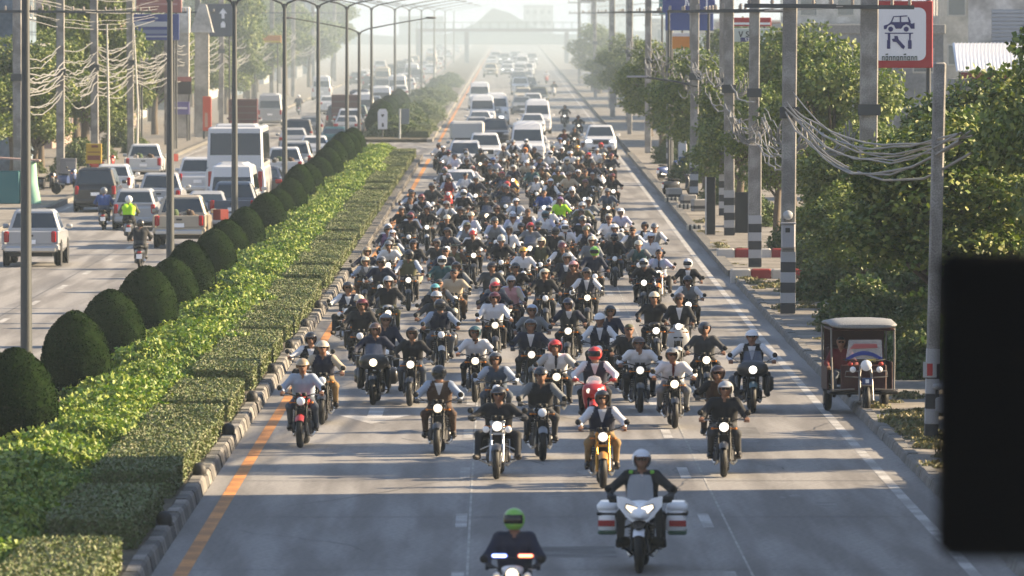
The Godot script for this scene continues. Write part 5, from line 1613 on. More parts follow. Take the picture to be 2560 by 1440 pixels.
	part("foot", MB.new().box(Vector3(0.16, 0.0, -0.1), Vector3(0.3, 0.06, 0.5)).mesh(), mat("trim_black", Color.BLACK), bb)
	var bc := thing("black_board", "wide black board behind the striped posts", "board", at(8.25, 254.0, 0.12))
	part("panel", MB.new().bevel(Vector3(0.55, 0.75, 0), Vector3(1.1, 1.5, 0.06), 0.01).mesh(), mat("board_black", Color.BLACK), bc)
	for s in [0.05, 1.05]: part("post", MB.new().tube([Vector3(s, -0.05, -0.06), Vector3(s, 1.5, -0.06)], 0.03, 6).mesh(), mat("arm_steel", Color.BLACK), bc)
	for q in [[7.0, 257.0, "black and white striped wheel stop below the black board"], [7.05, 296.0, "farther striped wheel stop on the right pavement edge"], [7.3, 285.0, "striped wheel stop between the other two on the right"]]:
		var ws := thing("wheel_stop", q[2], "wheel stop", at(q[0], q[1], 0.13), 0.0, "striped wheel stops")
		for k in 7: part("stripe", MB.new().bevel(Vector3(k * 0.08, 0.1, 0), Vector3(0.078, 0.2, 0.3), 0.015).mesh(), mat("band_d", Color(0.02, 0.02, 0.022), 0.6) if k % 2 else mat("band_w", Color(0.45, 0.44, 0.38), 0.7), ws)
	var kerbpale := mat("kerb_bare_flat", Color(0.3, 0.29, 0.27), 0.9)
	var slabn := 0
	for q in [[7.5, 300.0, 0.5], [7.9, 291.0, 0.45], [8.1, 282.0, 0.5]]:
		slabn += 1
		var cb2 := thing("concrete_block", "grey concrete block, %s beyond the black boards" % ordn[slabn - 1], "block", at(q[0], q[1], 0.12), 0.2, "loose concrete blocks")
		part("block", MB.new().bevel(Vector3(0, q[2] / 2, 0), Vector3(0.6, q[2], 0.6), 0.04).mesh(), kerbpale, cb2)
		part("dark_band", MB.new().bevel(Vector3(0, q[2] * 0.35, 0), Vector3(0.61, q[2] * 0.3, 0.61), 0.02).mesh(), mat("band_d", Color.BLACK), cb2)
	# small banner and blue notices on the right pavement
	var bn := board("banner", "upright white and blue banner on the right pavement", "banner", at(8.6, 330.0, 1.5), Vector2(0.4, 1.3), mat("banner_white", Color(0.5, 0.53, 0.58), 0.6), 0.7)
	strip_on(bn, "blue_panel", Vector3(0.0, 1.0, 0.075), Vector2(0.34, 0.4), mat("banner_blue", Color(0.05, 0.12, 0.3), 0.6))
	# --- weeds along the right kerb
	var cols := [Color(0.12, 0.12, 0.03), Color(0.2, 0.17, 0.06), Color(0.09, 0.11, 0.03), Color(0.24, 0.2, 0.1)]
	var pick := func(r: RandomNumberGenerator) -> Array:
		var a := r.randf() * TAU
		var e := r.randf() * 0.45
		return [Vector3(cos(a) * e, r.randf() * 0.16, sin(a) * e), Vector3(cos(a), 0.3, sin(a))]
	var tuft := leaves(420, pick, Vector2(0.05, 0.14), cols, 9, 0.5)
	var spots := []
	for i in 120:
		spots.append(Transform3D(Basis(Vector3.UP, rng.randf() * TAU).scaled(Vector3.ONE * rng.randf_range(0.25, 0.85)), at(7.5 + absf(rng.randfn()) * 0.9, rng.randf_range(116.0, 300.0) if i > 40 else rng.randf_range(118.0, 135.0), 0.1)))
	var mm := MultiMesh.new()
	mm.transform_format = MultiMesh.TRANSFORM_3D
	mm.mesh = tuft
	mm.instance_count = spots.size()
	for i in spots.size(): mm.set_instance_transform(i, spots[i])
	var weeds := MultiMeshInstance3D.new()
	weeds.name = "weeds"
	weeds.multimesh = mm
	weeds.material_override = leafy("weed_leaf", Color(0.1, 0.1, 0.02))
	add_child(weeds)
	weeds.set_meta("kind", "stuff")
	tag(weeds, "dry grass tufts along the right kerb", "weeds")
	build_tuktuk()
	build_signs()

func build_tuktuk():
	var t := thing("tuk_tuk", "three-wheeled tuk-tuk with white roof parked by the right kerb", "tuk-tuk", at(7.3, 136.3, 0.0), 0.06)
	var rubber := mat("tyre", Color.BLACK)
	var steel := mat("worn_chrome", Color(0.22, 0.21, 0.2), 0.45, 0.8)
	var dark := mat("dark_metal", Color.BLACK)
	var redp := grained("tuk_maroon", Color(0.035, 0.012, 0.01), Color(0.075, 0.02, 0.016), 0.5, 0.04, 0.6)
	var white := grained("tuk_roof", Color(0.18, 0.185, 0.19), Color(0.34, 0.35, 0.36), 0.6, 0.04, 0.6)
	on_wheel(t, "front_wheel", 0.3, 0.11, Vector3(-0.02, 0.3, 1.15), 12, rubber, steel)
	on_wheel(t, "rear_wheel", 0.27, 0.14, Vector3(-0.56, 0.27, -0.85), 8, rubber, steel)
	on_wheel(t, "rear_wheel", 0.27, 0.14, Vector3(0.56, 0.27, -0.85), 8, rubber, steel)
	part("fork", MB.new().tube([Vector3(-0.15, 0.3, 1.15), Vector3(-0.13, 0.8, 0.98), Vector3(-0.1, 0.98, 0.92)], 0.026, 8).tube([Vector3(0.11, 0.3, 1.15), Vector3(0.1, 0.8, 0.98), Vector3(0.07, 0.98, 0.92)], 0.026, 8).mesh(), steel, t)
	var fd := MB.new()
	fd.loft([PackedVector3Array([Vector3(-0.12, 0.58, 1.36), Vector3(0.08, 0.58, 1.36), Vector3(0.08, 0.63, 1.1), Vector3(-0.12, 0.63, 1.1)]), PackedVector3Array([Vector3(-0.12, 0.6, 1.38), Vector3(0.08, 0.6, 1.38), Vector3(0.08, 0.66, 1.1), Vector3(-0.12, 0.66, 1.1)])], true, false)
	part("front_fender", fd.mesh(), steel, t)
	part("number_plate", MB.new().bevel(Vector3(-0.02, 0.68, 1.3), Vector3(0.2, 0.13, 0.015), 0.003).mesh(), mat("plate_blue", Color(0.06, 0.09, 0.2), 0.5), t)
	part("plate_mark", MB.new().bevel(Vector3(-0.02, 0.68, 1.31), Vector3(0.07, 0.07, 0.008), 0.003).mesh(), mat("plate_white", Color.WHITE), t)
	for q in [[-0.02, 0.98, 0.11], [-0.28, 0.9, 0.06], [0.24, 0.9, 0.06]]:
		var h := part("headlight", MB.new().lathe([[0.03, -0.1], [q[2], -0.04], [q[2] * 1.05, 0.0]], Vector3(q[0], q[1], 1.12), "z", 14).mesh(), steel, t)
		part("lens", MB.new().lathe([[q[2], 0.0], [q[2] * 0.6, 0.03], [0.01, 0.035]], Vector3(q[0], q[1], 1.12), "z", 14).mesh(), mat("lens_off", Color.WHITE), h)
	part("handlebar", MB.new().tube([Vector3(-0.42, 1.08, 0.72), Vector3(-0.16, 1.05, 0.9), Vector3(0.12, 1.05, 0.9), Vector3(0.4, 1.08, 0.72)], 0.014, 7).mesh(), dark, t)
	for s in [-1.0, 1.0]:
		part("bumper_rail", MB.new().tube([Vector3(s * 0.12, 0.86, 1.0), Vector3(s * 0.4, 0.86, 0.98), Vector3(s * 0.42, 0.76, 0.98), Vector3(s * 0.14, 0.74, 1.02)], 0.014, 6).mesh(), steel, t)
		part("roof_post", MB.new().tube([Vector3(s * 0.6, 0.4, 0.45), Vector3(s * 0.62, 1.2, 0.4), Vector3(s * 0.62, 1.68, 0.35)], 0.02, 7).mesh(), steel, t)
		part("rear_post", MB.new().tube([Vector3(s * 0.62, 0.4, -1.1), Vector3(s * 0.64, 1.68, -1.15)], 0.02, 7).mesh(), steel, t)
		part("side_step", MB.new().bevel(Vector3(s * 0.5, 0.42, 0.35), Vector3(0.36, 0.06, 0.5), 0.02).mesh(), dark, t)
		part("step_rail", MB.new().tube([Vector3(s * 0.2, 0.5, 0.7), Vector3(s * 0.66, 0.48, 0.62)], 0.014, 6).mesh(), steel, t)
		part("side_panel", MB.new().bevel(Vector3(s * 0.63, 0.72, -0.65), Vector3(0.04, 0.55, 1.0), 0.01).mesh(), redp, t)
		part("marker_lamp", MB.new().ball(Vector3(s * 0.58, 1.74, 0.44), Vector3(0.06, 0.05, 0.05), 10, 6).mesh(), mat("amber_lens", Color(0.6, 0.2, 0.02), 0.2), t)
	part("roof", blob([[0.55, 1.72, 0.56, 0.03], [0.5, 1.74, 0.66, 0.07], [-0.2, 1.78, 0.68, 0.09], [-1.1, 1.74, 0.66, 0.07], [-1.2, 1.72, 0.55, 0.03]], 14).mesh(), white, t)
	part("roof_lining", MB.new().bevel(Vector3(0, 1.65, -0.3), Vector3(1.24, 0.05, 1.5), 0.02).mesh(), redp, t)
	part("floor", MB.new().bevel(Vector3(0, 0.42, -0.3), Vector3(1.2, 0.08, 1.6), 0.02).mesh(), dark, t)
	part("front_panel", MB.new().bevel(Vector3(0, 0.72, 0.5), Vector3(0.9, 0.5, 0.06), 0.02).mesh(), redp, t)
	part("driver_seat", MB.new().bevel(Vector3(0, 0.66, 0.0), Vector3(0.5, 0.3, 0.4), 0.06).mesh(), mat("seat_leather", Color.BLACK), t)
	part("bench", MB.new().bevel(Vector3(0, 0.68, -0.75), Vector3(1.15, 0.3, 0.5), 0.06).bevel(Vector3(0, 1.02, -1.02), Vector3(1.15, 0.55, 0.14), 0.05).mesh(), redp, t)
	part("back_panel", MB.new().bevel(Vector3(0, 1.1, -1.16), Vector3(1.2, 1.1, 0.03), 0.01).mesh(), redp, t)
	var scr := part("windscreen", MB.new().poly([[-0.36, 1.08], [0.36, 1.08], [0.34, 1.46], [-0.3, 1.46]], 0.6, 0.61).mesh(), glass("screen_clear", Color.WHITE, 0.25), t)
	var arc := []
	for i in 13: arc.append([-0.36 + 0.06 * i, 1.1 + 0.14 * sin(PI * i / 12.0)])
	for i in 13: arc.append([0.36 - 0.06 * i, 1.04 + 0.12 * sin(PI * i / 12.0)])
	part("blue_arc", MB.new().poly(arc, 0.612, 0.622).mesh(), mat("arc_blue", Color(0.03, 0.06, 0.3), 0.5), scr)
	part("red_arc", MB.new().poly([[-0.28, 1.28], [0.26, 1.3], [0.24, 1.38], [-0.2, 1.38]], 0.612, 0.62).mesh(), mat("arc_red", Color(0.45, 0.12, 0.12), 0.5), scr)
	part("yellow_tag", MB.new().bevel(Vector3(0.12, 1.05, 0.64), Vector3(0.2, 0.05, 0.02), 0.004).mesh(), mat("tag_yellow", Color(0.5, 0.42, 0.06), 0.5), scr)
	for s in [-0.3, 0.3]:
		part("flower", MB.new().ball(Vector3(s, 1.0, 0.85), Vector3(0.05, 0.04, 0.04), 8, 6).mesh(), mat("flower_red", Color(0.45, 0.03, 0.02), 0.6), t)
	var dr := make_person("tuk-tuk driver in red shirt sitting at the left side", "scoot", "none", "black", "maroon", "maroon", "jeans", "", "")
	dr.position = at(6.92, 136.35, 0.02)
	dr.scale = Vector3.ONE * 0.86

func build_signs():
	var blue := mat("sign_blue", Color(0.03, 0.05, 0.22), 0.5)
	var white := mat("sign_white", Color(0.78, 0.79, 0.82), 0.5)
	var ink := mat("sign_ink", Color(0.025, 0.025, 0.13), 0.6)
	var redm := mat("sign_red", Color(0.36, 0.02, 0.025), 0.5)
	var orange := mat("sign_orange", Color(0.62, 0.24, 0.03), 0.5)
	# car repair sign: red frame, white rounded panel, car on a lift, spanner, lettering
	var t := thing("repair_sign", "red sign with white panel showing a car on a lift", "sign", at(11.62, 200.0, 0.12))
	part("panel", MB.new().bevel(Vector3(0, 7.35, 0), Vector3(1.92, 1.92, 0.2), 0.02).mesh(), redm, t)
	part("upper_panel", MB.new().bevel(Vector3(0, 8.65, 0), Vector3(1.85, 0.64, 0.2), 0.02).mesh(), mat("panel_pale", Color(0.5, 0.46, 0.44), 0.5), t)
	for s in [-0.85, 0.85]: part("post", MB.new().tube([Vector3(s, -0.1, -0.14), Vector3(s, 8.9, -0.14)], 0.07, 8).mesh(), mat("arm_steel", Color.BLACK), t)
	var rr := []
	for c in [[0.56, 0.56, 0.0], [-0.56, 0.56, PI / 2], [-0.56, -0.56, PI], [0.56, -0.56, PI * 1.5]]:
		for k in 5: rr.append([c[0] + cos(c[2] + k * PI / 8) * 0.2, 7.36 + c[1] + sin(c[2] + k * PI / 8) * 0.2])
	part("white_panel", MB.new().poly(rr, 0.1, 0.12).mesh(), white, t)
	var px := func(q: Array) -> Array:   # outline drawn in a 0..18 by 0..14 grid
		var o := []
		for p in q: o.append([(p[0] - 8.75) * 0.104, 8.27 - p[1] * 0.128])
		return o
	var z := Vector2(0.125, 0.135)
	var icon := MB.new()
	icon.poly(px.call([[4.4, 6.0], [4.4, 5.2], [5.6, 4.9], [6.3, 4.4], [11.7, 4.4], [12.0, 4.8], [12.9, 4.6], [12.9, 5.9], [11.9, 5.9], [11.4, 5.2], [10.6, 4.9], [9.8, 5.2], [9.2, 5.9], [7.7, 5.9], [7.2, 5.1], [6.4, 4.9], [5.5, 5.3], [5.1, 6.0]]), z.x, z.y)
	icon.poly(px.call([[6.3, 4.4], [7.0, 3.1], [10.9, 2.9], [10.9, 3.15], [7.2, 3.3], [6.75, 4.4]]), z.x, z.y)
	icon.poly(px.call([[8.8, 3.1], [9.2, 3.1], [9.2, 4.4], [8.8, 4.4]]), z.x, z.y)
	icon.poly(px.call([[11.0, 3.3], [11.3, 3.3], [11.9, 4.4], [11.3, 4.4]]), z.x, z.y)
	part("car_picture", icon.mesh(), ink, t)
	for cx in [6.3, 10.6]:
		var w := []
		for k in 14: w.append([cx + cos(TAU * k / 14) * 0.7, 6.0 + sin(TAU * k / 14) * 0.57])
		part("wheel_picture", MB.new().poly(px.call(w), z.x, z.y).mesh(), ink, t)
	part("lift_picture", MB.new().poly(px.call([[4.7, 6.8], [12.5, 6.8], [12.5, 7.05], [11.9, 7.05], [11.8, 8.4], [12.1, 8.6], [12.1, 10.4], [11.1, 10.4], [11.1, 8.6], [11.4, 8.4], [11.4, 7.05], [6.2, 7.05], [6.2, 8.5], [6.2, 10.4], [5.3, 10.4], [5.3, 8.5], [5.5, 8.4], [5.5, 7.05], [4.7, 7.05]]), z.x, z.y).mesh(), ink, t)
	part("spanner_picture", MB.new().poly(px.call([[6.6, 8.2], [7.4, 8.1], [7.3, 7.5], [8.2, 7.5], [8.5, 8.3], [10.3, 9.9], [9.9, 10.5], [9.3, 10.2], [7.9, 8.9], [6.9, 8.8]]), z.x, z.y).mesh(), ink, t)
	# a row of round Thai letters under the picture: stroke loops with tails
	var word := MB.new()
	for k in 10:
		var x0 := 3.8 + k * 1.0
		var l := x0 + 0.1
		var h := 12.05
		var b := 13.0
		word.poly(px.call([[l, h], [l + 0.75, h], [l + 0.75, b], [l + 0.52, b], [l + 0.52, h + 0.22], [l + 0.22, h + 0.22], [l + 0.22, b], [l, b]]), z.x, z.y)
		if k % 3 == 1: word.poly(px.call([[l + 0.2, b - 0.2], [l + 0.55, b - 0.2], [l + 0.55, b], [l + 0.2, b]]), z.x, z.y)
		if k in [1, 6]: word.poly(px.call([[l, 11.55], [l + 0.7, 11.45], [l + 0.7, 11.75], [l, 11.8]]), z.x, z.y)
	part("lettering", word.mesh(), mat("sign_green_ink", Color(0.03, 0.06, 0.05), 0.6), t)
	# right-hand shop boards
	var b1 := board("shop_sign", "blue shop sign with white letters above the right-hand trees", "sign", at(8.95, 332.0, 8.65), Vector2(2.5, 0.95), blue, 8.1)
	letters(b1, "M", 0.5, Vector3(0.0, 8.6, 0.08), white)
	letters(b1, "J", 0.5, Vector3(0.85, 8.6, 0.08), white)
	var b2 := board("shop_sign", "lower blue shop sign half hidden by hanging cables", "sign", at(9.0, 333.0, 7.75), Vector2(2.3, 0.85), mat("sign_blue_light", Color(0.05, 0.09, 0.3), 0.5), 7.1)
	letters(b2, "M", 0.3, Vector3(0.2, 7.5, 0.08), white)
	letters(b2, "S", 0.3, Vector3(0.1, 7.18, 0.08), white)
	var b3 := board("shop_sign", "orange sign with a white strip beneath the blue signs", "sign", at(8.7, 334.0, 6.75), Vector2(1.3, 0.62), orange, 6.4)
	strip_on(b3, "white_strip", Vector3(0, 7.08, 0.08), Vector2(1.2, 0.16), white)
	var b4 := board("shop_sign", "white sign with black letter and number 17 behind the trees", "sign", at(11.35, 318.0, 7.15), Vector2(2.3, 0.62), mat("sign_pale_green", Color(0.42, 0.48, 0.46), 0.5), 6.75)
	letters(b4, "V S 7", 0.36, Vector3(-0.1, 7.1, 0.08), mat("trim_black", Color.BLACK))
	strip_on(b4, "number_tag", Vector3(-0.1, 6.85, 0.09), Vector2(0.6, 0.2), ink)
	letters(b4, "17", 0.2, Vector3(-0.1, 6.85, 0.105), white)
	var b5 := board("shop_sign", "red and white banner sign beside the pale right wall", "sign", at(11.3, 322.0, 7.75), Vector2(2.4, 0.4), redm, 7.5)
	strip_on(b5, "white_strip", Vector3(0, 7.62, 0.08), Vector2(2.3, 0.1), white)
	var b6 := board("shop_sign", "pale blue hanging sign among the far right poles", "sign", at(10.2, 420.0, 8.6), Vector2(1.6, 1.0), mat("sign_teal", Color(0.06, 0.2, 0.24), 0.5), 7.9)
	strip_on(b6, "white_strip", Vector3(0, 8.4, 0.08), Vector2(1.2, 0.2), white)
	var b7 := board("shop_sign", "red white and blue striped sign among the far right poles", "sign", at(10.3, 400.0, 9.6), Vector2(1.7, 0.9), redm, 8.9)
	strip_on(b7, "white_strip", Vector3(0, 9.1, 0.08), Vector2(1.7, 0.22), white)
	strip_on(b7, "blue_strip", Vector3(0, 9.5, 0.08), Vector2(1.7, 0.2), blue)
	# left-hand boards
	var l1 := board("bill_board", "large blue billboard with white lines of text on the left", "billboard", at(-20.5, 412.0, 7.34), Vector2(2.7, 1.55), blue, 6.5)
	strip_on(l1, "text_line", Vector3(-0.3, 7.45, 0.08), Vector2(1.9, 0.3), mat("sign_pale", Color(0.42, 0.45, 0.5), 0.5))
	strip_on(l1, "text_line", Vector3(-0.2, 7.0, 0.08), Vector2(2.3, 0.22), mat("sign_greyblue", Color(0.16, 0.2, 0.32), 0.5))
	strip_on(l1, "text_line", Vector3(-0.2, 6.72, 0.08), Vector2(2.4, 0.08), mat("sign_pale", Color.WHITE))
	strip_on(l1, "text_line", Vector3(0, 7.8, 0.08), Vector2(0.2, 0.1), mat("sign_pale", Color.WHITE))
	var l1b := board("bill_board", "faded red billboard above the large blue billboard", "billboard", at(-20.4, 413.0, 8.85), Vector2(2.7, 1.3), mat("sign_faded_red", Color(0.36, 0.13, 0.11), 0.6), 8.1)
	strip_on(l1b, "text_line", Vector3(0, 8.6, 0.08), Vector2(2.2, 0.12), mat("sign_pink", Color(0.5, 0.28, 0.25), 0.6))
	var l2 := board("road_sign", "dark direction sign with white arrow pointing up", "road sign", at(-19.4, 470.0, 7.7), Vector2(2.3, 2.2), mat("sign_slate", Color(0.035, 0.05, 0.09), 0.5), 6.6)
	part("arrow", MB.new().poly([[0.35, 7.8], [0.55, 7.8], [0.55, 8.15], [0.72, 8.15], [0.45, 8.5], [0.18, 8.15], [0.35, 8.15]], 0.075, 0.09).mesh(), white, l2)
	part("arrow_tail", MB.new().poly([[0.3, 7.2], [0.6, 7.2], [0.6, 7.5], [0.45, 7.65], [0.3, 7.5]], 0.075, 0.09).mesh(), white, l2)
	var l3 := board("shop_sign", "orange and yellow shop sign on the left behind the lamp posts", "sign", at(-19.2, 560.0, 6.1), Vector2(2.4, 0.6), orange, 5.6)
	strip_on(l3, "yellow_strip", Vector3(0.4, 5.7, 0.08), Vector2(1.5, 0.14), mat("sign_yellow", Color(0.65, 0.45, 0.04), 0.5))
	var l4 := board("shop_sign", "dark menu board with red frame among left trees", "sign", at(-20.3, 440.0, 3.6), Vector2(1.2, 1.1), mat("sign_dark", Color(0.03, 0.022, 0.022), 0.6), 3.05)
	strip_on(l4, "red_strip", Vector3(0.1, 4.0, 0.08), Vector2(0.9, 0.3), mat("sign_faded_red", Color.RED))
	var l5 := board("shop_sign", "purple shop banner under the dark menu board", "sign", at(-20.3, 438.0, 2.2), Vector2(1.1, 0.8), mat("sign_purple", Color(0.14, 0.12, 0.3), 0.6), 1.8)
	strip_on(l5, "white_strip", Vector3(0, 2.2, 0.08), Vector2(0.8, 0.12), white)
	var l6 := board("banner", "tall orange-red upright banner on the left pavement", "banner", at(-18.95, 445.0, 1.75), Vector2(0.55, 2.2), mat("banner_red", Color(0.6, 0.07, 0.02), 0.6), 0.6)
	strip_on(l6, "pale_figure", Vector3(-0.05, 1.3, 0.08), Vector2(0.18, 0.9), mat("sign_peach", Color(0.6, 0.35, 0.25), 0.6))
	var l7 := board("shop_sign", "yellow notice board standing by the left kerb", "sign", at(-19.3, 330.0, 1.5), Vector2(0.75, 0.95), mat("sign_mustard", Color(0.5, 0.33, 0.03), 0.5), 0.9)
	strip_on(l7, "red_mark", Vector3(0.05, 1.72, 0.08), Vector2(0.32, 0.12), mat("sign_brown", Color(0.2, 0.06, 0.02), 0.5))
	strip_on(l7, "dark_strip", Vector3(0, 1.45, 0.08), Vector2(0.6, 0.04), mat("sign_brown", Color.RED))
	strip_on(l7, "red_picture", Vector3(0, 1.18, 0.08), Vector2(0.6, 0.22), mat("sign_rust", Color(0.2, 0.05, 0.03), 0.5))
	var l8 := board("utility_cabinet", "grey metal cabinet beside the first left pole", "cabinet", at(-20.0, 322.0, 0.85), Vector2(0.75, 1.2), mat("cabinet_grey", Color(0.2, 0.2, 0.22), 0.6), 0.15)
	strip_on(l8, "door", Vector3(0.1, 0.75, 0.08), Vector2(0.45, 0.9), mat("cabinet_door", Color(0.26, 0.26, 0.28), 0.6))
	# teal covered stall at the left edge
	var st := thing("market_stall", "roadside stall draped in pale green cloth at left edge", "stall", at(-19.85, 293.0, 0.12))
	part("cloth", MB.new().loft([PackedVector3Array([Vector3(-0.28, 1.75, 0.0), Vector3(0.1, 1.8, 0.05), Vector3(0.34, 1.78, 0.0), Vector3(0.3, 1.75, -0.5), Vector3(-0.28, 1.75, -0.5)]), PackedVector3Array([Vector3(-0.34, 0.9, 0.06), Vector3(0.06, 0.92, 0.14), Vector3(0.4, 0.9, 0.02), Vector3(0.34, 0.9, -0.55), Vector3(-0.34, 0.9, -0.55)]), PackedVector3Array([Vector3(-0.3, 0.02, 0.14), Vector3(0.2, 0.0, 0.22), Vector3(0.55, 0.04, 0.06), Vector3(0.45, 0.02, -0.6), Vector3(-0.3, 0.02, -0.6)])], true, true).mesh(), mat("cloth_mint", Color(0.34, 0.62, 0.45), 0.85), st)
	part("counter", MB.new().bevel(Vector3(-1.0, 0.7, -0.2), Vector3(1.3, 1.4, 0.8), 0.04).mesh(), mat("stall_teal", Color(0.03, 0.16, 0.17), 0.6), st)
	part("awning", MB.new().poly([[-1.9, 1.95], [0.5, 1.8], [0.5, 1.86], [-1.9, 2.02]], -0.8, 0.4).mesh(), mat("awning_pink", Color(0.4, 0.28, 0.24), 0.7), st)
	for s in [-1.7, 0.35]: part("post", MB.new().tube([Vector3(s, -0.05, -0.5), Vector3(s, 1.9, -0.5)], 0.03, 6).mesh(), mat("arm_steel", Color.BLACK), st)
	# signs on the median beyond the gap
	var m1 := thing("median_sign", "white pointed sign with black symbols on the median", "road sign", at(-7.75, 446.0, 0.19))
	part("panel", MB.new().poly([[-0.3, 0.55], [0.3, 0.55], [0.32, 1.65], [0.2, 1.85], [-0.2, 1.85], [-0.32, 1.65]], 0.0, 0.05).mesh(), white, m1)
	part("symbol", MB.new().poly([[-0.12, 1.5], [0.12, 1.5], [0.0, 1.3]], 0.05, 0.062).mesh(), mat("trim_black", Color.BLACK), m1)
	part("symbol", MB.new().poly([[-0.06, 0.7], [0.08, 0.7], [0.05, 0.95], [-0.04, 0.95]], 0.05, 0.062).mesh(), mat("trim_black", Color.BLACK), m1)
	part("post", MB.new().tube([Vector3(0, -0.05, -0.03), Vector3(0, 1.6, -0.03)], 0.04, 8).mesh(), mat("galvanised_steel", Color.GRAY), m1)
	var m2 := thing("median_sign", "pale post with a dark sign at the median nose", "road sign", at(-6.6, 443.0, 0.0))
	part("post", MB.new().tube([Vector3(0, -0.05, 0), Vector3(0, 2.1, 0)], 0.06, 8).mesh(), mat("post_pale", Color(0.42, 0.45, 0.46), 0.5), m2)
	part("panel", MB.new().bevel(Vector3(0.3, 1.6, -0.1), Vector3(0.6, 1.0, 0.04), 0.01).mesh(), mat("sign_backs", Color(0.16, 0.19, 0.21), 0.5), m2)

# ---- buildings ----
func house(label: String, u: float, d: float, w: float, deep: float, storeys: int, wall: Material, roof: Material, sd: int, called := "shop_house") -> Node3D:   # u = middle of the front that faces the camera's road side
	var t := thing(called, label, "building", at(u, d, 0.1))
	var r := RandomNumberGenerator.new()
	r.seed = sd
	var hgt := 3.4 * storeys
	part("wall", MB.new().box(Vector3(0, hgt / 2, -deep / 2), Vector3(w, hgt, deep)).mesh(), wall, t)
	part("parapet", MB.new().bevel(Vector3(0, hgt + 0.3, -deep / 2), Vector3(w + 0.24, 0.6, deep + 0.24), 0.05).mesh(), roof, t)
	var pane := mat("shop_glass", Color(0.05, 0.065, 0.075), 0.08)
	var frame := mat("frame_pale", Color(0.4, 0.4, 0.38), 0.6)
	var side := -1.0 if u > 0 else 1.0
	for s in storeys:
		for k in maxi(1, int(w / 2.2)):
			var x := -w / 2 + (k + 0.5) * w / maxi(1, int(w / 2.2))
			var wd := part("window", MB.new().bevel(Vector3(x, s * 3.4 + 1.8, 0.02), Vector3(1.3, 1.5, 0.08), 0.02).mesh(), frame, t)
			part("pane", MB.new().bevel(Vector3(x, s * 3.4 + 1.8, 0.06), Vector3(1.12, 1.3, 0.03), 0.008).mesh(), pane, wd)
		for k in maxi(1, int(deep / 3.0)):   # the flank that faces the road
			var z := -(k + 0.5) * deep / maxi(1, int(deep / 3.0))
			var wd := part("window", MB.new().bevel(Vector3(side * w / 2, s * 3.4 + 1.8, z), Vector3(0.08, 1.6, 1.7), 0.02).mesh(), frame, t)
			part("pane", MB.new().bevel(Vector3(side * (w / 2 + 0.04), s * 3.4 + 1.8, z), Vector3(0.03, 1.4, 1.5), 0.008).mesh(), pane, wd)
		part("ledge", MB.new().box(Vector3(side * (w / 2 + 0.35), s * 3.4 + 3.15, -deep / 2), Vector3(0.7, 0.14, deep - 0.1)).mesh(), roof, t)
	return t

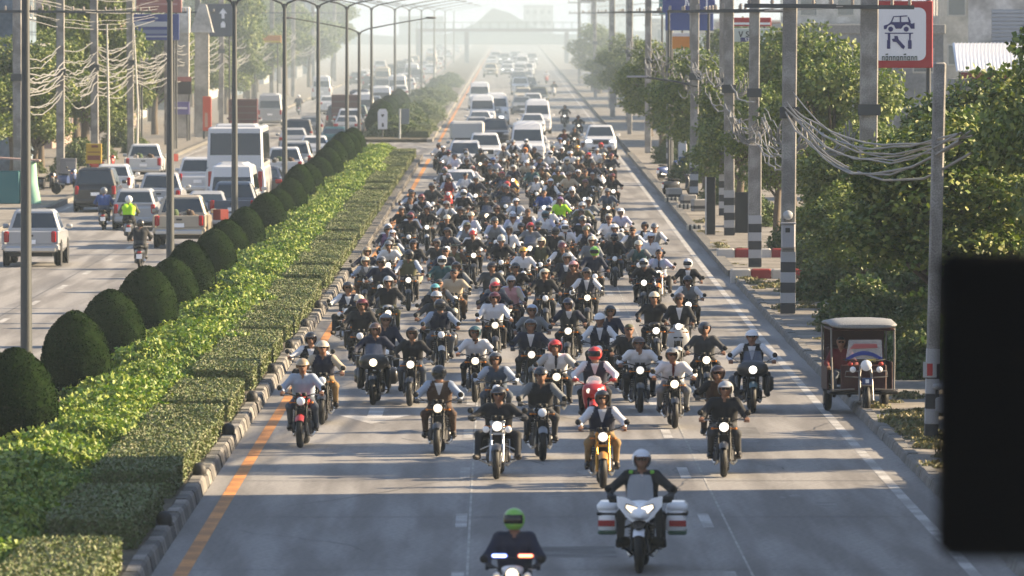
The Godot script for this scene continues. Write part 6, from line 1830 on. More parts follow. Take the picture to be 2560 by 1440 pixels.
func build_buildings():
	rng.seed = 15
	var cream := grained("wall_cream", Color(0.42, 0.39, 0.33), Color(0.52, 0.49, 0.43), 3.0, 0.02, 0.9, 9.0)
	var whitew := grained("wall_white", Color(0.5, 0.5, 0.49), Color(0.62, 0.62, 0.6), 3.0, 0.02, 0.9, 9.0)
	var greyw := grained("wall_grey", Color(0.2, 0.22, 0.24), Color(0.28, 0.3, 0.33), 3.0, 0.02, 0.9, 9.0)
	var bluew := grained("wall_blue", Color(0.12, 0.17, 0.23), Color(0.17, 0.23, 0.3), 3.0, 0.02, 0.9, 9.0)
	var pinkw := grained("wall_pink", Color(0.38, 0.27, 0.24), Color(0.46, 0.34, 0.3), 3.0, 0.02, 0.9, 9.0)
	var rust := grained("roof_rust", Color(0.14, 0.06, 0.04), Color(0.22, 0.1, 0.06), 2.0, 0.03, 0.9)
	var slate := grained("roof_grey", Color(0.18, 0.18, 0.18), Color(0.27, 0.27, 0.26), 2.0, 0.03, 0.9)
	var walls := [cream, whitew, greyw, pinkw, bluew]
	# right side
	house("white plain-walled building behind the red repair sign", 24.5, 500.0, 8.0, 16.0, 3, whitew, slate, 1)
	house("pale grey building at the upper right corner", 36.0, 480.0, 12.0, 12.0, 3, cream, slate, 2)
	# a low shop block just outside the right edge: its shadow covers the nearest stretch of road
	var near := thing("shop_house", "low shop block just outside the right picture edge", "building", at(16.0, 111.5, 0.1))
	part("wall", MB.new().box(Vector3(0, 3.4, 23.5), Vector3(8.0, 6.8, 17.0)).mesh(), cream, near)
	part("tall_wall", MB.new().box(Vector3(0, 5.0, 6.5), Vector3(8.0, 10.0, 16.8)).mesh(), cream, near)
	part("tall_parapet", MB.new().bevel(Vector3(0, 10.25, 6.5), Vector3(8.2, 0.5, 17.0), 0.05).mesh(), slate, near)
	part("parapet", MB.new().bevel(Vector3(0, 7.05, 23.5), Vector3(8.2, 0.5, 17.2), 0.05).mesh(), slate, near)
	for k in 8:
		var f := part("window", MB.new().bevel(Vector3(-4.0, 5.2, 2.0 + k * 4.0), Vector3(0.1, 1.5, 2.0), 0.02).mesh(), mat("frame_pale", Color(0.4, 0.4, 0.38), 0.6), near)
		part("pane", MB.new().bevel(Vector3(-4.05, 5.2, 2.0 + k * 4.0), Vector3(0.03, 1.3, 1.8), 0.008).mesh(), mat("shop_glass", Color(0.05, 0.065, 0.075), 0.08), f)
		part("shop_door", MB.new().bevel(Vector3(-4.02, 1.4, 2.0 + k * 4.0), Vector3(0.08, 2.8, 2.8), 0.02).mesh(), mat("shutter_grey", Color(0.3, 0.33, 0.38), 0.5), near)
	# corrugated awning shop at the right edge
	var t := thing("awning_shop", "shop with white corrugated awning and red fascia at right edge", "building", at(21.9, 300.0, 0.12))
	part("wall", MB.new().box(Vector3(0, 2.6, -2.5), Vector3(4.6, 5.2, 4.6)).mesh(), greyw, t)
	var awn := Node3D.new()
	var aw := MB.new()
	var rings := []
	for e in [[1.7, 5.55], [-0.9, 6.75]]:
		var ring := PackedVector3Array()
		for k in 61:
			var x := -2.35 + k * 0.08
			ring.append(Vector3(x, e[1] + (0.03 if k % 2 else -0.03), e[0]))
		rings.append(ring)
	aw.loft(rings, false, true, false)
	awn.free()
	part("awning", aw.mesh(), mat("zinc_white", Color(0.72, 0.74, 0.78), 0.4), t)
	part("fascia", MB.new().bevel(Vector3(0.1, 5.36, 1.66), Vector3(4.5, 0.26, 0.06), 0.01).mesh(), mat("fascia_red", Color(0.16, 0.015, 0.02), 0.6), t)
	part("shop_opening", MB.new().box(Vector3(0.3, 5.05, 0.0), Vector3(3.8, 0.36, 0.1)).mesh(), mat("trim_black", Color(0.02, 0.02, 0.021), 0.55), t)
	part("front_wall", MB.new().box(Vector3(0.2, 2.4, 0.6), Vector3(4.0, 4.8, 0.15)).mesh(), greyw, t)
	for s in [-2.2, 2.2]: part("post", MB.new().tube([Vector3(s, -0.05, 1.55), Vector3(s, 5.5, 1.55)], 0.05, 8).mesh(), mat("arm_steel", Color(0.07, 0.075, 0.08), 0.6, 0.4), t)
	var sh := part("shutter_wall", MB.new().box(Vector3(0.2, 7.4, -1.8), Vector3(3.6, 2.6, 0.2)).mesh(), whitew, t)
	for k in 9: part("shutter_slat", MB.new().bevel(Vector3(0.15, 6.75 + k * 0.17, -1.68), Vector3(1.5, 0.15, 0.05), 0.02).mesh(), mat("shutter_grey", Color(0.3, 0.33, 0.38), 0.5), sh)
	# shop rows fading into the haze on both sides
	var places := ["first", "second", "third", "fourth", "fifth", "sixth", "seventh", "eighth", "ninth", "tenth", "eleventh", "twelfth", "thirteenth", "fourteenth"]
	var d := 420.0
	for i in 11:
		var w := rng.randf_range(6.0, 9.0)
		house("shop house behind the right-hand poles, %s in the row" % places[i], 19.0 + w / 2 + rng.randf_range(0.0, 3.0), d, w, rng.randf_range(14.0, 26.0), 2, walls[rng.randi() % 5], [rust, slate][rng.randi() % 2], 30 + i)
		d += rng.randf_range(38.0, 75.0)
	house("blue-grey building with pale window frame at upper left", -25.0, 335.0, 4.0, 10.0, 3, bluew, slate, 3)
	d = 372.0
	for i in 12:
		var w := rng.randf_range(6.0, 9.0)
		house("shop house behind the left-hand poles, %s in the row" % places[i], -26.5 - w / 2 + rng.randf_range(-2.0, 1.0), d, w, rng.randf_range(14.0, 30.0), rng.randi_range(2, 4), walls[rng.randi() % 5], [rust, slate][rng.randi() % 2], 60 + i)
		d += rng.randf_range(34.0, 75.0)
	# white gable roofs among the left trees
	for q in [[-19.6, 452.0, "pale pointed roof left of the dark direction sign"], [-20.7, 448.0, "square pale tower beside the pointed roof"]]:
		var g := thing("kiosk", q[2], "building", at(q[0], q[1], 0.12))
		part("wall", MB.new().box(Vector3(0, 3.4, -0.6), Vector3(0.9, 6.8, 1.2)).mesh(), cream, g)
		if q[0] > -20.0: part("roof", MB.new().poly([[-0.75, 6.8], [0.75, 6.8], [0.3, 8.6], [-0.1, 8.7]], -1.3, 0.1).mesh(), whitew, g)
		else: part("roof", MB.new().bevel(Vector3(0, 7.6, -0.6), Vector3(1.0, 1.7, 1.3), 0.05).mesh(), whitew, g)
	# footbridge far along the road
	var fb := thing("footbridge", "hazy footbridge crossing the road far away", "footbridge", at(0.0, 1130.0, 0.0))
	part("deck", MB.new().box(Vector3(-1.5, 5.5, 0), Vector3(27, 0.5, 2.4)).mesh(), slate, fb)
	part("railing", MB.new().box(Vector3(-1.5, 6.75, 1.18), Vector3(27, 0.1, 0.08)).mesh(), mat("rail_green", Color(0.12, 0.2, 0.18), 0.6), fb)
	for k in 19: part("baluster", MB.new().box(Vector3(-14.8 + k * 1.48, 6.2, 1.18), Vector3(0.12, 1.0, 0.06)).mesh(), mat("rail_green", Color.GREEN), fb)
	for x in [-14.6, -6.7, 9.5, 11.6]: part("pier", MB.new().box(Vector3(x, 2.5, 0), Vector3(0.7, 5.4, 1.4)).mesh(), slate, fb)
	# far blocks closing the view
	house("faint white block above the far end of the road", 9.0, 2150.0, 9.0, 20.0, 3, whitew, slate, 90)
	house("faint tall block right of the far white block", 28.0, 1900.0, 12.0, 20.0, 4, whitew, slate, 91)
	house("faint low block left of the road end", -24.0, 1900.0, 12.0, 20.0, 2, greyw, slate, 92)
	var hill := MB.new()
	var prof := []
	for k in 41:
		var x := -90.0 + k * 4.5
		prof.append([x, 2.5 + 2.0 * maxf(0.0, noise.get_noise_2d(x * 0.12, 3.0)) + 6.5 * exp(-pow((x + 3.0) / 8.0, 2.0)) + 1.5 * noise.get_noise_2d(x * 0.9, 9.0)])
	prof.append([90.0, -4.0])
	prof.append([-90.0, -4.0])
	hill.poly(prof, -30.0, 30.0)
	var hl := structure("far_hill", hill.mesh(), mat("far_green", Color(0.06, 0.09, 0.05), 0.95))
	hl.position = at(0.0, 1900.0, 0.0)

func build_haze():
	# the exhaust-laden air that hangs over the far half of the street
	var fog := FogVolume.new()
	fog.name = "smog"
	fog.shape = RenderingServer.FOG_VOLUME_SHAPE_BOX
	fog.size = Vector3(700, 44, 1150)
	fog.position = Vector3(0, 18, -430.0 - 575.0)
	var m := FogMaterial.new()
	m.density = 0.00105
	m.albedo = Color(0.86, 0.94, 1.0)
	fog.material = m
	add_child(fog)
	fog.set_meta("kind", "stuff")
	tag(fog, "pale smog hanging over the far half of the street", "haze")

func build_foreground():
	# a traffic signal head close to the camera, out of focus, on an arm from the right
	var d := 20.6
	var dark := mat("signal_black", Color(0.005, 0.0055, 0.006), 0.8)
	dark.metallic_specular = 0.15
	var t := thing("traffic_signal", "large dark out-of-focus signal head seen from behind at right", "traffic signal", Vector3(1.515, 0.0, -d))
	part("housing", MB.new().bevel(Vector3(0, 5.966, 0), Vector3(0.335, 0.905, 0.16), 0.03, Transform3D.IDENTITY, true).mesh(), dark, t)
	for k in 3:
		part("rear_door", MB.new().bevel(Vector3(0, 5.67 + k * 0.297, 0.08), Vector3(0.29, 0.285, 0.006), 0.002).mesh(), dark, t)
		part("visor", MB.new().lathe([[0.11, 0.0], [0.115, -0.2], [0.1, -0.2], [0.095, 0.0]], Vector3(0, 5.67 + k * 0.297, -0.08), "z", 14).mesh(), dark, t)
	part("bracket", MB.new().bevel(Vector3(0.2, 5.96, 0.02), Vector3(0.14, 0.08, 0.06), 0.01).mesh(), dark, t)
	part("arm", MB.new().tube([Vector3(0.24, 5.96, 0.02), Vector3(3.5, 5.98, 0.02), Vector3(7.2, 6.05, 0.02)], [0.05, 0.06, 0.08], 10).mesh(), mat("galvanised_steel", Color(0.12, 0.13, 0.13), 0.5, 0.35), t)
	part("pole", MB.new().tube([Vector3(7.2, -0.1, 0.02), Vector3(7.2, 6.4, 0.02)], [0.13, 0.1], 12).mesh(), mat("galvanised_steel", Color.GRAY), t)

var traffic := [   # across, along, kind, colour, comes towards the camera, load, label
	[-1.75, 297.8, "sedan", "white", 1, "", "white sedan nearest the riders at the left of the parade"],
	[-1.82, 347.8, "suv", "white", 1, "", "white pickup-nosed car with black bumper behind the white sedan"],
	[-1.88, 374.4, "pickup", "silver", 1, "camper", "white pickup carrying a tall pale box over its cab"],
	[-0.92, 370.1, "suv", "white", 1, "", "white car right beside the pickup with the pale box"],
	[-1.75, 452.5, "sedan", "silver", 1, "", "silver sedan behind the pickup with the pale box"],
	[-0.48, 421.2, "pickup", "charcoal", 1, "", "dark pickup between the two queues behind the riders"],
	[-1.67, 480.7, "sedan", "white", 1, "", "white sedan under the first white van in the left queue"],
	[-0.89, 501.5, "sedan", "grey", 1, "", "grey sedan half hidden beside the left queue"],
	[-1.57, 498.4, "van", "white", 1, "", "white van leading the far part of the left queue"],
	[-0.63, 511.2, "van", "white", 1, "", "second white van just right of the van in the left queue"],
	[1.34, 373.8, "van", "white", 1, "", "white high-roof van directly behind the riders"],
	[1.78, 382.3, "sedan", "silver", 1, "", "silver sedan in front of the white high-roof van"],
	[1.91, 467.1, "sedan", "white", 1, "", "white sedan behind the high-roof van"],
	[2.25, 472.6, "van", "white", 1, "", "white van in the middle queue above the high-roof van"],
	[2.30, 581.9, "hatch", "white", 1, "", "white hatchback behind the middle white van"],
	[2.85, 604.1, "pickup", "olive", 1, "", "yellow-green taxi pickup in the middle queue"],
	[2.23, 700.3, "pickup", "charcoal", 1, "", "dark pickup far back in the middle queue"],
	[2.24, 816.0, "sedan", "grey", 1, "", "grey car behind the dark pickup far back"],
	[5.55, 396.8, "pickup", "white", 1, "", "white pickup driving alone in the right lane behind the riders"],
	[2.58, 901.3, "suv", "white", 1, "", "white suv far back in the middle queue"],
	[0.05, 1007.7, "sedan", "white", 1, "", "pale sedan far back in the left lane"],
	[-0.02, 927.0, "sedan", "silver", 1, "", "silver sedan below the farthest pale sedan"],
	[2.07, 1002.2, "van", "white", 1, "", "tiny white van near the far footbridge"],
	[3.24, 1007.7, "sedan", "white", 1, "", "tiny white car beside the far suv"],
	[1.03, 1246.3, "sedan", "silver", 1, "", "tiny silver car under the far footbridge"],
	[-0.51, 1122.2, "suv", "grey", 1, "", "tiny grey suv under the far footbridge"],
	[-1.94, 1126.2, "van", "white", 1, "", "farthest white van at the left of the road end"],
	[3.87, 1122.2, "suv", "grey", 1, "", "tiny grey suv right of the farthest white van"],
	[-14.90, 225.2, "pickup", "silver", 0, "", "silver pickup at the left picture edge seen from behind"],
	[-10.98, 243.1, "pickup", "beige", 0, "cargo", "pale pickup with red bundles in its open bed"],
	[-13.68, 263.5, "hatch", "silver", 0, "", "silver hatchback beside the rider in lime vest"],
	[-16.53, 287.0, "suv", "black", 0, "", "black suv on the outer left lane"],
	[-16.96, 306.5, "hatch", "white", 0, "", "white hatchback half hidden by the black suv"],
	[-13.46, 277.6, "pickup", "silver", 0, "", "silver pickup in front of the silver hatchback"],
	[-17.34, 339.2, "pickup", "white", 0, "cargo", "white pickup piled with brown sacks"],
	[-13.33, 308.7, "suv", "white", 0, "", "white suv left of the white coach"],
	[-11.02, 294.2, "coach", "white", 0, "", "white coach seen from behind in the traffic queue"],
	[-10.30, 271.5, "van", "white", 0, "", "white van right behind the white coach"],
	[-9.97, 262.9, "pickup", "denim", 0, "", "dark blue pickup below the white van"],
	[-10.97, 262.6, "sedan", "silver", 0, "", "silver car with red tail lamp beside the pale pickup"],
	[-10.30, 304.8, "sedan", "navy", 0, "", "navy car between the second and third near lamp posts"],
	[-10.30, 331.4, "pickup", "white", 0, "cargo", "white pickup with a full bed behind the fourth lamp post"],
	[-10.30, 347.8, "sedan", "white", 0, "", "white sedan just above the clipped trees"],
	[-10.30, 347.8, "suv", "silver", 0, "", "silver suv ahead of the white sedan above the clipped trees"],
	[-10.30, 382.3, "sedan", "white", 0, "", "white sedan right of the fifth lamp post"],
	[-9.94, 412.2, "sedan", "teal", 0, "", "dark green sedan by the fifth lamp post"],
	[-12.27, 419.6, "suv", "charcoal", 0, "", "dark suv right of the white coach"],
	[-12.24, 407.9, "sedan", "silver", 0, "", "silver sedan behind the dark suv near the coach"],
	[-12.62, 456.1, "sedan", "grey", 0, "", "grey sedan ahead of the dark suv"],
	[-10.30, 465.8, "suv", "white", 0, "", "white suv between the fifth and sixth lamp posts"],
	[-11.48, 484.3, "suv", "charcoal", 0, "", "dark suv left of the white suv in the queue"],
	[-11.03, 483.9, "pickup", "brown", 0, "truck", "brown canvas truck in the middle of the queue"],
	[-10.47, 513.8, "van", "white", 0, "", "white van ahead of the brown canvas truck"],
	[-9.96, 559.7, "van", "white", 0, "", "white van in the inner lane near the far median"],
	[-10.30, 538.9, "suv", "silver", 0, "", "silver suv behind the far white van"],
	[-10.30, 484.3, "pickup", "teal", 0, "", "dark green pickup beside the white median sign"],
	[-10.30, 467.8, "suv", "navy", 0, "", "dark blue suv close to the far median hedge"],
	[-10.30, 457.9, "sedan", "silver", 0, "", "silver sedan left of the white median sign"],
	[-17.13, 458.9, "pickup", "maroon", 0, "truck", "maroon canvas truck parked beyond the coach"],
	[-12.06, 682.9, "suv", "grey", 0, "", "grey suv in the hazy part of the queue"],
	[-12.04, 747.5, "sedan", "silver", 0, "", "silver sedan in the hazy part of the queue"],
	[-10.94, 742.9, "suv", "white", 0, "", "white suv in the hazy part of the queue"],
	[-13.61, 764.9, "van", "cream", 0, "", "cream van in the hazy part of the queue"],
	[-10.30, 728.7, "sedan", "white", 0, "", "white sedan beside the far median lamp posts"],
	[-9.96, 654.6, "sedan", "white", 0, "", "white sedan behind the hazy suv"],
	[-10.97, 845.8, "sedan", "silver", 0, "", "small silver car between far lamp posts"],
	[-10.30, 663.6, "van", "white", 0, "", "small white van at the far median"],
	[-10.30, 802.6, "suv", "grey", 0, "", "small grey suv at the far median"],
	[-10.30, 927.0, "sedan", "white", 0, "", "tiny white car near the farthest lamp posts"],
	[-11.11, 814.7, "van", "white", 0, "", "tiny white van in the far queue"],
	[-11.90, 990.5, "sedan", "silver", 0, "", "tiny silver car in the far queue"],
	[-12.70, 826.7, "suv", "charcoal", 0, "", "tiny dark suv in the far queue"],
	[-10.57, 1025.5, "sedan", "white", 0, "", "tiny white car at the end of the queue"],
	[-10.30, 1047.4, "suv", "white", 0, "", "farthest white suv of the queue"],
	[-17.24, 464.0, "sedan", "white", 0, "", "small white car in the far queue driving away, first from front"],
	[-17.00, 507.7, "van", "silver", 0, "", "small silver van in the far queue driving away, second from front"],
	[-10.95, 513.0, "sedan", "charcoal", 0, "", "small charcoal car in the far queue driving away, third from front"],
	[-11.06, 532.6, "van", "navy", 0, "", "small navy van in the far queue driving away, fourth from front"],
	[-14.38, 569.1, "sedan", "white", 0, "", "small white car in the far queue driving away, fifth from front"],
	[-11.10, 608.5, "sedan", "white", 0, "", "small white car in the far queue driving away, sixth from front"],
	[-17.31, 655.4, "van", "white", 0, "", "small white van in the far queue driving away, seventh from front"],
	[-14.55, 741.8, "hatch", "charcoal", 0, "", "small charcoal car in the far queue driving away, eighth from front"],
	[-14.31, 798.3, "hatch", "grey", 0, "", "small grey car in the far queue driving away, ninth from front"],
	[-17.21, 800.6, "sedan", "charcoal", 0, "", "small charcoal car in the far queue driving away, tenth from front"],
	[-17.23, 827.9, "sedan", "white", 0, "", "small white car in the far queue driving away, eleventh from front"],
	[-17.36, 845.0, "sedan", "white", 0, "", "small white car in the far queue driving away, twelfth from front"],
	[-14.41, 882.7, "suv", "navy", 0, "", "small navy car in the far queue driving away, thirteenth from front"],
	[-14.43, 950.9, "pickup", "charcoal", 0, "", "small charcoal pickup in the far queue driving away, fourteenth from front"],
	[-17.39, 953.3, "suv", "white", 0, "", "small white car in the far queue driving away, fifteenth from front"],
	[-14.44, 967.3, "sedan", "white", 0, "", "small white car in the far queue driving away, sixteenth from front"],
	[-14.21, 993.3, "pickup", "white", 0, "", "small white pickup in the far queue driving away, seventeenth from front"],
	[-14.31, 1003.1, "suv", "navy", 0, "", "small navy car in the far queue driving away, eighteenth from front"],
	[-11.24, 1024.7, "van", "cream", 0, "", "small cream van in the far queue driving away, nineteenth from front"],
	[-10.96, 1044.6, "sedan", "navy", 0, "", "small navy car in the far queue driving away, twentieth from front"],
	[-10.92, 1059.6, "pickup", "charcoal", 0, "", "small charcoal pickup in the far end of the queue driving away, first from front"],
	[-14.30, 1060.0, "suv", "cream", 0, "", "small cream car in the far end of the queue driving away, second from front"],
	[-10.93, 1246.9, "pickup", "white", 0, "", "small white pickup in the far end of the queue driving away, third from front"],
	[-14.39, 1296.8, "suv", "white", 0, "", "small white car in the far end of the queue driving away, fourth from front"],
	[-14.59, 1327.1, "suv", "white", 0, "", "small white car in the far end of the queue driving away, fifth from front"],
	[-11.28, 1332.3, "sedan", "white", 0, "", "small white car in the far end of the queue driving away, sixth from front"],
	[-14.43, 1374.1, "sedan", "charcoal", 0, "", "small charcoal car in the far end of the queue driving away, seventh from front"],
	[-14.46, 1462.8, "pickup", "navy", 0, "", "small navy pickup in the far end of the queue driving away, eighth from front"],
	[-11.05, 1473.3, "sedan", "white", 0, "", "small white car in the far end of the queue driving away, ninth from front"],
	[-10.98, 1494.4, "hatch", "silver", 0, "", "small silver car in the far end of the queue driving away, tenth from front"],
	[1.36, 563.4, "sedan", "grey", 1, "", "small grey car in the far queue behind the parade, first from front"],
	[-2.18, 593.4, "van", "white", 1, "", "small white van in the far queue behind the parade, second from front"],
	[1.56, 631.8, "sedan", "cream", 1, "", "small cream car in the far queue behind the parade, third from front"],
	[1.40, 698.7, "suv", "white", 1, "", "small white car in the far queue behind the parade, fourth from front"],
	[1.37, 766.2, "suv", "charcoal", 1, "", "small charcoal car in the far queue behind the parade, fifth from front"],
	[1.35, 776.0, "suv", "white", 1, "", "small white car in the far queue behind the parade, sixth from front"],
	[1.43, 807.0, "hatch", "navy", 1, "", "small navy car in the far queue behind the parade, seventh from front"],
	[1.47, 863.0, "sedan", "white", 1, "", "small white car in the far queue behind the parade, eighth from front"],
	[1.69, 881.4, "pickup", "silver", 1, "", "small silver pickup in the far queue behind the parade, ninth from front"],
	[-2.15, 893.8, "pickup", "cream", 1, "", "small cream pickup in the far queue behind the parade, tenth from front"],
	[1.33, 1018.3, "sedan", "white", 1, "", "small white car in the far queue behind the parade, eleventh from front"],
	[1.49, 1029.3, "pickup", "grey", 1, "", "small grey pickup in the far queue behind the parade, twelfth from front"],
	[1.50, 1043.8, "suv", "white", 1, "", "small white car in the far queue behind the parade, thirteenth from front"],
	[-2.47, 1109.1, "hatch", "white", 1, "", "small white car in the far queue behind the parade, fourteenth from front"],
	[1.39, 1111.7, "suv", "grey", 1, "", "small grey car in the far queue behind the parade, fifteenth from front"],
	[-2.37, 1178.8, "sedan", "charcoal", 1, "", "small charcoal car in the far queue behind the parade, sixteenth from front"],
	[-2.32, 1193.1, "sedan", "silver", 1, "", "small silver car in the far queue behind the parade, seventeenth from front"],
	[1.60, 1272.9, "sedan", "white", 1, "", "small white car in the far queue behind the parade, eighteenth from front"],
]

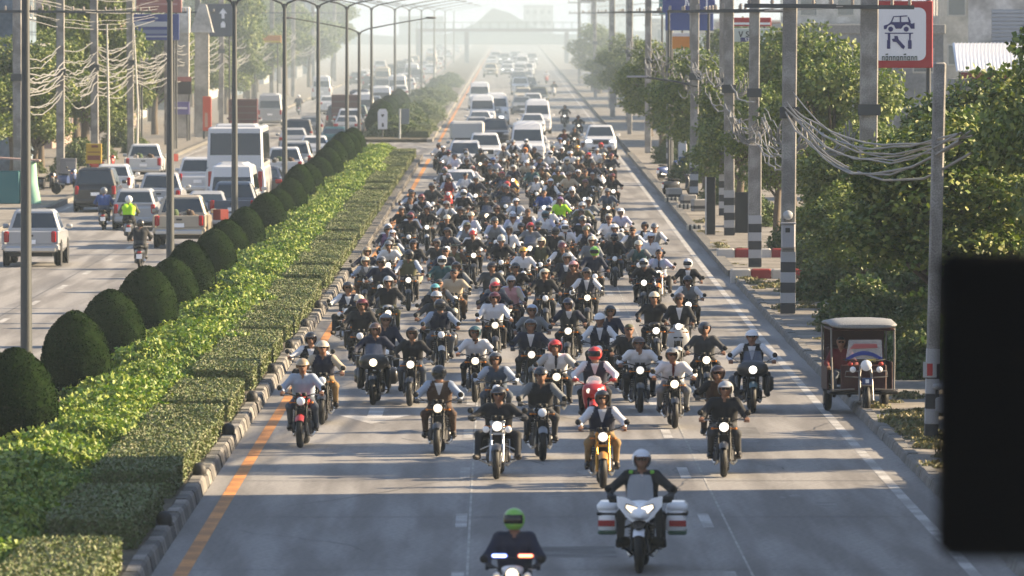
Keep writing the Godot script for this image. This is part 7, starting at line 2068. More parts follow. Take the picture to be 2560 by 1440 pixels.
var riders := [   # across, along, bike, bike colour, lamp, helmet, helmet colour, torso, sleeves, legs, extras, what the rider wears; helmet of a passenger, helmet colour, jacket
	[0.36, 82.8, "patrol", "white", "warm", "full", "green", "navy", "navy", "black", "", "navy jacket and green full-face helmet, first such from front"],
	[2.14, 94.8, "adventure", "white", "warm", "open", "white", "black", "black", "black", "shoulders", "black jacket and white open helmet, first such from front"],
	[1.89, 113.2, "roadster", "gold", "white", "open", "black", "navy", "white", "khaki", "shirt", "navy vest and white sleeves and black open helmet, first such from front"],
	[0.20, 115.8, "cruiser", "black", "white", "open", "black", "black", "black", "black", "", "black jacket and black open helmet, first such from front"],
	[3.98, 116.2, "roadster", "black", "white", "open", "silver", "black", "black", "charcoal", "", "black jacket and silver open helmet, first such from front"],
	[0.94, 120.9, "roadster", "grey", "", "half", "black", "black", "grey", "charcoal", "", "black vest and grey sleeves and black half helmet"],
	[-0.84, 122.4, "roadster", "black", "warm", "full", "black", "brown", "pale_blue", "brown", "shirt", "brown vest and pale blue sleeves and black full-face helmet"],
	[4.11, 123.3, "roadster", "yellow", "warm", "open", "brown", "brown", "black", "brown", "", "brown vest and black sleeves and brown open helmet"],
	[-3.31, 124.9, "roadster", "red", "", "half", "tan", "pale_blue", "pale_blue", "jeans", "", "pale blue shirt and tan half helmet"],
	[0.16, 129.6, "roadster", "black", "", "open", "charcoal", "denim", "pale_blue", "jeans", "", "denim vest and pale blue sleeves and charcoal open helmet"],
	[2.01, 130.3, "sport", "red", "warm", "full", "red", "navy", "white", "black", "shirt", "navy vest and white sleeves and red full-face helmet"],
	[3.50, 131.3, "roadster", "black", "warm", "open", "grey", "white", "white", "grey", "redtie", "white shirt and grey open helmet, first such from front"],
	[-3.15, 132.7, "roadster", "black", "", "half", "cream", "navy", "beige", "khaki", "", "navy vest and beige sleeves and cream half helmet"],
	[1.31, 134.2, "roadster", "black", "warm", "open", "red", "white", "silver", "black", "tie", "white vest and silver sleeves and red open helmet"],
	[5.19, 136.9, "touring", "teal", "white", "half", "white", "black", "white", "black", "suit", "black vest and white sleeves and white half helmet"],
	[2.98, 137.0, "roadster", "black", "white", "open", "brown", "white", "white", "black", "", "white shirt and brown open helmet"],
	[-3.55, 138.8, "cruiser", "black", "", "open", "black", "black", "white", "black", "shirt", "black vest and white sleeves and black open helmet, first such from front"],
	[-1.53, 139.5, "roadster", "black", "warm", "open", "black", "black", "black", "jeans", "", "black jacket and black open helmet, second such from front"],
	[-2.29, 140.1, "touring", "black", "warm", "open", "brown", "navy", "navy", "black", "", "navy jacket and brown open helmet"],
	[2.84, 140.9, "roadster", "black", "", "cap", "olive", "black", "black", "black", "", "black jacket and olive cap"],
	[-0.26, 141.1, "roadster", "black", "warm", "open", "teal", "white", "white", "black", "bow", "white shirt and teal open helmet"],
	[4.39, 141.5, "roadster", "black", "warm", "open", "charcoal", "charcoal", "charcoal", "black", "turn", "charcoal jacket and charcoal open helmet, first such from front"],
	[0.86, 144.0, "roadster", "black", "warm", "open", "charcoal", "navy", "navy", "black", "suit", "navy suit and charcoal open helmet"],
	[-2.17, 144.8, "roadster", "black", "", "open", "grey", "navy", "navy", "black", "", "navy jacket and grey open helmet, first such from front"],
	[2.33, 146.7, "roadster", "black", "", "half", "white", "navy", "white", "black", "suit", "navy vest and white sleeves and white half helmet"],
	[2.59, 150.5, "roadster", "black", "", "open", "black", "navy", "navy", "black", "", "navy jacket and black open helmet, first such from front"],
	[0.92, 152.3, "roadster", "black", "", "open", "pale_blue", "grey", "grey", "charcoal", "", "grey shirt and pale blue open helmet"],
	[-2.84, 153.3, "roadster", "black", "", "open", "maroon", "black", "black", "black", "", "black jacket and maroon open helmet, first such from front"],
	[-1.11, 154.0, "roadster", "silver", "", "full", "black", "navy", "pale_blue", "jeans", "tie", "navy vest and pale blue sleeves and black full-face helmet"],
	[1.77, 155.9, "roadster", "black", "warm", "open", "navy", "charcoal", "navy", "black", "suit", "charcoal vest and navy sleeves and navy open helmet"],
	[4.25, 156.5, "scooter", "silver", "white", "open", "brown", "black", "black", "black", "suit", "black suit and brown open helmet"],
	[-1.23, 157.4, "touring", "navy", "warm", "half", "silver", "black", "charcoal", "black", "", "black vest and charcoal sleeves and silver half helmet"],
	[3.72, 158.3, "cafe", "black", "white", "half", "cream", "black", "black", "black", "", "black jacket and cream half helmet, first such from front"],
	[-3.00, 158.6, "roadster", "charcoal", "", "half", "cream", "black", "black", "black", "", "black jacket and cream half helmet, second such from front"],
	[0.07, 159.1, "roadster", "black", "warm", "open", "maroon", "white", "white", "black", "", "white shirt and maroon open helmet, first such from front"],
	[-1.35, 164.8, "roadster", "black", "", "open", "turquoise", "black", "black", "black", "", "black jacket and turquoise open helmet"],
	[-3.43, 166.2, "cruiser", "black", "", "open", "black", "navy", "white", "black", "shirt", "navy vest and white sleeves and black open helmet, second such from front"],
	[0.08, 166.9, "roadster", "black", "", "open", "red", "navy", "navy", "black", "", "navy jacket and red open helmet, first such from front", "half", "cream", "grey"],
	[-1.27, 168.0, "roadster", "black", "white", "cap", "charcoal", "brown", "grey", "charcoal", "shirt", "brown vest and grey sleeves and charcoal cap, first such from front"],
	[-2.51, 168.6, "cafe", "silver", "warm", "open", "silver", "black", "black", "olive", "", "black jacket and silver open helmet, second such from front"],
	[0.45, 168.8, "roadster", "brown", "warm", "open", "silver", "pink", "beige", "brown", "", "pink vest and beige sleeves and silver open helmet", "half", "black", "lavender"],
	[4.84, 171.4, "roadster", "black", "white", "open", "black", "grey", "white", "black", "", "grey vest and white sleeves and black open helmet"],
	[-0.97, 175.5, "roadster", "cream", "warm", "none", "black", "beige", "beige", "brown", "", "beige shirt and bare head"],
	[1.30, 175.7, "roadster", "charcoal", "", "open", "cream", "black", "black", "charcoal", "", "black jacket and cream open helmet"],
	[2.38, 176.1, "roadster", "black", "warm", "open", "black", "navy", "white", "black", "suit", "navy vest and white sleeves and black open helmet, third such from front"],
	[2.06, 179.7, "roadster", "black", "", "open", "pink", "brown", "black", "black", "", "brown vest and black sleeves and pink open helmet"],
	[-0.04, 179.7, "roadster", "black", "", "open", "black", "charcoal", "charcoal", "black", "", "charcoal jacket and black open helmet, first such from front"],
	[-0.95, 180.3, "roadster", "black", "", "open", "black", "black", "grey", "charcoal", "tie", "black vest and grey sleeves and black open helmet"],
	[0.60, 182.2, "roadster", "black", "warm", "open", "black", "black", "black", "black", "", "black jacket and black open helmet, third such from front"],
	[-2.96, 183.5, "roadster", "black", "", "open", "black", "navy", "navy", "black", "", "navy jacket and black open helmet, second such from front", "open", "grey", "white"],
	[5.14, 183.8, "roadster", "black", "warm", "full", "white", "black", "black", "black", "suit", "black suit and white full-face helmet"],
	[-1.37, 185.5, "roadster", "black", "", "full", "white", "teal", "teal", "black", "", "teal jacket and white full-face helmet"],
	[4.06, 186.8, "roadster", "black", "white", "full", "silver", "black", "black", "black", "", "black jacket and silver full-face helmet, first such from front"],
	[1.95, 187.1, "roadster", "black", "", "open", "grey", "navy", "black", "black", "suit", "navy vest and black sleeves and grey open helmet"],
	[-3.45, 188.5, "roadster", "black", "", "open", "cream", "grey", "pale_blue", "brown", "suit", "grey vest and pale blue sleeves and cream open helmet"],
	[-2.32, 188.8, "roadster", "black", "white", "full", "black", "olive", "pale_blue", "charcoal", "", "olive vest and pale blue sleeves and black full-face helmet"],
	[2.75, 191.6, "roadster", "black", "", "full", "green", "navy", "navy", "black", "", "navy jacket and green full-face helmet, second such from front"],
	[-1.36, 192.2, "roadster", "black", "", "none", "black", "navy", "navy", "black", "", "navy jacket and bare head"],
	[4.57, 193.1, "cruiser", "orange", "warm", "none", "black", "pale_blue", "lavender", "black", "tie", "pale blue vest and lavender sleeves and bare head"],
	[0.81, 194.0, "roadster", "black", "", "half", "yellow", "white", "white", "black", "", "white shirt and yellow half helmet"],
	[-3.58, 195.6, "cruiser", "black", "white", "open", "tan", "navy", "navy", "black", "suit", "navy suit and tan open helmet"],
	[1.92, 197.5, "roadster", "black", "white", "half", "maroon", "black", "white", "charcoal", "", "black vest and white sleeves and maroon half helmet", "open", "grey", "black"],
	[-1.15, 198.0, "roadster", "black", "", "cap", "olive", "olive", "brown", "black", "", "olive vest and brown sleeves and olive cap"],
	[-2.32, 199.9, "scooter", "cream", "", "open", "black", "black", "black", "black", "", "black jacket and black open helmet, fourth such from front"],
	[-3.04, 201.0, "roadster", "black", "warm", "open", "grey", "white", "white", "brown", "", "white shirt and grey open helmet, second such from front", "open", "grey", "beige"],
	[4.17, 201.0, "roadster", "black", "", "half", "cream", "teal", "grey", "black", "", "teal vest and grey sleeves and cream half helmet"],
	[2.79, 201.3, "roadster", "black", "", "open", "cream", "grey", "grey", "black", "", "grey shirt and cream open helmet"],
	[1.33, 201.3, "roadster", "black", "", "open", "cream", "olive", "black", "black", "", "olive vest and black sleeves and cream open helmet"],
	[0.18, 203.2, "roadster", "silver", "", "half", "grey", "black", "black", "brown", "", "black jacket and grey half helmet", "half", "cream", "navy"],
	[-1.69, 203.3, "roadster", "charcoal", "white", "open", "charcoal", "charcoal", "charcoal", "jeans", "", "charcoal jacket and charcoal open helmet, second such from front"],
	[4.57, 204.8, "roadster", "black", "", "open", "white", "white", "white", "black", "", "white shirt and white open helmet, first such from front"],
	[3.52, 206.5, "roadster", "black", "", "full", "black", "black", "black", "jeans", "", "black jacket and black full-face helmet, first such from front"],
	[-3.07, 207.9, "roadster", "black", "", "open", "brown", "olive", "pale_blue", "jeans", "tie", "olive vest and pale blue sleeves and brown open helmet", "open", "white", "navy"],
	[-0.68, 209.5, "roadster", "black", "warm", "half", "red", "black", "black", "black", "", "black jacket and red half helmet", "half", "white", "white"],
	[1.80, 211.0, "roadster", "black", "", "full", "black", "black", "black", "black", "", "black jacket and black full-face helmet, second such from front"],
	[4.18, 212.4, "roadster", "black", "white", "cap", "black", "charcoal", "white", "black", "", "charcoal vest and white sleeves and black cap"],
	[0.40, 212.8, "roadster", "black", "white", "open", "charcoal", "white", "white", "jeans", "tie", "white shirt and charcoal open helmet"],
	[-3.35, 214.5, "roadster", "maroon", "", "open", "black", "purple", "navy", "black", "", "purple vest and navy sleeves and black open helmet", "open", "white", "white"],
	[-1.49, 214.6, "cruiser", "black", "white", "open", "black", "navy", "grey", "jeans", "tie", "navy vest and grey sleeves and black open helmet"],
	[2.81, 215.3, "roadster", "navy", "warm", "half", "olive", "navy", "pale_blue", "black", "", "navy vest and pale blue sleeves and olive half helmet"],
	[1.07, 215.6, "touring", "black", "warm", "open", "red", "grey", "grey", "brown", "", "grey shirt and red open helmet, first such from front"],
	[4.94, 216.6, "roadster", "charcoal", "white", "half", "grey", "grey", "white", "jeans", "suit", "grey vest and white sleeves and grey half helmet"],
	[-0.93, 217.9, "roadster", "black", "", "open", "olive", "grey", "pale_blue", "jeans", "", "grey vest and pale blue sleeves and olive open helmet"],
	[2.17, 218.2, "roadster", "black", "", "full", "white", "white", "white", "brown", "tie", "white shirt and white full-face helmet", "open", "white", "navy"],
	[3.74, 218.8, "roadster", "black", "white", "open", "white", "silver", "silver", "black", "", "silver shirt and white open helmet, first such from front"],
	[4.72, 220.5, "cruiser", "black", "", "open", "black", "black", "white", "black", "suit", "black vest and white sleeves and black open helmet, second such from front"],
	[0.82, 220.5, "roadster", "black", "warm", "open", "black", "black", "charcoal", "black", "", "black vest and charcoal sleeves and black open helmet, first such from front"],
	[-0.04, 222.3, "roadster", "black", "", "cap", "black", "grey", "pale_blue", "jeans", "", "grey vest and pale blue sleeves and black cap", "half", "black", "lavender"],
	[1.35, 223.7, "cruiser", "black", "", "full", "grey", "black", "black", "brown", "", "black jacket and grey full-face helmet"],
	[2.77, 224.1, "roadster", "black", "", "open", "black", "black", "black", "black", "", "black jacket and black open helmet, fifth such from front", "open", "cream", "lavender"],
	[3.64, 225.9, "roadster", "black", "", "cap", "brown", "white", "white", "black", "", "white shirt and brown cap", "open", "cream", "black"],
	[-1.63, 225.9, "roadster", "black", "white", "half", "cream", "black", "black", "black", "", "black jacket and cream half helmet, third such from front"],
	[-2.85, 227.7, "roadster", "black", "", "full", "maroon", "black", "black", "charcoal", "", "black jacket and maroon full-face helmet"],
	[-0.86, 227.7, "roadster", "black", "", "half", "cream", "lavender", "white", "black", "", "lavender vest and white sleeves and cream half helmet"],
	[0.53, 228.7, "roadster", "black", "", "open", "grey", "white", "pale_blue", "black", "", "white vest and pale blue sleeves and grey open helmet", "open", "white", "lavender"],
	[-2.84, 230.5, "cafe", "silver", "white", "open", "black", "white", "white", "black", "tie", "white shirt and black open helmet, first such from front"],
	[1.59, 231.0, "roadster", "teal", "white", "full", "teal", "white", "lavender", "black", "", "white vest and lavender sleeves and teal full-face helmet"],
	[1.01, 233.4, "roadster", "black", "", "cap", "brown", "brown", "white", "black", "", "brown vest and white sleeves and brown cap"],
	[4.17, 234.4, "roadster", "black", "", "open", "white", "lavender", "lavender", "black", "", "lavender shirt and white open helmet"],
	[2.83, 234.4, "roadster", "black", "", "open", "black", "charcoal", "charcoal", "black", "", "charcoal jacket and black open helmet, second such from front"],
	[-1.27, 237.3, "roadster", "black", "", "open", "black", "black", "black", "black", "", "black jacket and black open helmet, sixth such from front"],
	[1.75, 237.5, "roadster", "black", "", "full", "silver", "white", "white", "black", "tie", "white shirt and silver full-face helmet"],
	[-2.41, 238.3, "roadster", "silver", "white", "open", "black", "black", "black", "black", "", "black jacket and black open helmet, seventh such from front"],
	[-0.02, 238.9, "roadster", "black", "", "open", "brown", "black", "black", "jeans", "", "black jacket and brown open helmet, first such from front"],
	[-3.27, 239.3, "roadster", "charcoal", "white", "open", "grey", "black", "black", "jeans", "", "black jacket and grey open helmet"],
	[2.94, 241.5, "cafe", "black", "white", "open", "silver", "olive", "olive", "brown", "", "olive jacket and silver open helmet"],
	[2.99, 244.4, "roadster", "black", "white", "open", "white", "silver", "white", "black", "", "silver vest and white sleeves and white open helmet"],
	[-1.81, 245.5, "roadster", "black", "", "open", "grey", "grey", "white", "black", "shirt", "grey vest and white sleeves and grey open helmet"],
	[2.22, 248.1, "roadster", "blue", "", "open", "purple", "lime", "lime", "black", "", "lime jacket and purple open helmet"],
	[3.24, 248.4, "roadster", "silver", "", "open", "silver", "grey", "grey", "black", "", "grey shirt and silver open helmet"],
	[0.65, 248.6, "roadster", "black", "", "open", "white", "pale_blue", "white", "black", "tie", "pale blue vest and white sleeves and white open helmet"],
	[-3.13, 250.8, "roadster", "black", "", "none", "black", "navy", "navy", "black", "suit", "navy suit and bare head"],
	[-0.43, 251.5, "touring", "brown", "warm", "open", "black", "black", "black", "black", "", "black jacket and black open helmet, eighth such from front"],
	[-2.78, 254.2, "roadster", "maroon", "warm", "open", "maroon", "black", "white", "jeans", "tie", "black vest and white sleeves and maroon open helmet"],
	[2.29, 256.4, "roadster", "black", "", "open", "grey", "olive", "white", "black", "suit", "olive vest and white sleeves and grey open helmet"],
	[-1.31, 257.9, "roadster", "silver", "", "full", "silver", "black", "black", "brown", "", "black jacket and silver full-face helmet, second such from front", "open", "white", "white"],
	[-3.22, 259.4, "cruiser", "charcoal", "", "open", "charcoal", "brown", "pale_blue", "brown", "tie", "brown vest and pale blue sleeves and charcoal open helmet"],
	[1.70, 260.1, "scooter", "white", "white", "none", "black", "blue", "blue", "black", "", "blue jacket and bare head"],
	[4.12, 262.1, "roadster", "black", "white", "open", "grey", "denim", "denim", "black", "", "denim jacket and grey open helmet"],
	[2.77, 262.1, "roadster", "black", "", "open", "silver", "black", "black", "black", "", "black jacket and silver open helmet, third such from front", "half", "white", "grey"],
	[-3.32, 262.4, "roadster", "black", "", "cap", "charcoal", "brown", "grey", "jeans", "", "brown vest and grey sleeves and charcoal cap, second such from front"],
	[0.30, 263.9, "touring", "teal", "", "open", "charcoal", "black", "black", "charcoal", "", "black jacket and charcoal open helmet, first such from front"],
	[0.20, 266.9, "roadster", "black", "", "open", "charcoal", "charcoal", "navy", "black", "", "charcoal vest and navy sleeves and charcoal open helmet"],
	[-1.33, 266.9, "roadster", "silver", "white", "open", "grey", "blue", "pale_blue", "black", "", "blue vest and pale blue sleeves and grey open helmet"],
	[-2.57, 267.8, "roadster", "black", "", "open", "charcoal", "charcoal", "charcoal", "charcoal", "", "charcoal jacket and charcoal open helmet, third such from front", "half", "black", "navy"],
	[0.31, 270.0, "touring", "silver", "", "open", "red", "brown", "brown", "jeans", "", "brown jacket and red open helmet"],
	[3.38, 274.5, "roadster", "black", "white", "open", "maroon", "black", "black", "black", "", "black jacket and maroon open helmet, second such from front"],
	[2.02, 274.5, "roadster", "black", "", "open", "white", "black", "white", "black", "", "black vest and white sleeves and white open helmet"],
	[-0.94, 279.8, "roadster", "black", "white", "open", "grey", "navy", "navy", "black", "", "navy jacket and grey open helmet, second such from front", "half", "grey", "black"],
	[-2.06, 281.6, "underbone", "red", "", "open", "black", "maroon", "pale_blue", "black", "", "maroon vest and pale blue sleeves and black open helmet"],
	[0.37, 281.8, "roadster", "silver", "", "open", "black", "navy", "navy", "black", "", "navy jacket and black open helmet, third such from front"],
	[1.48, 282.5, "roadster", "black", "", "open", "grey", "white", "grey", "black", "", "white vest and grey sleeves and grey open helmet"],
	[-1.42, 285.4, "roadster", "black", "", "half", "black", "white", "pale_blue", "black", "suit", "white vest and pale blue sleeves and black half helmet"],
	[4.65, 286.7, "roadster", "black", "white", "open", "maroon", "black", "black", "black", "", "black jacket and maroon open helmet, third such from front"],
	[2.85, 286.7, "roadster", "black", "", "open", "brown", "beige", "beige", "black", "", "beige shirt and brown open helmet"],
	[0.10, 289.1, "touring", "black", "", "open", "red", "navy", "navy", "jeans", "", "navy jacket and red open helmet, second such from front"],
	[3.90, 291.3, "cafe", "silver", "", "cap", "silver", "black", "black", "jeans", "", "black jacket and silver cap"],
	[3.62, 294.0, "roadster", "black", "", "cap", "black", "olive", "black", "black", "", "olive vest and black sleeves and black cap"],
	[-2.37, 295.7, "roadster", "charcoal", "white", "full", "charcoal", "black", "grey", "jeans", "suit", "black vest and grey sleeves and charcoal full-face helmet", "open", "pink", "lavender"],
	[3.35, 297.0, "roadster", "black", "", "open", "white", "black", "black", "black", "", "black jacket and white open helmet, second such from front"],
	[2.50, 297.7, "roadster", "black", "", "open", "charcoal", "olive", "olive", "black", "", "olive jacket and charcoal open helmet", "half", "grey", "lavender"],
	[1.37, 298.5, "roadster", "black", "", "half", "silver", "teal", "teal", "black", "", "teal jacket and silver half helmet"],
	[-1.18, 298.9, "roadster", "black", "", "open", "maroon", "white", "white", "jeans", "", "white shirt and maroon open helmet, second such from front", "half", "cream", "white"],
	[-0.42, 301.6, "roadster", "black", "", "open", "black", "black", "black", "black", "", "black jacket and black open helmet, ninth such from front"],
	[1.83, 301.6, "roadster", "black", "white", "open", "black", "brown", "beige", "black", "", "brown vest and beige sleeves and black open helmet"],
	[0.58, 303.0, "scooter", "yellow", "white", "open", "silver", "navy", "navy", "black", "", "navy jacket and silver open helmet"],
	[-2.27, 304.2, "roadster", "charcoal", "warm", "open", "brown", "charcoal", "charcoal", "jeans", "", "charcoal jacket and brown open helmet"],
	[1.89, 306.4, "roadster", "teal", "", "open", "black", "black", "black", "black", "", "black jacket and black open helmet, tenth such from front", "open", "grey", "lavender"],
	[4.09, 308.0, "roadster", "black", "white", "open", "black", "navy", "navy", "black", "", "navy jacket and black open helmet, fourth such from front"],
	[4.44, 310.3, "scooter", "white", "", "open", "black", "charcoal", "navy", "black", "", "charcoal vest and navy sleeves and black open helmet"],
	[2.38, 311.3, "roadster", "black", "white", "open", "black", "black", "charcoal", "black", "", "black vest and charcoal sleeves and black open helmet, second such from front"],
	[-0.65, 314.3, "roadster", "black", "white", "open", "black", "black", "black", "black", "", "black jacket and black open helmet, eleventh such from front"],
	[1.17, 314.7, "roadster", "black", "", "half", "white", "beige", "beige", "black", "", "beige shirt and white half helmet"],
	[3.02, 316.4, "roadster", "black", "", "full", "cream", "grey", "beige", "black", "", "grey vest and beige sleeves and cream full-face helmet"],
	[-1.56, 318.3, "roadster", "black", "", "open", "black", "black", "black", "jeans", "", "black jacket and black open helmet, twelfth such from front"],
	[-0.33, 319.9, "roadster", "black", "", "open", "blue", "pale_blue", "lavender", "black", "", "pale blue vest and lavender sleeves and blue open helmet"],
	[3.53, 319.9, "roadster", "black", "warm", "open", "cream", "brown", "brown", "black", "", "brown jacket and cream open helmet"],
	[1.85, 321.7, "roadster", "black", "white", "open", "charcoal", "navy", "lavender", "black", "tie", "navy vest and lavender sleeves and charcoal open helmet"],
	[-2.18, 326.1, "scooter", "white", "", "open", "navy", "lavender", "white", "black", "", "lavender vest and white sleeves and navy open helmet"],
	[4.09, 327.1, "roadster", "black", "white", "open", "red", "black", "grey", "black", "", "black vest and grey sleeves and red open helmet"],
	[5.17, 327.6, "roadster", "black", "warm", "half", "maroon", "navy", "navy", "black", "", "navy jacket and maroon half helmet"],
	[-1.65, 330.6, "roadster", "black", "", "full", "silver", "white", "grey", "brown", "suit", "white vest and grey sleeves and silver full-face helmet"],
	[4.89, 330.8, "roadster", "black", "white", "half", "cream", "beige", "beige", "black", "", "beige shirt and cream half helmet"],
	[2.35, 331.8, "roadster", "black", "", "full", "white", "white", "silver", "black", "", "white vest and silver sleeves and white full-face helmet"],
	[3.33, 334.6, "roadster", "black", "", "half", "white", "white", "white", "black", "", "white shirt and white half helmet"],
	[-2.55, 335.5, "roadster", "black", "", "full", "maroon", "white", "white", "charcoal", "", "white shirt and maroon full-face helmet"],
	[1.14, 338.5, "roadster", "black", "", "open", "orange", "white", "beige", "black", "", "white vest and beige sleeves and orange open helmet"],
	[4.64, 338.5, "roadster", "black", "", "open", "silver", "white", "white", "black", "", "white shirt and silver open helmet"],
	[-1.02, 338.9, "roadster", "black", "warm", "full", "charcoal", "charcoal", "charcoal", "jeans", "", "charcoal jacket and charcoal full-face helmet"],
	[-1.74, 343.3, "roadster", "black", "white", "full", "brown", "white", "white", "brown", "", "white shirt and brown full-face helmet"],
	[-2.89, 344.3, "roadster", "black", "white", "open", "white", "navy", "navy", "charcoal", "", "navy jacket and white open helmet"],
	[1.63, 344.6, "roadster", "black", "", "open", "navy", "black", "black", "black", "", "black jacket and navy open helmet"],
	[2.98, 344.6, "roadster", "black", "white", "open", "white", "black", "black", "black", "", "black jacket and white open helmet, third such from front"],
	[5.35, 344.6, "roadster", "black", "", "open", "grey", "charcoal", "charcoal", "black", "", "charcoal jacket and grey open helmet"],
	[0.08, 347.8, "roadster", "black", "", "open", "brown", "grey", "pale_blue", "brown", "tie", "grey vest and pale blue sleeves and brown open helmet"],
	[2.58, 351.9, "roadster", "black", "", "half", "olive", "black", "white", "black", "", "black vest and white sleeves and olive half helmet"],
	[-3.19, 352.1, "roadster", "maroon", "", "open", "black", "white", "white", "charcoal", "shirt", "white shirt and black open helmet, second such from front"],
	[5.02, 352.7, "roadster", "silver", "white", "open", "red", "grey", "grey", "charcoal", "", "grey shirt and red open helmet, second such from front"],
	[3.85, 353.0, "roadster", "black", "", "half", "yellow", "olive", "beige", "black", "", "olive vest and beige sleeves and yellow half helmet"],
	[-1.59, 354.0, "roadster", "maroon", "warm", "open", "black", "black", "black", "jeans", "", "black jacket and black open helmet, thirteenth such from front"],
	[4.11, 355.1, "roadster", "black", "", "open", "white", "silver", "silver", "black", "", "silver shirt and white open helmet, second such from front"],
	[5.15, 360.3, "roadster", "maroon", "warm", "cap", "brown", "black", "pale_blue", "black", "", "black vest and pale blue sleeves and brown cap"],
	[0.57, 361.2, "roadster", "black", "", "half", "grey", "charcoal", "pale_blue", "brown", "shirt", "charcoal vest and pale blue sleeves and grey half helmet"],
	[1.25, 364.2, "cafe", "maroon", "", "full", "white", "navy", "white", "black", "", "navy vest and white sleeves and white full-face helmet"],
	[3.47, 366.3, "roadster", "black", "", "open", "black", "charcoal", "black", "black", "", "charcoal vest and black sleeves and black open helmet"],
	[3.07, 368.6, "roadster", "black", "", "open", "blue", "white", "white", "black", "", "white shirt and blue open helmet"],
	[3.49, 396.3, "roadster", "black", "white", "open", "black", "maroon", "black", "black", "", "maroon vest and black sleeves and black open helmet"],
	[4.21, 407.4, "roadster", "black", "white", "open", "charcoal", "charcoal", "grey", "black", "", "charcoal vest and grey sleeves and charcoal open helmet"],
	[4.88, 455.4, "roadster", "black", "white", "open", "brown", "black", "black", "black", "", "black jacket and brown open helmet, second such from front"],
	[4.33, 498.4, "roadster", "black", "white", "open", "black", "black", "black", "black", "", "black jacket and black open helmet, fourteenth such from front"],
	[4.69, 681.2, "underbone", "white", "", "open", "charcoal", "black", "black", "black", "", "black jacket and charcoal open helmet, second such from front"],
	[4.60, 809.9, "underbone", "red", "", "open", "white", "white", "white", "black", "", "white shirt and white open helmet, second such from front"],
]

const RIDE := {"roadster": "road", "cafe": "road", "sport": "road", "cruiser": "cruise", "touring": "tour", "adventure": "tour", "scooter": "scoot", "underbone": "scoot", "patrol": "scoot"}
const KIND := {"roadster": "motorcycle", "cafe": "low-bar motorcycle", "sport": "sport motorcycle", "cruiser": "cruiser", "touring": "touring motorcycle", "adventure": "police motorcycle", "scooter": "scooter", "underbone": "small motorbike", "patrol": "patrol motorbike"}
func put_rider(q: Array, turn: float, group: String):
	var s := 0.92
	var b: Node3D = make_bike(q[2]).duplicate()
	b.name = numbered("scooter" if q[2] == "scooter" else "motorcycle")
	add_child(b)
	b.position = at(q[0], q[1])
	b.rotation.y = turn
	b.scale = Vector3.ONE * s
	var who: String = q[11]
	var brief := who.replace(" such from front", " from front").replace(" and ", ", ")
	tag(b, "%s %s under rider in %s" % [q[3].replace("_", " "), KIND[q[2]], brief], "scooter" if q[2] == "scooter" else "motorcycle", "motorcycles " + group)
	dress_bike(b, palette[q[3]], q[3], q[4])
	if q[3] == "gold":
		b.get_node("fork").material_override = mat("gold_fork", Color(0.6, 0.28, 0.05), 0.3, 0.9)
		b.get_node("fuel_tank").material_override = paint("bike_black", palette["black"])
	var pose: String = RIDE[q[2]]
	if pose == "road": pose = ["road", "road2", "road", "road3"][int(q[1] * 7.0) % 4]
	var p := make_person("rider in " + who, pose, q[5], q[6], q[7], q[8], q[9], q[10], "riders " + group, "charcoal" if (int(q[1] * 10.0) % 3) == 0 else "")
	p.position = b.position
	p.rotation.y = turn
	p.scale = Vector3.ONE * s * Vector3(rng.randf_range(1.02, 1.14), rng.randf_range(0.97, 1.03), 1.0)
	if q.size() > 12:
		var r := make_person("passenger behind rider in " + brief, "pillion", q[12], q[13], q[14], q[14], "black", "", "pillion passengers")
		r.position = b.position
		r.rotation.y = turn
		r.scale = Vector3.ONE * s

func build_parade():
	rng.seed = 90
	for q in riders:
		put_rider(q, rng.randf_range(-0.07, 0.07), "of the parade")

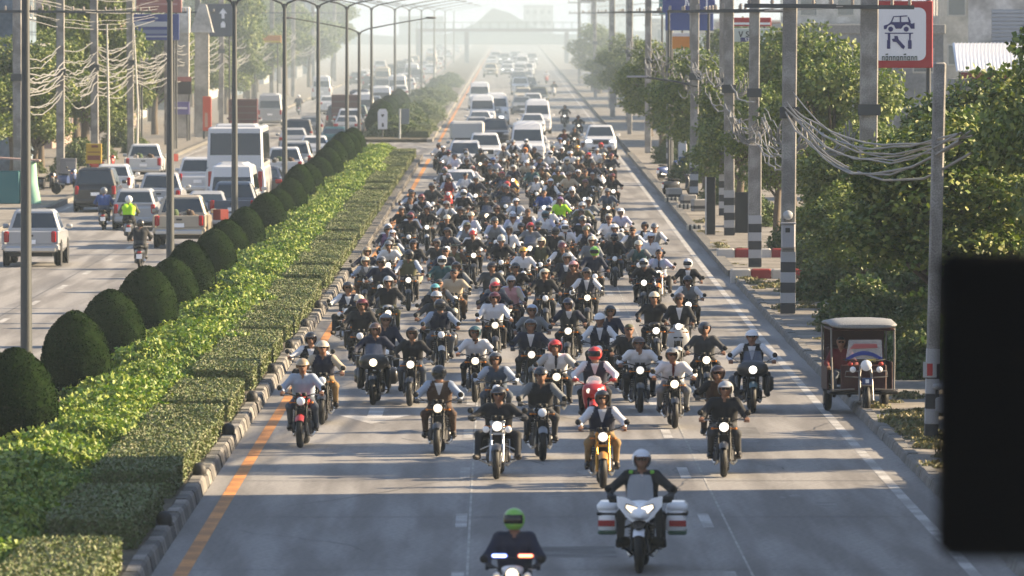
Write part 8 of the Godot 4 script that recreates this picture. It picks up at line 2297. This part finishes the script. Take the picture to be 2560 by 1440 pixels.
func build_traffic():
	rng.seed = 60
	for q in traffic:
		var c: Node3D = make_car(q[2]).duplicate()
		c.name = numbered({"suv": "car", "sedan": "car", "hatch": "car", "pickup": "pickup_truck", "van": "van", "coach": "coach"}[q[2]])
		add_child(c)
		c.position = at(q[0], q[1])
		c.rotation.y = (0.0 if q[4] else PI) + rng.randf_range(-0.015, 0.015)
		tag(c, q[6], {"suv": "car", "sedan": "car", "hatch": "car", "pickup": "pickup", "van": "van", "coach": "coach"}[q[2]], "vehicles behind the parade" if q[4] else "vehicles driving away")
		dress_car(c, q[3], palette[q[3]], q[4] == 1 and int(q[1]) % 3 == 0)
		if q[5]: add_load(c, q[5])
	# motorbikes driving away with the traffic
	for q in [
		[-11.3, 221.0, "underbone", "black", "", "full", "black", "black", "black", "charcoal", "", "all black seen from behind, nearest on the traffic side"],
		[-13.2, 249.0, "underbone", "charcoal", "", "open", "white", "lime", "olive", "black", "", "lime vest and white helmet seen from behind"],
		[-14.85, 262.0, "underbone", "black", "", "open", "grey", "blue", "blue", "jeans", "", "blue jacket and grey helmet seen from behind"],
		[-16.6, 560.0, "underbone", "navy", "", "open", "white", "navy", "navy", "black", "", "navy far along the outer traffic lane"],
	]:
		put_rider(q, PI + rng.randf_range(-0.04, 0.04), "with the traffic")
	# parked two-wheelers on the left pavement and by the right-hand posts
	var i := 0
	for q in [[-19.6, 316.0, "blue", "blue motorbike parked by the first left pole"], [-20.2, 309.0, "black", "black motorbike parked behind the pale green stall"], [-19.7, 346.0, "red", "red motorbike parked past the yellow notice board"], [7.9, 306.0, "charcoal", "dark motorbike parked beyond the striped wheel stops"], [8.1, 334.0, "blue", "blue motorbike parked beside the upright banner"]]:
		var b: Node3D = make_bike("underbone").duplicate()
		b.name = numbered("motorcycle")
		add_child(b)
		b.position = at(q[0], q[1], 0.13)
		b.rotation.y = 0.7 + i * 0.4
		b.scale = Vector3.ONE * 0.92
		tag(b, q[3], "motorcycle", "parked motorbikes")
		dress_bike(b, palette[q[2]], q[2], "")
		i += 1
